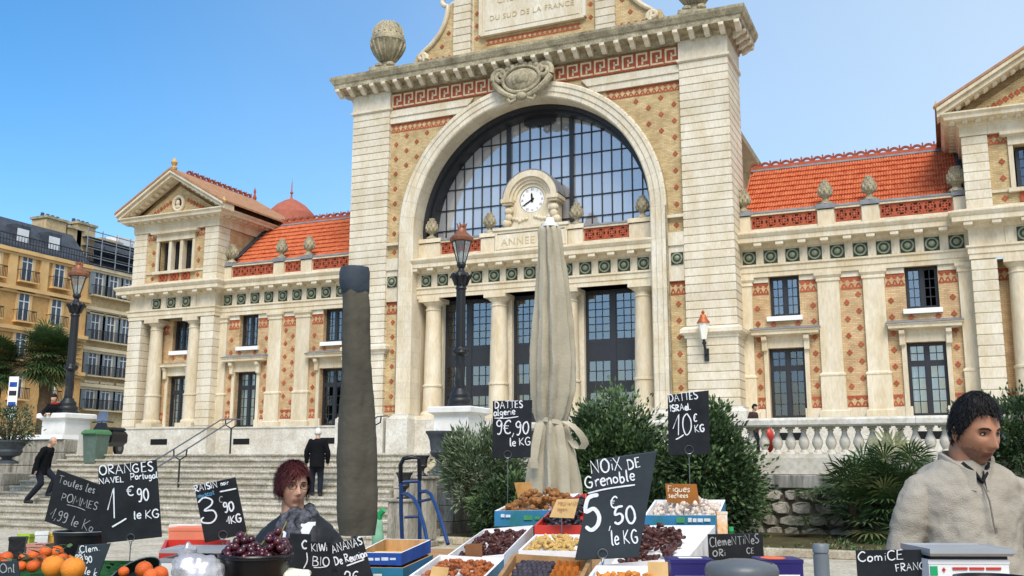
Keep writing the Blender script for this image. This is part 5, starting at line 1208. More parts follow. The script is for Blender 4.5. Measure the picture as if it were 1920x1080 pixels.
APRI = objvar(mat('apricot', '#d98a35', .5, .15, 40, .2, 90, .35), .15); GRAP = objvar(mat('grape_skin', '#5e1a24', .25, .25, 50, 0, 1, .5, col2='#2c0f18', coat=.2), .45)
ORNG = mat('orange_peel', '#e8912a', .45, .08, 12, .35, 260, .4, col2='#dd7d1c'); CLEM = objvar(mat('clementine_peel', '#e2641e', .45, .1, 20, .3, 260, .4), .15)
F_date = fruit('date', .019,.0105,.010, DATEM, .3, 1); F_org = fruit('dried_fig', .013,.010,.008, DATEO, .35, 2); F_wal = fruit('walnut', .019,.0165,.016, WALN, .25, 3)
F_pru = fruit('prune', .024,.012,.011, PRUN, .2, 4); F_plum = fruit('plum', .016,.012,.012, PLUM, .1, 5); F_pea = fruit('peanut', .024,.009,.009, PEAN, .3, 6); F_nou = fruit('dusted_fruit', .015,.012,.010, NOUG, .5, 7); F_apr = fruit('dried_apricot', .016,.014,.007, APRI, .3, 8)
t = tray('blue_crate', 'blue printed cardboard crate of walnuts before the beige parasol', 'crate', (927,958,4.9), (1042,956,4.9), (1086,925,5.4), (985,930,5.4), BLUE, PAPW, rimm=PAPW, h=.075)
CR1 = t; heap(t, 120, F_wal, 'walnut', 'brown walnut heaped in the blue crate before the beige parasol', 'walnut', 'walnuts in the blue crate', .028, .09, 1)
t = tray('red_tray', 'red plastic tray of black prunes under a kraft tag', 'tray', (1002,985,4.45), (1096,985,4.45), (1100,925,5.0), (1052,938,5.0), REDP, REDP, .014, .03, h=.06)
heap(t, 130, F_pru, 'prune', 'black prune in the red plastic tray', 'prune', 'prunes in the red tray', .018, .03, 2)
t = tray('date_tray', 'white paper lined tray of dark red dates left of the red tray', 'tray', (826,1050,4.0), (945,1040,4.0), (1000,985,4.7), (908,992,4.7), PAPW, PAPW, .012, .045, h=.09)
heap(t, 190, F_date, 'date', 'dark red date in the paper lined tray left of the noix board', 'date', 'dates in the left tray', .02, .055, 3)
t = tray('blue_crate', 'blue and white tray of small orange dried figs at the front', 'crate', (766,1080,3.45), (905,1086,3.45), (945,1047,3.9), (824,1040,3.9), BLUE, PAPW, .012, .04, rimm=PAPW)
heap(t, 210, F_org, 'dried_fig', 'small orange-brown dried fig in the blue and white tray', 'dried fig', 'dried figs in the front tray', .014, .04, 4)
t = tray('wooden_tray', 'wooden tray with rows of bluish plums and an orange zigzag insert', 'tray', (922,1096,3.25), (1088,1096,3.25), (1110,1047,3.7), (962,1038,3.7), WOODL, WOOD, .018, .035)
for j in range(8):
    for i in range(7):
        p = patch(t, .06+.5*(i+.5*(j % 2)*.8)/7, .07+.86*j/7)+Vector((0,0,.016)); tag(ob('plum', F_plum, None, p, (rnd.gauss(0,.2),rnd.gauss(0,.2),1.2+rnd.gauss(0,.3)), rnd.uniform(.9,1.1)), 'bluish plum laid in rows in the wooden tray', 'plum', 'plums in the wooden tray')
for j in range(5):
    b = MB(); pts = []
    for i in range(15): u = .6+.36*i/14; p = patch(t, u, .08+.84*j/4+.03*math.sin(i*math.pi/2)); pts.append(p+Vector((0,0,.003))); pts.append(p+Vector((0,0,.032)))
    b.add(pts, [(2*i,2*i+2,2*i+3,2*i+1) for i in range(14)], True); b.build('zigzag_divider', mat('orange_card', '#c97f3a', .7, .1, 8) if j == 0 else bpy.data.materials['orange_card'], t.r)
t = tray('white_tray', 'white tray of pale peanuts behind the wooden tray', 'tray', (972,1032,4.0), (1088,1034,4.0), (1092,1002,4.35), (1004,1002,4.35), PAPW, PAPW, .012, .03)
heap(t, 85, F_pea, 'peanut', 'pale peanut in the white tray behind the wooden tray', 'peanut', 'peanuts in the white tray', .018, .03, 6)
t = tray('date_tray', 'white paper lined tray of dates right of the noix board', 'tray', (1120,1060,3.8), (1290,1046,3.9), (1341,985,4.6), (1185,985,4.6), PAPW, PAPW, .012, .05, h=.12)
heap(t, 190, F_date, 'date', 'brown date heaped in the white tray right of the noix board', 'date', 'dates in the right tray', .02, .075, 7, urange=(.1,.72), vrange=(.2,.95))
t = tray('blue_crate', 'blue printed crate of white floury dried fruit at the right', 'crate', (1208,966,4.9), (1348,966,4.9), (1360,937,5.4), (1228,937,5.4), BLUE, PAPW, rimm=PAPW, h=.075)
CR2 = t; heap(t, 220, F_nou, 'dusted_fruit', 'white floury dried fruit in the blue crate at the right', 'dried fruit', 'floury fruit in the blue crate', .02, .07, 8, jit=.5)
t = tray('white_tray', 'white tray of dried apricots at the front below the noix board', 'tray', (1085,1105,3.15), (1262,1105,3.15), (1270,1062,3.55), (1118,1060,3.55), PAPW, PAPW, .012, .02)
heap(t, 60, F_apr, 'dried_apricot', 'orange dried apricot in the front white tray', 'dried apricot', 'apricots in the front tray', .014, .025, 9, jit=.3, vrange=(.0,.75))
for k, (dz_, lb) in enumerate(((0,'empty blue printed fruit box lined with kraft beside the ananas board, upper of two'),(1,'blue printed fruit box under the empty one beside the ananas board'))):
    if k == 0: t = tray('blue_box', lb, 'box', (668,1036,3.8), (752,1037,3.75), (808,1012,4.3), (722,1010,4.35), BLUED, WOODL, .014, .05, rimm=PAPW, zb=P(752,1060,3.75).z, group='blue fruit boxes')
    else: t2 = tray('blue_box', lb, 'box', (672,1064,3.77), (756,1065,3.72), (812,1040,4.27), (726,1038,4.32), BLUE, WOODL, .014, .08, group='blue fruit boxes')
b = MB(); p = patch(t,.25,.5); b.obox(p+Vector((0,0,.012)), RT0, FH, ZV, .09,.07,.004); tag(b.build('paper_sheet', KRAFTL), 'pale kraft sheet lying in the empty blue box', 'paper')
PGRN = mat('print_green', '#4f9a63', .6, .1, 20); PWHT = mat('print_white', '#dfe8ea', .6, .1, 30)
def printed(parent, quads, d, m, nm='printed_mark'):
    for (x0,y0,x1,y1,sk) in quads:
        b = MB(); b.add([P(x0,y0,d),P(x1,y0+sk,d),P(x1,y1+sk,d),P(x0,y1,d)], [(3,2,1,0)], False); b.build(nm, m, parent)
printed(t.r, [(690,1046,700,1051,0),(703,1046,712,1051,0),(715,1045,728,1051,0),(731,1046,742,1050,0)], 3.735, PWHT); printed(t2.r, [(700,1076,716,1080,0)], 3.70, PWHT)
printed(CR1.r, [(939,964,946,970,0),(948,965,957,970,0)], 4.885, PWHT); printed(CR1.r, [(982,966,998,975,0),(1003,968,1012,974,0)], 4.885, PGRN)
printed(CR2.r, [(1290,971,1297,979,0),(1299,972,1306,979,0),(1308,972,1318,979,0),(1320,972,1332,978,0)], 4.885, PWHT); printed(CR2.r, [(1268,970,1284,980,0)], 4.885, PGRN)
# ---------------------------------------------------------------- chalk lettering
G = {}
def g(ch, adv, s): G[ch] = (adv, [[tuple(map(float, q.split(','))) for q in pl.split()] for pl in s.split('|')])
g('A',.8,'0,0 .33,1 .68,0|.12,.38 .56,.38'); g('B',.7,'.05,0 .05,1|.05,1 .45,.95 .5,.7 .3,.55 .05,.52|.3,.53 .58,.4 .55,.1 .3,0 .05,0'); g('C',.72,'.6,.85 .4,1 .15,.85 .03,.5 .15,.12 .4,0 .62,.14')
g('D',.75,'.06,0 .06,1|.0,1 .4,.95 .62,.6 .55,.2 .3,.02 .0,0'); g('E',.62,'.5,1 .08,.98 .05,0 .5,.02|.06,.52 .42,.54'); g('F',.6,'.06,0 .06,1 .52,1|.06,.52 .4,.54'); g('G',.78,'.6,.85 .38,1 .12,.82 .03,.45 .18,.08 .45,.02 .6,.2 .6,.45 .36,.45')
g('I',.3,'.1,0 .1,1'); g('K',.7,'.06,0 .06,1|.55,1 .08,.45 .6,0'); g('L',.58,'.06,1 .05,0 .48,.02'); g('M',.9,'.02,0 .1,1 .4,.35 .7,1 .8,0'); g('N',.78,'.05,0 .06,1 .6,.02 .62,1'); g('O',.8,'.35,1 .1,.82 .02,.45 .15,.08 .4,0 .62,.2 .66,.6 .5,.92 .35,1')
g('P',.66,'.06,0 .06,1|.0,1 .45,.95 .52,.7 .35,.5 .06,.48'); g('R',.7,'.06,0 .06,1|.0,1 .42,.96 .5,.72 .35,.55 .06,.5 .58,0'); g('S',.62,'.5,.88 .3,1 .08,.85 .12,.62 .42,.42 .5,.18 .3,0 .04,.12'); g('T',.66,'.3,0 .3,1|.0,.98 .62,1'); g('U',.72,'.05,1 .06,.3 .25,.02 .48,.1 .56,.4 .57,1'); g('V',.7,'.02,1 .3,0 .6,1')
g('X',.68,'.02,1 .58,0|.56,1 .0,0'); g('W',.95,'.02,1 .22,0 .44,.8 .66,0 .88,1'); g('Z',.66,'.05,1 .55,1 .05,0 .6,.02')
g('o',.52,'.22,.55 .05,.42 .05,.14 .22,.0 .4,.14 .4,.42 .22,.55'); g('u',.52,'.05,.55 .06,.15 .22,.0 .38,.15 .4,.55|.4,.55 .44,.0'); g('t',.42,'.2,.9 .18,.15 .32,.0|.02,.6 .36,.62'); g('e',.5,'.05,.3 .4,.32 .36,.52 .2,.56 .05,.35 .12,.05 .3,.0 .42,.1'); g('s',.42,'.34,.5 .18,.56 .08,.42 .3,.2 .24,.03 .04,.06'); g('l',.28,'.1,1 .08,.12 .2,.0'); g('a',.55,'.4,.5 .2,.56 .05,.35 .08,.08 .25,.02 .4,.2 .41,.52 .46,.0')
g('r',.42,'.06,.55 .08,.0|.08,.35 .22,.54 .38,.52'); g('g',.52,'.4,.48 .2,.56 .05,.35 .1,.1 .3,.1 .4,.3 .41,.5 .4,-.2 .2,-.36 .05,-.25'); g('n',.52,'.06,.55 .07,.0|.07,.38 .24,.55 .38,.42 .4,.0'); g('b',.52,'.07,1 .07,.05 .3,.0 .42,.22 .3,.48 .08,.4'); g('i',.24,'.1,.55 .1,.0|.1,.78 .11,.84'); g('m',.78,'.06,.55 .07,.0|.07,.38 .22,.55 .34,.42 .34,.0|.34,.38 .5,.55 .62,.4 .64,.0')
g('c',.46,'.38,.45 .22,.56 .05,.38 .07,.1 .24,.0 .4,.1'); g('h',.52,'.07,1 .07,.0|.07,.36 .24,.55 .38,.42 .4,.0'); g('k',.5,'.07,1 .06,.0|.38,.55 .08,.25 .42,.0'); g('v',.45,'.03,.55 .2,.0 .38,.55'); g('w',.68,'.03,.55 .15,.0 .3,.45 .44,.0 .6,.55'); g('d',.54,'.4,1 .4,.0|.4,.45 .2,.54 .05,.3 .15,.02 .4,.12'); g('p',.52,'.07,.55 .07,-.35|.07,.45 .3,.55 .42,.3 .3,.03 .08,.1'); g('é',.5,'.05,.3 .4,.32 .36,.52 .2,.56 .05,.35 .12,.05 .3,.0 .42,.1|.2,.7 .36,.9')
g('0',.62,'.28,1 .08,.8 .04,.4 .16,.05 .34,.02 .5,.3 .5,.7 .38,.95 .28,1'); g('1',.5,'.0,.3 .36,1 .3,.0'); g('3',.62,'.05,.85 .25,1 .48,.88 .45,.66 .2,.52 .48,.45 .55,.2 .35,.0 .1,.06 .04,.2 .14,.26'); g('5',.66,'.58,1.02 .2,.95 .08,.55 .35,.6 .52,.4 .45,.12 .22,.0 .02,.12'); g('9',.55,'.42,.85 .22,1 .05,.82 .1,.58 .3,.55 .42,.8 .4,.2 .25,-.05 .1,.02'); g('6',.5,'.36,1 .12,.6 .08,.2 .24,.0 .4,.2 .3,.42 .1,.3'); g('2',.6,'.06,.8 .25,1 .48,.85 .4,.5 .05,.02 .55,.0')
g('€',.7,'.6,.88 .42,1 .18,.82 .1,.48 .2,.12 .42,.0 .6,.12|.0,.58 .42,.6|.0,.42 .38,.42'); g(',',.25,'.12,.1 .02,-.22'); g('.',.25,'.08,.0 .12,.04'); g('-',.4,'.02,.4 .34,.42'); g(' ',.35,'0,0'); g('_',1.0,'0,0 1,.02'); g("'",.2,'.1,1 .06,.8')
def smooth(pl, closed=False):
    if len(pl) < 3: return pl
    out = []
    for i in range(len(pl)-1):
        p0, p1, p2, p3 = pl[max(i-1,0)], pl[i], pl[i+1], pl[min(i+2,len(pl)-1)]
        for k in range(5):
            t = k/5; out.append(tuple(.5*((2*p1[a])+(-p0[a]+p2[a])*t+(2*p0[a]-5*p1[a]+4*p2[a]-p3[a])*t*t+(-p0[a]+3*p1[a]-3*p2[a]+p3[a])*t**3) for a in (0,1)))
    return out+[pl[-1]]
STRAIGHT = set('AEFIKLMNTVXZ1')
def chalk(b, s, x, y, h, ang=0.0, w=2.2, xs=1.0, d=3.5, slant=.0, seed=0):
    rg = random.Random(hash((len(s), int(x), int(y)))+seed); ca, sa = math.cos(R(ang)), math.sin(R(ang)); cx = 0
    for ch in s:
        adv, pls = G.get(ch) or G.get(ch.lower()) or G.get(ch.upper()) or G['-']; dy0 = rg.uniform(-.05,.05)*h; k = rg.uniform(.92,1.08)
        if ch != ' ':
            for pl in pls:
                q = [(u*k+rg.uniform(-.02,.02), v*k+rg.uniform(-.02,.02)) for u, v in pl]
                q = q if ch in STRAIGHT else smooth(q)
                pts = [((cx+(u+slant*v)*xs)*h, v*h+dy0) for u, v in q]
                pts = [(x+a*ca+c_*sa*1.0, y+a*sa-c_*ca) for a, c_ in pts]       # pixel coordinates, y down
                ribbon(b, pts, w*rg.uniform(.85,1.15), d)
        cx += adv*xs*1.06
def ribbon(b, pts, w, d):
    L_, n = [], len(pts)
    for i in range(n):
        a, c_ = pts[max(i-1,0)], pts[min(i+1,n-1)]; tx, ty = c_[0]-a[0], c_[1]-a[1]; l = math.hypot(tx,ty) or 1
        nx, ny = -ty/l*w/2, tx/l*w/2; k = (.55 if i in (0,n-1) else 1)*(1+.18*noise.noise(Vector((pts[i][0]*.3,pts[i][1]*.3,w))))
        L_ += [P(pts[i][0]+nx*k, pts[i][1]+ny*k, d-.0022), P(pts[i][0]-nx*k, pts[i][1]-ny*k, d-.0022)]
    b.add(L_, [(2*i,2*i+1,2*i+3,2*i+2) for i in range(n-1)], False)
def sign(label, cor, d, runs, m=None, ring=None, stake=True, name='price_board', cat='price board', grp='chalk price boards', lines=(), chalkm=None, th=.005, zbase=None):
    c = [P(x,y,d) for x,y in cor]; cc = sum(c, Vector())/4; foot = (c[2]+c[3])/2
    zb = zt(foot) if zbase is None else zbase
    r = root(name, (foot.x, foot.y, min(zb, foot.z)), label, cat, grp, world=True)
    n_ = (c[1]-c[0]).cross(c[3]-c[0]).normalized()
    if n_.dot(CAM-cc) < 0: n_ = -n_
    back = -n_*th; e = .94
    b = MB(); fr = [cc+(p-cc)*(1-.012) for p in c]
    pts = [tuple(p) for p in fr]+[tuple(p+back*.35) for p in c]+[tuple(p+back) for p in c]
    b.add(pts, [(0,1,2,3)]+[(i,(i+1) % 4,4+(i+1) % 4,4+i) for i in range(4)]+[(4+i,4+(i+1) % 4,8+(i+1) % 4,8+i) for i in range(4)]+[(11,10,9,8)], False)
    b.build('board', m or SLATEB, r)
    groups = {}
    for run in runs:
        mm = run[6] if len(run) > 6 else (chalkm or CHALK); groups.setdefault(mm.name, (mm, []))[1].append(run)
    for mm, rs in groups.values():
        b = MB()
        for run in rs: chalk(b, run[0], run[1], run[2], run[3], run[4], run[5], run[7] if len(run) > 7 else 1.0, d, run[8] if len(run) > 8 else 0)
        if mm is (chalkm or CHALK):
            for (pl, w_) in lines: ribbon(b, smooth(pl), w_, d)
        b.build('lettering', mm, r)
    if ring:
        x, y, rr = ring; b = MB(); q = d-.006; b.tube([P(x+rr*math.cos(a), y+rr*math.sin(a), q) for a in [2*math.pi*i/16 for i in range(17)]], .0016, 5, cap=False)
        b.tube([P(x-rr*.3,y+rr,q), P(x-rr*.1,y+rr*2.2,q)], .0015, 5); b.tube([P(x+rr*.3,y+rr,q), P(x+rr*.1,y+rr*2.2,q)], .0015, 5)
        p = P(x, y+rr*2, q); b.tube([p, Vector((p.x,p.y,min(zb, p.z-.02)))], .002, 5); b.build('wire_holder', WIRE, r)
    elif stake:
        b = MB(); p = (c[2]+c[3])/2+back*2; b.tube([Vector((cc.x,cc.y,cc.z))+back*2, p, Vector((p.x,p.y,min(zb,p.z-.01)))], .003, 5); b.build('stake', WIRE, r)
    return r
sign('black board chalked toutes les pommes 1,99, tilted behind the oranges board', [(107,880),(200,914),(186,1014),(83,977)], 3.85, [('Toutes les',108,905,15,17,1.5,CHALKG,1.0),('POMMES',114,938,15,16,1.6,CHALKG,1.0),('1,99 le Kg',92,970,19,20,1.6,CHALKG,.95)], SLATEB, chalkm=CHALKG, lines=[([(125,946),(145,951),(160,957)],1.5)])
sign('large black board chalked oranges navel Portugal 1 euro 90', [(183,877),(293,862),(303,1007),(191,1019)], 3.5, [('ORANGES',187,891,17,-5,2.6,CHALK,1.12),('NAVEL',186,908,10,-6,2.6,CHALK,1.3),('Portugal',245,900,12,-5,2.0,CHALK,1.05),('1',203,974,60,-4,3.2,CHALK,.7),('€',237,928,17,0,2.6,CHALK,1.3),('90',258,940,23,-4,2.6,CHALK,.85),('le KG',251,973,15,-3,2.3,CHALK,1.2)], SLATEB, ring=(245,1008,7), lines=[([(210,988),(224,980),(237,972)],3)])
sign('black board chalked raisin 3 euro 90 standing behind the red grapes', [(364,912),(441,895),(463,1001),(384,1018)], 4.0, [('RAISIN',366,923,12,-13,2.2,CHALK,1.0),('noir',414,911,9,-12,1.5,CHALK,1.0),('muscat',371,934,9,-13,2.0,CHALKB,1.1),('3',377,985,53,-10,3.4,CHALK,1.15),('90',420,960,17,-8,2.8,CHALK,1.0),('1KG',426,983,14,-10,2.8,CHALK,1.0),('C',411,942,11,0,1.4,CHALKG,.9)], SLATEB, ring=(418,1003,8), lines=[([(412,922),(428,919),(443,916)],2.6)])
sign('narrow black board with a chalked C left of the kiwi board', [(543,1000),(583,1002),(583,1086),(541,1086)], 3.66, [('C',566,1029,15,0,2.8,CHALK,1.0)], SLATEB, lines=[([(575,1036),(576,1052),(569,1066)],2.2)])
sign('small black board chalked kiwi bio beside the woman', [(581,1015),(622,1017),(622,1086),(580,1086)], 3.6, [('KIWi',584,1034,14,-3,1.9,CHALK,.95),('BIO',585,1060,17,3,1.9,CHALK,1.1)], SLATEB, lines=[([(588,1064),(600,1064),(614,1062)],1.6)])
sign('black board chalked ananas de Reunion leaning before the blue boxes', [(619,1021),(679,1008),(700,1084),(640,1098)], 3.4, [('ANANAS',624,1037,15,-16,2.7,CHALK,.82),('De Reunion',629,1060,15,-15,2.4,CHALK,.78),('2€',648,1096,22,-10,2.6,CHALK,1.0)], SLATEB, lines=[([(650,1061),(666,1055),(683,1049)],2.6)])
sign('black board chalked dattes algerie 9 euro 90 left of the beige parasol', [(924,752),(998,750),(995,858),(923,860)], 5.5, [('DATTES',928,766,13,-2,2.2,CHALK,.95),('algerie',926,780,13,-5,1.9,CHALK,1.0),('9€,90',930,812,24,2,2.3,CHALK,.95),('le KG',956,836,14,-2,2.2,CHALK,1.05)], SLATEB, ring=(952,852,7), lines=[([(927,784),(950,784),(972,781)],1.8)], zbase=1.15)
sign('big grey slate board chalked noix de Grenoble 5 euro 50 in the middle', [(1116,862),(1232,846),(1197,1046),(1078,1050)], 3.6, [('NOiX',1109,889,24,-9,3.0,CHALK,.95),('DE',1178,880,19,-10,3.0,CHALK,.95),('Grenoble',1098,915,22,-9,2.6,CHALK,1.02),('5',1098,998,66,-6,7.0,CHALK,.85),('€',1143,952,21,6,2.8,CHALK,.95),('50',1152,983,32,-4,4.0,CHALK,1.0),(',',1141,990,30,0,2.8,CHALK,1.0),('le KG',1147,1022,27,-6,2.8,CHALK,.72)], SLATEG, ring=(1130,1038,9), lines=[([(1102,925),(1130,918),(1160,913),(1191,909)],2.8)])
sign('black board chalked dattes Israel 10 euro before the right shrub', [(1252,741),(1329,732),(1331,852),(1254,854)], 5.2, [('DATTES',1255,754,14,-7,2.2,CHALK,.9),('ISRAeL',1257,772,12,-7,2.4,CHALK,.9),('10',1262,818,40,-3,2.4,CHALK,.85),('€',1300,790,15,0,2.2,CHALK,.8),('KG',1303,811,14,-6,2.2,CHALK,.95)], SLATEB, ring=(1292,843,8), lines=[([(1267,824),(1275,820),(1282,815)],2.2)], zbase=1.15)
sign('black board chalked clementines behind the round grey lid', [(1327,1002),(1430,1000),(1433,1062),(1330,1064)], 4.2, [('ClemeNTiNeS',1331,1025,17,-4,1.9,CHALKG,.82),('ORi',1337,1043,12,-3,2.0,CHALKG,1.1),('CE',1400,1038,11,-3,1.8,CHALKG,1.0)], SLATEB)
sign('black board chalked Comice France beside the white scale', [(1605,1032),(1731,1031),(1739,1088),(1609,1088)], 3.0, [('ComiCE',1609,1053,17,-3,2.4,CHALK,1.35),('FRANCE',1680,1072,14,-6,2.2,CHALK,1.05)], SLATEB)
sign('grey slate tilted before the oranges board with a small scribbled price', [(147,1023),(207,1019),(181,1090),(122,1090)], 3.2, [('Clem.',150,1036,12,-6,1.8,CHALK,1.2),('oRi',142,1046,10,-6,1.8,CHALK,1.2),('0,90',150,1056,11,-5,1.8,CHALK,1.0),('le k',158,1075,14,15,2.0,CHALK,1.0)], SLATEG)
sign('small grey board cut off at the bottom left corner', [(-4,1053),(33,1052),(38,1092),(-4,1092)], 3.1, [('Onl',0,1075,16,-4,2.0,CHALKG,1.1)], SLATEG)
BRT = mat('brown_tag_ink', '#f0e2cc', .9, .05, 9); INK = mat('faded_ink', '#b98a58', .9, .05, 9)
sign('plain kraft tag stuck in the walnuts', [(964,905),(997,904),(995,938),(972,938)], 5.3, [], KRAFT, name='kraft_tag', cat='tag', grp='kraft tags', th=.002)
sign('pale kraft tag leaning on the black prunes', [(1044,937),(1086,935),(1076,972),(1030,970)], 4.4, [('PRUNeAUX',1046,948,7,-1,1.0,INK,.95),('agen',1045,958,8,0,1.0,INK,1.1)], KRAFTL, name='kraft_tag', cat='tag', grp='kraft tags', th=.002)
sign('brown kraft tag with white writing in the floury fruit', [(1247,907),(1306,908),(1312,946),(1251,942)], 5.1, [('Figues',1252,922,12,0,1.7,BRT,1.2),('sechees',1253,933,9,0,1.5,BRT,1.2)], mat('brown_card', '#a5682f', .85, .1, 10), name='kraft_tag', cat='tag', grp='kraft tags', th=.002)
sign('plain brown tag between the two front date trays', [(872,1021),(904,1019),(904,1049),(872,1050)], 3.92, [], mat('brown_tag', '#8d6141', .85, .1, 10), name='kraft_tag', cat='tag', grp='kraft tags', th=.002)
sign('pale blank card in the dried figs at the front', [(810,1062),(842,1065),(836,1092),(804,1090)], 3.45, [], KRAFTL, name='kraft_tag', cat='tag', grp='kraft tags', th=.002)
sign('pale blank card in the dried apricots at the front right', [(1214,1053),(1252,1054),(1254,1092),(1216,1092)], 3.3, [], KRAFTL, name='kraft_tag', cat='tag', grp='kraft tags', th=.002)
# ---------------------------------------------------------------- left stall goods
def bowl(name, label, px, py, d, rpx, h, m, cat='bowl', tilt=None, group=None):
    c = P(px,py,d); k = rpx*d/FPX; r = root(name, (c.x,c.y,c.z-h), label, cat, group)
    b = MB(); b.lathe([(k*.5,0),(k*.72,.015),(k*.92,h*.6),(k*1.0,h-.012),(k*1.04,h-.01),(k*1.04,h),(k*.96,h),(k*.88,h*.6),(k*.6,.02),(0,.015)], n=36, cap=False); b.build('shell', m, r)
    b = MB(); b.tube([(k*1.02*math.cos(a),k*1.02*math.sin(a),h) for a in [2*math.pi*i/36 for i in range(37)]], .005, 6, cap=False); b.build('rim', m, r); return r, c, k
r, c, k = bowl('black_bowl', 'black plastic bowl holding red grapes before the woman', 480, 1040, 3.3, 66, .13, BLKP)
rg = random.Random(2); GM = fruit('grape', .0135,.0135,.015, GRAP, 0, 0, 12, 8); STM = mat('grape_stem', '#8f8a4a', .8, .1, 9)
for bi, (u, n, hh, sp) in enumerate(((-.45,46,.085,.55),(.05,30,.05,.5),(.58,42,.095,.42))):
    g_ = root('grape_bunch', (c.x,c.y,c.z), ('bunch of dark red grapes at the left of the black bowl','bunch of dark red grapes low in the middle of the black bowl','bunch of dark red grapes at the right of the black bowl')[bi], 'grapes', 'grape bunches in the bowl', world=True)
    placed = []
    for t in range(900):
        if len(placed) >= n: break
        x, y, z = rg.uniform(-1,1), rg.uniform(-1,1), rg.random()
        if x*x+y*y > 1: continue
        p = c+RT0*(k*(u+x*sp))+FH*(k*y*.75)+Vector((0,0,-.015+hh*z*(1-.8*(x*x+y*y))))
        if ((p-c).dot(RT0))**2+((p-c).dot(FH))**2 > (k*.95)**2 or any((p-q).length < .021 for q in placed): continue
        placed.append(p); ob('grape', GM, g_, p, (rg.uniform(0,3),rg.uniform(0,3),0), rg.uniform(.9,1.1))
    b = MB(); b.tube([c+RT0*(k*u), c+RT0*(k*(u+.1))+Vector((0,0,hh*.7)), c+RT0*(k*(u+.25))+Vector((0,0,hh*1.15))], .0025, 5); b.build('stem', STM, g_)
def orange(px, py, d, rpx, label, m, grp):
    c = P(px,py,d); k = rpx*d/FPX; r = root('citrus', (c.x,c.y,c.z-k), label, 'orange' if m is ORNG else 'clementine', grp)
    b = MB(); b.ball((0,0,k), k, k, k*.96, 24, 16); b.build('peel', m, r); b = MB(); b.lathe([(.0,0),(k*.09,.001),(k*.07,.004),(0,.005)], (k*.25,-k*.2,k*1.88), 6); b.build('stem_button', STM, r)
orange(100,1062,3.0,21,'large pale orange at the bottom left, left of two', ORNG, 'large oranges at the front'); orange(137,1066,2.95,22,'large pale orange at the bottom left, right of two', ORNG, 'large oranges at the front')
rg = random.Random(5)
spots = [(85,1035,3.5,12),(62,1042,3.4,11),(106,1036,3.6,13),(118,1048,3.35,11),(78,1052,3.3,12),(12,1046,3.5,12),(-6,1048,3.5,12),(44,1046,3.5,9),(270,1068,3.1,16),(300,1076,3.05,15),(232,1072,3.15,10),(283,1080,3.0,14),(40,1062,3.2,10),(130,1050,3.4,9),(8,1060,3.3,11),(62,1062,3.2,12)]
for (x,y,d,s_) in spots: orange(x,y,d,s_,'small reddish clementine among leaves at the left of the stall', CLEM, 'clementines on the left stall')
b = MB()
for i in range(70):
    px, py = rg.choice(((70,1048),(92,1030),(50,1052),(210,1060),(20,1050))); p = P(px+rg.gauss(0,18), py+rg.gauss(0,7), 3.35+rg.uniform(-.15,.2)); a = rg.uniform(0,6.3)
    b.m = rg.randrange(2); leaf(b, p, Vector((math.cos(a),math.sin(a),rg.uniform(-.1,.5))).normalized(), Vector((0,0,1)), rg.uniform(.03,.06), .02, rg)
tag(b.build('citrus_leaves', [LAUR[1],LAUR[0]]), 'green citrus leaves scattered among the clementines', 'leaves', kind='stuff')
# heap base under the fruit
b = MB(); q = [P(-30,1062,3.7),P(150,1058,3.75),P(330,1075,3.5),P(330,1130,2.95),P(-30,1130,2.95)]
GRASS = mat('green_baize', '#2f5c33', .95, .15, 30, .5, 200, .1); t = tray('green_lined_tray', 'shallow black tray lined with green baize under the citrus fruit', 'tray', (-30,1112,2.95), (320,1112,2.95), (312,1052,3.75), (-40,1048,3.75), BLKP, GRASS, .012, .012)
for pos in spots: pass
# oval black basket, bucket, packages
c = P(252,1046,3.35); r = root('black_basket', (c.x,c.y,c.z-.06), 'tilted oval black basket below the oranges board', 'basket'); r.rotation_euler = (R(58), R(-26), YAW)
b = MB(); n = 32; pts = []
for j, (k_, z) in enumerate(((.75,-.035),(1.0,.0),(1.03,.0),(.97,.004),(.7,-.028))):
    for i in range(n): a = 2*math.pi*i/n; pts.append((.1*k_*math.cos(a), .052*k_*math.sin(a), z))
b.add(pts, [(j*n+i, j*n+(i+1) % n, j*n+n+(i+1) % n, j*n+n+i) for j in range(4) for i in range(n)]+[tuple(range(4*n,5*n))], True); b.build('shell', BLKP, r)
b = MB(); b.tube([(.102*math.cos(a),.053*math.sin(a),.003) for a in [2*math.pi*i/32 for i in range(33)]], .0022, 6, cap=False); b.build('rim', gm, r)
c = P(152,1012,3.8); r = root('black_bucket', (c.x,c.y,zt(c)), 'round black bucket under the pommes board', 'bucket'); h = c.z-zt(c)+.02
b = MB(); b.lathe([(.075,0),(.098,h),(.103,h),(.103,h+.012),(.094,h+.012),(.072,.02),(0,.02)], n=28, cap=False); b.build('shell', BLKP, r); b = MB(); b.tube([(.1*math.cos(a),.1*math.sin(a),h+.012) for a in [2*math.pi*i/28 for i in range(29)]], .003, 5, cap=False); b.build('rim', gm, r)
def carton(name, label, cat, px0, py0, px1, py1, d, dep, m, zb=None, yaw=0.0, group=None, lid=None):
    a, c_ = P(px0,py0,d), P(px1,py1,d); w_ = abs((c_-a).dot(RT0))/2; mid = (a+c_)/2; z1 = a.z; z0 = zt(mid) if zb is None else zb
    r = root(name, (mid.x+FH.x*dep/2, mid.y+FH.y*dep/2, z0), label, cat, group, rz=YAW+yaw); b = MB(); b.cbox(-w_,w_,-dep/2,dep/2,0,z1-z0,.004); b.build('body', m, r)
    b = MB(); b.box(-w_-.002,w_+.002,-dep/2-.002,dep/2+.002,z1-z0-.012,z1-z0+.001); b.build('lid', lid or m, r); return r, w_, z1-z0, dep
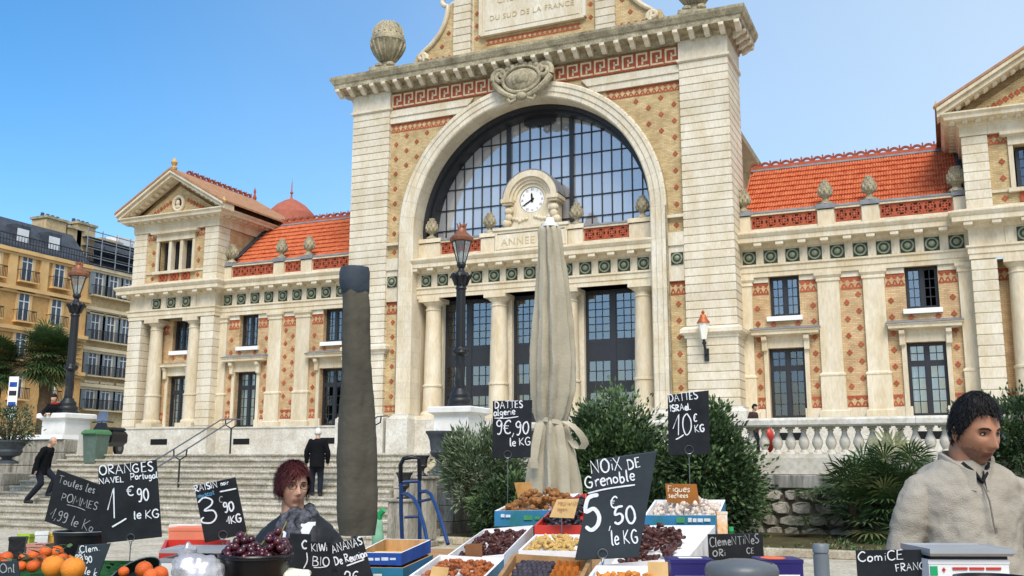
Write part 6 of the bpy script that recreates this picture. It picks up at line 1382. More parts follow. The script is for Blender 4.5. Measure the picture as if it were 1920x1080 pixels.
carton('salmon_carton', 'salmon pink cardboard carton behind the left scale', 'carton', 316,990,384,1022,4.2,.14, mat('salmon_card', '#e8886a', .75, .08, 6))
t = tray('red_crate', 'shallow red plastic crate beside the left scale', 'crate', (298,1036,3.9),(424,1032,3.9),(432,1012,4.15),(310,1012,4.15), REDP, REDP, .012, .03)
SCW = mat('scale_white', '#e4e5e4', .4, .04, 6, 0, 1, .45); SCG = mat('scale_grey', '#a9adb0', .35, .05, 6, 0, 1, .5, metal=.3)
r, w_, h, dp = carton('market_scale', 'white market scale at the left beside the plastic bag', 'scale', 300,1048,436,1080,3.45,.2, SCW, lid=SCG)
b = MB(); b.box(-w_*1.02,w_*1.02,-dp*.55,dp*.5,h+.02,h+.032); b.build('weighing_pan', SCG, r); b = MB(); b.box(-.02,.02,-.03,.03,h,h+.02); b.build('pan_support', BLKP, r)
b = MB(); b.box(-w_*.85,-w_*.7,-dp/2-.004,-dp/2,h*.5,h*.62); b.box(-w_*.5,-w_*.42,-dp/2-.004,-dp/2,h*.5,h*.62); b.build('red_sticker', REDP, r)
# crumpled plastic bag
BAG = glassmat('plastic_film', (.9,.9,.92), .25, .25, (.86,.86,.88)); mix_diffuse(BAG, (.7,.68,.69), .3); bm_ = MB(); c = P(372,1075,3.2); rg = random.Random(3)
bm_.ball((0,0,0), .085,.06,.06, 40, 24)
bm_.v = [tuple(Vector(p)*(1+.22*noise.noise(Vector(p)*22)+.12*noise.noise(Vector(p)*55))+Vector((0,0,.03*max(0,-p[0]/.1)**2))) for p in bm_.v]
o = bm_.mesh('plastic_bag', BAG); tag(ob('plastic_bag', o, None, (c.x,c.y,c.z), (0,0,YAW)), 'crumpled translucent plastic bag between the left scale and the grapes', 'bag')
c = P(352,1045,3.25); b = MB(); b.ball((0,0,0), .03,.03,.045, 20, 14); b.v = [tuple(Vector(p)*(1+.35*noise.noise(Vector(p)*50))) for p in b.v]; tag(ob('plastic_bag', b.mesh('bag_knot', BAG), None, (c.x,c.y,c.z), (0,.2,0)), 'knotted white plastic bag standing on the crumpled one', 'bag')
c = P(548,1078,3.3); b = MB(); b.ball((0,0,0), .06,.04,.022, 28, 14); b.v = [tuple(Vector(p)*(1+.3*noise.noise(Vector(p)*45))) for p in b.v]; tag(ob('crumpled_paper', b.mesh('crumpled_paper', mat('cream_paper', '#e9e3cb', .85, .06, 20, .2, 60)), None, (c.x,c.y,c.z), (0,0,YAW)), 'crumpled cream paper between the grape bowl and the kiwi board', 'paper')
# far left packets
for (x0,y0,x1,y1,d,col,lb) in ((33,1002,60,1020,4.1,'#a9c23a','lime green packet on the left stall'),(62,998,84,1020,4.05,'#dfe4df','white packet between the lime green and the yellow packet'),(86,1000,108,1022,4.1,'#d9b24a','yellow and white packet beside the black bucket'),(14,1008,42,1036,3.9,'#17181a','small black plastic crate at the left edge'),(50,1020,88,1036,3.8,'#c98b7a','pink carton under the packets on the left stall'),(316,984,380,992,4.35,'#efe9df','white paper pack on the salmon carton')):
    m_ = mat('packet_'+col[1:], col, .5, .15, 20, .2, 40, .4); carton('food_packet', lb, 'packet', x0,y0,x1,y1,d,.05, m_, yaw=rnd.uniform(-.4,.4), zb=(P(x0,1021,d).z if y0 == 984 else None))
# ---------------------------------------------------------------- right side goods
for (x0,y0,x1,y1,d,lb,fx) in ((1258,1050,1338,1080,3.35,'dark purple carton with white panel left of the round lid',-1),(1428,1050,1506,1080,3.45,'dark purple carton with an orange oval right of the round lid',1)):
    r, w_, h, dp = carton('purple_carton', lb, 'carton', x0,y0,x1,y1,d,.13, PURP, group='purple cartons by the round lid')
    b = MB(); b.box(-w_*.82,w_*.82,-dp/2-.003,-dp/2-.0005,.01,h*.78); b.build('white_panel', PAPW, r)
    if fx > 0: b = MB(); b.prism([(-w_*.25+w_*.6*math.cos(a),-.01+dp*.38*math.sin(a)) for a in [2*math.pi*i/20 for i in range(20)]], 'z', h+.0015, h+.003); b.build('orange_oval', mat('orange_print', '#ee6a24', .5, 0), r)
    else: b = MB(); b.box(-w_*.5,w_*.6,-.02,.02,h+.0015,h+.003); b.build('pale_print', PAPW, r)
c = P(1390,1062,3.2); r = root('round_container', (c.x,c.y,c.z-.16), 'round dark grey plastic container with a domed lid at the front right', 'container'); k = 66*3.2/FPX
b = MB(); b.lathe([(k*.85,0),(k*.92,.13),(k*.98,.135),(k*1.0,.14),(k*1.0,.15)], n=40); b.build('body', BLKP, r)
LIDM = mat('grey_lid', '#5c6063', .4, .08, 8, .05, 60, .4); b = MB(); b.lathe([(k*1.03,.135),(k*1.04,.15),(k*.98,.166),(k*.88,.172),(k*.86,.166),(k*.8,.17),(k*.4,.182),(0,.186)], n=44); b.build('lid', LIDM, r)
t_ = carton('juice_carton', 'small orange and white carton behind the clementines board', 'carton', 1345,960,1364,1003,4.75,.03, mat('orange_white_card', '#e9a23c', .5, .2, 30, col2='#e8e6e0'))
c = P(1371,996,4.7); r = root('green_bottle', (c.x,c.y,zt(c)), 'green plastic bottle top beside the orange and white carton', 'bottle'); h = c.z-zt(c); b = MB(); b.lathe([(.025,0),(.026,h-.06),(.02,h-.02),(.01,h)], n=14); b.build('body', GRASS, r); b = MB(); b.lathe([(.012,h),(.012,h+.02)], n=12); b.build('cap', mat('green_cap', '#35a060', .4, 0), r)
r, w_, h, dp = carton('market_scale', 'white market scale with red markings before the man in fleece', 'scale', 1742,1050,1892,1080,2.95,.18, SCW, lid=SCW)
b = MB(); b.loftz([(-w_*1.0,w_*1.05,-dp*.6,dp*.6,h+.012),(-w_*1.03,w_*1.08,-dp*.63,dp*.63,h+.02),(-w_*1.03,w_*1.08,-dp*.63,dp*.63,h+.034),(-w_*.98,w_*1.02,-dp*.58,dp*.58,h+.03)]); b.build('weighing_pan', SCG, r); b = MB(); b.box(-w_*.95,w_*.98,-dp*.5,dp*.5,h+.001,h+.013); b.build('pan_seat', BLKP, r)
for i in range(3): b = MB(); b.box(-w_*.42+i*w_*.42,-w_*.05+i*w_*.42,-dp/2-.004,-dp/2-.001,h-.028,h-.021); b.build('red_marking', REDP, r)
b = MB(); b.box(-w_*.98,-w_*.8,-dp/2-.004,-dp/2-.001,h-.045,h-.018); b.build('green_marking', mat('green_print', '#1f9a63', .5, 0), r)
b = MB(); b.box(-w_*.68,-w_*.60,-dp/2-.004,-dp/2-.001,h-.03,h-.026); b.box(-w_*.655,-w_*.625,-dp/2-.0045,-dp/2-.001,h-.034,h-.022); b.build('red_cross', REDP, r)
b = MB(); b.box(-w_*.9,w_*.9,-dp/2-.003,-dp/2-.0005,.0,h-.05); b.build('display_panel', mat('pale_teal_panel', '#b9d3d0', .4, .05, 5), r)
bowl('black_bowl', 'black plastic bowl cut off at the bottom right corner', 1862, 1084, 2.6, 66, .07, BLKP)
# ---------------------------------------------------------------- parasols
def wrinkle(b, amp, sc):
    out = []
    for p in b.v:
        q = Vector(p); w1 = noise.noise(Vector((q.x*sc,q.y*sc,q.z*sc*.55))); w2 = noise.noise(Vector((q.x*sc*2.6+5,q.y*sc*2.6,q.z*sc*2.2))); k = amp*(w1+.5*w2); out.append((q.x+k*RT0.x-k*.6*FH.x, q.y+k*RT0.y-k*.6*FH.y, q.z))
    b.v = out
def parasol(name, label, px, d, prof, folds, amp, m, tipm=None, seed=0, lean=0.0, zpole=.0, n=72):
    # prof: (pixel y, half width px, x shift px)
    base = P(px, 900, d); r = root(name, (base.x,base.y,0), label, 'parasol', world=True); rg = random.Random(seed); pts = []; N_ = len(prof); ph = rg.uniform(0,6)
    sub = []
    for i in range(N_-1):
        for k in range(6):
            f_ = k/6; f_ = f_; sub.append(tuple(prof[i][a]*(1-f_)+prof[i+1][a]*f_ for a in range(3)))
    sub.append(prof[-1])
    for j, (y, hw, sh) in enumerate(sub):
        c = P(px+sh, y, d); k = hw*d/FPX
        for i in range(n):
            a = 2*math.pi*i/n; tw = .5*math.sin(y*.012+seed); f_ = (amp*1.5*(2*abs(math.cos(folds*.5*a+ph+tw))-1.25)+amp*.5*math.cos((folds*2-3)*a+2*tw+1)) if tipm else (amp*math.cos(folds*a+ph+tw)+amp*.55*math.cos((folds*2-3)*a+2*tw+1))+.25*amp*noise.noise(Vector((math.cos(a)*2,math.sin(a)*2,y*.03)))
            q = k*(1+f_); pts.append(c+RT0*(q*math.cos(a))+FH*(q*math.sin(a)))
    b = MB(); M_ = len(sub); b.smooth = True; b.add(pts, [(j*n+i, j*n+n+i, j*n+n+(i+1) % n, j*n+(i+1) % n) for j in range(M_-1) for i in range(n)], True); wrinkle(b, .010 if tipm else .009, 9); b.build('canopy', m, r)
    b = MB(); tp = P(px+prof[0][2], prof[0][0]-2, d); b.tube([(base.x,base.y,.05), (base.x,base.y,P(px,prof[-1][0],d).z+.1), tp], .024, 10); b.build('pole', WOODL if tipm else STEEL, r)
    b = MB(); b.cbox(base.x-.28,base.x+.28,base.y-.28,base.y+.28,0,.08,.02); b.build('base', STONEG, r)
    return r
BEIG = mat('beige_canvas', '#bcb29b', .9, .1, 3, .15, 60, .1, col2='#a89f89'); COVR = mat('grey_brown_cover', '#5f5a4e', .85, .12, 3, .4, 14, .12, col2='#514d43'); COVB = mat('blue_grey_cover', '#4a525a', .75, .12, 4, .4, 12, .15)
r = parasol('closed_parasol', 'closed beige canvas parasol with a tied belt in the middle of the stalls', 1037, 7.0, [(420,11,-6),(430,19,-6),(470,22,-4),(540,29,0),(620,36,1),(690,39,1),(740,37,0),(775,31,-2),(790,27,-3),(800,30,-2),(850,39,0),(900,46,1),(932,50,2)], 9, .12, BEIG, True, 3)
tp = P(1031,412,7.0); b = MB(); b.lathe([(.062,-.035),(.062,-.01),(.035,.0),(.028,.03),(.02,.035)], (tp.x,tp.y,tp.z-.02), 16); b.build('white_cap', PAINTW, r)
c = P(1034,790,7.0); b = MB(); pts = []
for i in range(41):
    a = 2*math.pi*i/40; k = 28.5*7/FPX*(1+.03*math.cos(7*a)); p = c+RT0*(k*math.cos(a))+FH*(k*math.sin(a))+Vector((0,0,.012*math.sin(a*2))); pts += [p+Vector((0,0,-.016)), p+Vector((0,0,.016))]
b.add(pts, [(2*i,2*i+2,2*i+3,2*i+1) for i in range(40)], True); b.build('belt', BEIG, r)
def strap(pl, w_, nm, m):
    b = MB(); q = []
    for x, y, dd in pl: q += [P(x-w_/2,y,dd), P(x+w_/2,y,dd)]
    b.add(q, [(2*i,2*i+2,2*i+3,2*i+1) for i in range(len(pl)-1)], True); b.build(nm, m, r)
strap([(1012,792,6.86),(1008,815,6.84),(1003,845,6.83),(1000,862,6.82),(1003,878,6.82)], 15, 'belt_end', BEIG)
strap([(1060,790,6.9),(1072,797,6.87),(1084,808,6.86),(1094,822,6.86),(1097,832,6.87),(1090,842,6.88),(1080,838,6.9),(1072,826,6.92)], 15, 'belt_loop', BEIG)
r = parasol('covered_parasol', 'tall closed parasol in a dark grey-brown cover behind the woman', 668, 7.0, [(545,24,-1),(552,25,-1),(575,25.5,0),(600,26,0),(680,27,0),(740,30,0),(800,34,0),(860,37,0),(920,38,1),(970,37.5,1),(1003,34,1)], 4, .06, COVR, None, 8)
b = MB(); cc_ = []
for (y, hw, sh) in ((503,6,-4),(500,17,-3),(502,25.5,-2.5),(512,28.2,-2),(530,28.8,-2),(546,26.8,-1),(552,24.5,-1)):
    for i in range(40): a = 2*math.pi*i/40; k = hw*7/FPX*(1+.03*math.cos(4*a+1)); cc_.append(P(668+sh,y,7.0)+RT0*(k*math.cos(a))+FH*(k*math.sin(a)))
b.add(cc_, [(j*40+i, j*40+40+i, j*40+40+(i+1) % 40, j*40+(i+1) % 40) for j in range(6) for i in range(40)]+[tuple(range(40))], True); wrinkle(b, .014, 11); b.build('top_cap', COVB, r)
# blue hand truck
BLUT = mat('blue_tube', '#1d3a68', .4, .12, 8, .02, 40, .45); d0 = 10.5
c = P(790,900,d0); r = root('hand_truck', (c.x,c.y,0), 'blue tubular hand truck with a black handle standing beside the stairs', 'hand truck', world=True)
def tb_(pl, rad, nm, m=BLUT): b = MB(); b.tube([P(x,y,dd) for x,y,dd in pl], rad, 9); b.build(nm, m, r)
tb_([(754,1010,d0),(752,960,d0),(752,905,d0)], .022, 'upright'); tb_([(787,1050,d0),(787,960,d0),(786,898,d0)], .022, 'upright')
tb_([(752,905,d0),(751,872,d0),(757,860,d0),(772,857,d0),(786,860,d0),(787,900,d0)], .024, 'handle', BLKP)
tb_([(752,904,d0),(787,902,d0)], .018, 'cross_bar'); tb_([(754,926,d0),(764,926,d0-.15),(776,935,d0-.35),(787,958,d0-.6),(795,985,d0-.8),(802,1020,d0-1.0)], .02, 'side_loop')
tb_([(788,922,d0),(799,921,d0-.15),(808,927,d0-.3),(818,950,d0-.5),(828,980,d0-.7),(840,1020,d0-.9)], .02, 'side_loop'); tb_([(787,940,d0),(812,935,d0-.35)], .015, 'cross_bar')
tb_([(758,970,d0),(787,968,d0)], .016, 'cross_bar')
pa = P(770,1100,d0); 
for s in (-1,1):
    q = Vector((pa.x,pa.y,.14))+RT0*(.2*s); b = MB(); b.tube([q-RT0*.03,q+RT0*.03], .14, 18); b.build('wheel', BLKP, r)
b = MB(); b.obox(Vector((pa.x,pa.y,.06))-FH*.18, RT0, FH, ZV, .2,.16,.006); b.build('toe_plate', BLUT, r)
b = MB(); b.tube([Vector((pa.x,pa.y,.06))-RT0*.11, P(754,1010,d0)], .02, 8); b.tube([Vector((pa.x,pa.y,.06))+RT0*.11, P(787,1050,d0)], .02, 8); b.tube([Vector((pa.x,pa.y,.14))-RT0*.2, Vector((pa.x,pa.y,.14))+RT0*.2], .012, 8); b.build('lower_frame', BLUT, r)
# green sack by the covered parasol
c = P(708,985,9.0); b = MB(); b.ball((0,0,0), .05,.05,.12, 14, 12); b.v = [tuple(Vector(p)*(1+.25*noise.noise(Vector(p)*18))) for p in b.v]
r = root('green_watering_can', (c.x,c.y,0), 'pale green plastic can behind the covered parasol', 'can'); o = ob('body', b.mesh('can_body', mat('pale_green_plastic', '#7fae8c', .4, .1, 9)), r, (0,0,c.z-.08), (0,0,0), (1.2,1,1.4)); b = MB(); b.tube([(0,0,c.z),(.02,0,c.z+.1),(.06,0,c.z+.14)], .03, 8); b.build('spout', mat('green_plastic', '#2f9a5c', .4, .05, 9), r); b = MB(); b.cbox(-.12,.12,-.12,.12,0,c.z-.22,.02); b.build('stand', CHK, r)
# red bag behind the balustrade, scooter by the pedestal
c = PY(1440,816,YB+1.0); r = root('red_bag', (c.x,c.y,TER), 'red bag standing on the terrace behind the balusters beside the right shrub', 'bag'); b = MB(); b.ball((0,0,.3), .15,.12,.3, 18, 12); b.build('body', REDP, r); b = MB(); b.tube([(-.07,0,.56),(-.05,0,.66),(.05,0,.66),(.07,0,.56)], .012, 6); b.build('strap', REDP, r)
c = PY(203,845,YS+2.2); r = root('parked_scooter', (c.x,c.y,TER), 'dark parked scooter seen end-on behind the green bin', 'scooter', rz=.25)
b = MB(); b.tube([(0,-.55,.24),(0,.55,.24)], .0, 4); 
for y in (-.58,.58): q = MB(); q.tube([(-.05,y,.25),(.05,y,.25)], .25, 18); w_ = q.build('wheel', BLKP, r); q = MB(); q.tube([(-.055,y,.25),(.055,y,.25)], .12, 12); q.build('rim', STEEL, w_)
q = MB(); q.loftz([(-.16,.16,-.5,.5,.28),(-.2,.2,-.2,.75,.42),(-.18,.18,-.1,.8,.68),(-.12,.12,.0,.75,.78)]); q.build('body', BLKP, r); q = MB(); q.loftz([(-.22,.22,-.62,-.5,.4),(-.26,.26,-.6,-.46,.75),(-.14,.14,-.52,-.44,1.02)]); q.build('front_shield', BLKP, r)
q = MB(); q.cbox(-.15,.15,-.05,.72,.78,.9,.04); q.build('seat', CLOTHG, r); q = MB(); q.tube([(-.36,-.42,1.04),(0,-.46,1.08),(.36,-.42,1.04)], .025, 8); q.build('handlebar', IRON, r); q = MB(); q.add([(-.2,-.5,1.05),(.2,-.5,1.05),(.16,-.4,1.4),(-.16,-.4,1.4)], [(0,1,2,3)]); q.build('windscreen', glassmat('screen', (.5,.5,.55), .4, .1), r); q = MB(); q.tube([(0,-.55,.3),(0,-.48,1.05)], .03, 8); q.build('steering_column', IRON, r)
# white and blue street sign at the far left
c = P(24,735,40); r = root('street_sign', (c.x,c.y,0), 'white and blue notice panel on a post at the far left edge', 'sign', rz=YAW)
q = MB(); q.tube([(0,0,0),(0,0,c.z+.6)], .05, 8); q.build('post', STEEL, r); q = MB(); q.box(-.16,.22,-.06,-.02,c.z-1.1,c.z+.62); q.build('panel', PAINTW, r)
for k, z in enumerate((.3,-.05,-.5)): q = MB(); q.box(-.12,.18,-.066,-.058,c.z+z-.1,c.z+z+.1); q.build('blue_mark', BLUED if k != 1 else CLOTHG, r)
# ================================================================== people
SKIN = {}
def skin(name, col, lip):
    return [mat(name+'_skin', col, .5, .06, 14, .08, 120, .35, sub=.08), mat(name+'_lips', lip, .45, .05, 9), mat(name+'_brow', '#241a16', .8, 0)]
EYEW = mat('eye_white', '#b9b1a8', .3, 0); EYED = mat('eye_dark', '#1c1512', .2, 0)
def ga(x, s_): return math.exp(-(x/s_)**2)
def head_pt(u, v, H=.235, female=False):
    # unit head facing -y, centre at half height; u azimuth from the face, v elevation
    cv, sv = math.cos(v), math.sin(v); x = .077*cv*math.sin(u); y = -.098*cv*math.cos(u); z = H/2*sv
    k = z/(H/2)
    if k < 0:
        j = min(1, -k); x *= 1-.30*j**1.6 - (.05*j if female else 0); y = y*(1-.10*j)-(.012*j if y < 0 else -.012*j*.2)
        if y > 0: y *= 1-.35*j
    if y > 0: y *= 1.04
    fr = max(0, math.cos(u))**1.5 if math.cos(u) > 0 else 0
    if fr > 0 and abs(v) < 1.35:
        d = 0.0
        d += .031*ga(x,.0115)*ga(z+.026,.015) + .014*ga(x,.010)*ga(z+.002,.020) + .008*ga(abs(x)-.011,.006)*ga(z+.032,.009)     # nose
        d += .006*ga(z-.028,.010)*ga(abs(x)-.026,.026) - .015*ga(abs(x)-.031,.017)*ga(z-.010,.012)                            # brow, sockets
        d += .0075*ga(x,.022)*ga(z+.056,.006) + .0075*ga(x,.019)*ga(z+.067,.006) - .005*ga(x,.024)*ga(z+.0613,.0025) - .005*ga(x,.02)*ga(z+.080,.008)
        d += .009*ga(x,.022)*ga(z+.100,.014) + .005*ga(abs(x)-.047,.018)*ga(z+.022,.02)
        d -= .004*ga(abs(x)-.05,.018)*ga(z+.065,.02)
        y -= d*min(1, fr*1.6)
    return Vector((x, y, z))
def make_head(b, M, female=False, nu=72, nv=54, beard=False):
    def U(i): s_ = i/nu*2-1; return math.pi*(.45*s_+.55*s_**3)          # denser at the face
    pts = []; fs = []; mi = []
    for j in range(nv+1):
        v = -math.pi/2+math.pi*j/nv
        for i in range(nu): pts.append(head_pt(U(i), v, female=female))
    for j in range(nv):
        for i in range(nu):
            k = (i+1) % nu; f_ = (j*nu+i, j*nu+k, j*nu+nu+k, j*nu+nu+i); fs.append(f_); c = sum((pts[q] for q in f_), Vector())/4
            m_ = 0
            if c.y < -.07 and abs(c.x) < .023*(1-((c.z+.0615)/.012)**2*.6) and abs(c.z+.0615) < .0085: m_ = 1
            if False and .012 < abs(c.x) < .048 and abs(c.z-.030-.004*math.cos((abs(c.x)-.03)*60)) < .0032: m_ = 2
            mi.append(m_)
    base = len(b.v); b.v += [tuple(M@p) for p in pts]
    if beard:
        for q_, f_ in enumerate(fs):
            c = sum((pts[t_] for t_ in f_), Vector())/4
            if mi[q_] == 0 and c.z+.012*noise.noise(c*60) < -.046 and c.y < .0 and not (abs(c.x) < .012 and c.z > -.05): mi[q_] = 3
    for f_, m_ in zip(fs, mi): b.f.append([base+q for q in f_]); b.mi.append(m_); b.sm.append(True)
    for s_ in (-1,1):                                                  # ears
        b.m = 0; E_ = M@Matrix.Translation((s_*.077,.012,-.005)); n0 = len(b.v); b.ball((0,0,0), .010,.019,.032, 12, 8); b.v[n0:] = [tuple(E_@Vector(p)) for p in b.v[n0:]]
    b.m = 0
def eyes(M, parent, look=0.0, brow=.003, browm=None):
    browm = browm or bpy.data.materials['woman_brow']
    for s_ in (-1,1):
        b = MB(); b.ball((s_*.031,-.0775,.010), .0120,.0082,.0040, 14, 10); b.m = 1; b.ball((s_*.031+look*.004,-.0828,.0102), .0052,.004,.0046, 10, 8); b.tube([(s_*(.031-.014),-.0815,.0105),(s_*.031,-.0862,.0165),(s_*(.031+.015),-.079,.0105)], .0016, 5)
        b.v = [tuple(M@Vector(p)) for p in b.v]; b.build('eye', [EYEW, EYED], parent)
        b = MB(); b.tube([M@Vector((s_*x_, y_, z_)) for x_, y_, z_ in ((.013,-.0965,.0265),(.026,-.0955,.031),(.040,-.086,.030),(.050,-.076,.025))], [brow*.7,brow,brow*.9,brow*.4], 6); b.build('eyebrow', browm, parent)
def hair(M, parent, m, mask, thick, nu=80, nv=50, rough=.006, seed=0, name='hair', female=False, strands=0, slen=(.03,1,.3)):
    b = MB(); pts = []; ok = []
    for j in range(nv+1):
        v = -math.pi/2+math.pi*j/nv
        for i in range(nu):
            u = -math.pi+2*math.pi*i/nu; p = head_pt(u, v, female=female); q = Vector((p.x,p.y if p.y > -.095 else -.095,p.z)); a = mask(u, p); n_ = Vector((p.x/.077**2*.01,p.y/.098**2*.01,p.z/.117**2*.01)).normalized()
            strand = noise.noise(Vector((u*9, v*2.2, seed)))*.7+noise.noise(Vector((u*26, v*4, seed+3)))*.5
            pts.append(tuple(M@(q+n_*(thick(u,p)+rough*strand)*min(1,max(0,a)*3)-n_*(.006 if a <= 0 else 0)))); ok.append(a > -.12)
    fs = [(j*nu+i, j*nu+(i+1) % nu, j*nu+nu+(i+1) % nu, j*nu+nu+i) for j in range(nv) for i in range(nu)]
    fs = [f_ for f_ in fs if all(ok[q] for q in f_)]
    b.add(pts, fs, True); rg = random.Random(seed); C_ = M.translation
    for t_ in range(strands):
        u, v = rg.uniform(-math.pi,math.pi), rg.uniform(-.6,1.5); p = head_pt(u, v, female=female); a = mask(u, p)
        if a <= .03: continue
        q = Vector((p.x,max(p.y,-.095),p.z)); n_ = Vector((p.x/.077**2*.01,p.y/.098**2*.01,p.z/.117**2*.01)).normalized(); th = thick(u,p)
        dn = Vector((0,0,-1))-n_*(-n_.z); dn = dn.normalized() if dn.length > .2 else Vector((math.sin(u),-math.cos(u),0))
        sd_ = n_.cross(dn).normalized(); d_ = (dn*slen[1]+n_*slen[2]+sd_*rg.gauss(0,.35)).normalized(); L_ = slen[0]*rg.uniform(.6,1.3)
        r0 = q+n_*(th*.8); r1 = r0+d_*L_*.55+n_*.004; r2 = r0+d_*L_-n_*.002; w_ = .0022
        b.add([M@(r0-sd_*w_), M@(r0+sd_*w_), M@(r1+sd_*w_), M@(r1-sd_*w_), M@r2], [(0,1,2,3),(3,2,4)], False)
    return b.build(name, m, parent)
def rings(b, secs, n=28, cap=True, smooth=True):
    # secs: (cx, cy, z, rx, ry) vertical loft with superellipse sections
    pts = []
    for (cx,cy,z,rx,ry) in secs:
        for i in range(n):
            a = 2*math.pi*i/n; c_, s_ = math.cos(a), math.sin(a); e = .84
            pts.append((cx+rx*math.copysign(abs(c_)**e,c_), cy+ry*math.copysign(abs(s_)**e,s_), z))
    N_ = len(secs); fs = [(j*n+i, j*n+(i+1) % n, j*n+n+(i+1) % n, j*n+n+i) for j in range(N_-1) for i in range(n)]
    if cap: fs += [tuple(range(n))[::-1], tuple(range((N_-1)*n, N_*n))]
    b.add(pts, fs, smooth)
def limb(b, pts, rad, n=14):
    P_ = [Vector(p) for p in pts]; q = []; rr = []
    for i in range(len(P_)-1):
        for k in range(4): f_ = k/4; q.append(P_[i].lerp(P_[i+1], f_)); rr.append(rad[i]*(1-f_)+rad[i+1]*f_)
    q.append(P_[-1]); rr.append(rad[-1]); b.tube(q, rr, n); b.ball(P_[0], rad[0], nu=n, nv=8); b.ball(P_[-1], rad[-1], nu=n, nv=8)
def remesh(o, vox, smooth=6, disp=0.0, dscale=.12):
    m = o.modifiers.new('remesh', 'REMESH'); m.mode = 'VOXEL'; m.voxel_size = vox; m.use_smooth_shade = True
    s_ = o.modifiers.new('smooth', 'SMOOTH'); s_.factor = .5; s_.iterations = smooth
    if disp:
        t = bpy.data.textures.new('folds', 'CLOUDS'); t.noise_scale = dscale; t.noise_depth = 2
        d = o.modifiers.new('folds', 'DISPLACE'); d.texture = t; d.strength = disp; d.mid_level = .5; d.texture_coords = 'LOCAL'
    return o
def hand(b, wrist, d, n_, k=1.0):
    # palm plus five bent fingers
    d = Vector(d).normalized(); n_ = Vector(n_).normalized(); s_ = d.cross(n_).normalized(); w_ = Vector(wrist)
    b.tube([w_, w_+d*.045*k, w_+d*.085*k], [(.026*k,.018*k),(.04*k,.016*k),(.038*k,.013*k)], 10)
    for i, l in enumerate((.068,.078,.072,.056)):
        p = w_+d*.082*k+s_*(-.028+.019*i)*k; q = p+d*l*.5*k-n_*.006*k; e = q+d*l*.45*k-n_*.022*k; b.tube([p-d*.015*k, p, q, e], [.0088*k,.009*k,.008*k,.006*k], 7)
    p = w_+d*.02*k-s_*.03*k; b.tube([p, p+d*.03*k-s_*.028*k-n_*.008*k, p+d*.06*k-s_*.034*k-n_*.02*k], [.012*k,.011*k,.008*k], 7)

# ---------------------------------------------------------------- the woman
WS = skin('woman', '#c79a80', '#b07a6c'); dW = 4.93
c = P(562, 900, dW); zt_ = P(550, 862, dW).z
rw_ = root('person', (c.x,c.y,0), 'woman with short red hair, glasses and a grey patterned scarf behind the grape bowl', 'person', rz=YAW)
hz_ = zt_-.135
HM = Matrix.Translation((-.03,-.02,hz_)) @ Matrix.Rotation(R(30),4,'Z') @ Matrix.Rotation(R(2),4,'X') @ Matrix.Scale(.93,4)
b = MB(); make_head(b, HM, True)
limb(b, [(-.03,.0,hz_-.08),(-.02,.01,hz_-.2)], [.056,.062]); rings(b, [(0,.02,hz_-.2,.07,.06),(0,.02,hz_-.28,.13,.085),(0,.02,hz_-.55,.16,.105),(0,.02,hz_-.75,.17,.11),(0,.02,.7,.16,.1)])
for s_ in (-1,1):
    limb(b, [(s_*.09,.02,.75),(s_*.09,.02,.42),(s_*.09,.03,.08)], [.085,.062,.04])
    limb(b, [(s_*.13,.02,hz_-.285),(s_*.21,.02,hz_-.55),(s_*.2,-.16,hz_-.72)], [.05,.042,.03]); hand(b, (s_*.2,-.17,hz_-.725), (0,-1,-.25), (0,-.25,1), .9)
    b.tube([(s_*.09,.05,.04),(s_*.09,-.05,.035),(s_*.09,-.13,.025)], [(.04,.035),(.042,.03),(.034,.02)], 10)
b.build('body', WS, rw_); eyes(HM, rw_, .6)
RHAIR = mat('red_brown_hair', '#561d1a', .6, .2, 30, .5, 90, .25, col2='#2a1012', stretch=(1,1,.25))
def wmask(u, p):
    front = abs(u) < 1.25
    if front: return (p.z-(.046+.022*math.sin(u*2.0+.5)))*14 if abs(u) < .95 else (p.z+.02+(.95-abs(u))*-.12)*10
    return (p.z+.045+.03*math.cos(u))*12
hair(HM, rw_, RHAIR, wmask, lambda u, p: .009+.012*max(0,p.z/.117)+(.005 if abs(u) > 1.5 else .0)+ (.004 if abs(u) < .9 else 0), rough=.009, seed=2, female=True, strands=2600, slen=(.045,1,.22))
b = MB()
for s_ in (-1,1):
    b.tube([HM@Vector((s_*.033+.023*math.cos(a), -.102-.0*abs(math.cos(a)), .008+.014*math.sin(a))) for a in [2*math.pi*i/16 for i in range(17)]], .0016, 5, cap=False); b.tube([HM@Vector((s_*.056,-.098,.012)), HM@Vector((s_*.078,-.02,.014)), HM@Vector((s_*.08,.02,.006))], .0016, 5)
b.tube([HM@Vector((-.01,-.103,.012)), HM@Vector((.01,-.103,.012))], .0015, 5); b.build('glasses', IRON, rw_)
hs_ = hz_+.075; hh_ = hz_
JACK = mat('black_jacket', '#26282b', .6, .12, 5, .25, 25, .3, col2='#191a1c'); TSH = mat('white_shirt', '#d5d6da', .85, .06, 6, .15, 30); APRN = mat('black_apron', '#121317', .8, .1, 6)
jb = MB(); rings(jb, [(0,.02,hs_-.20,.08,.075),(0,.02,hs_-.235,.125,.09),(0,.02,hs_-.265,.165,.105),(0,.02,hs_-.31,.19,.12),(0,.02,hs_-.4,.192,.132),(0,.02,hs_-.6,.2,.14),(0,.02,hs_-.75,.205,.145),(0,.02,hs_-.85,.205,.145)])
for s_ in (-1,1): limb(jb, [(s_*.15,.02,hs_-.325),(s_*.195,.02,hs_-.40),(s_*.23,.02,hs_-.62),(s_*.2,-.15,hs_-.73)], [.055,.066,.06,.048])
remesh(jb.build('jacket', JACK, rw_), .011, 8, .018, .09)
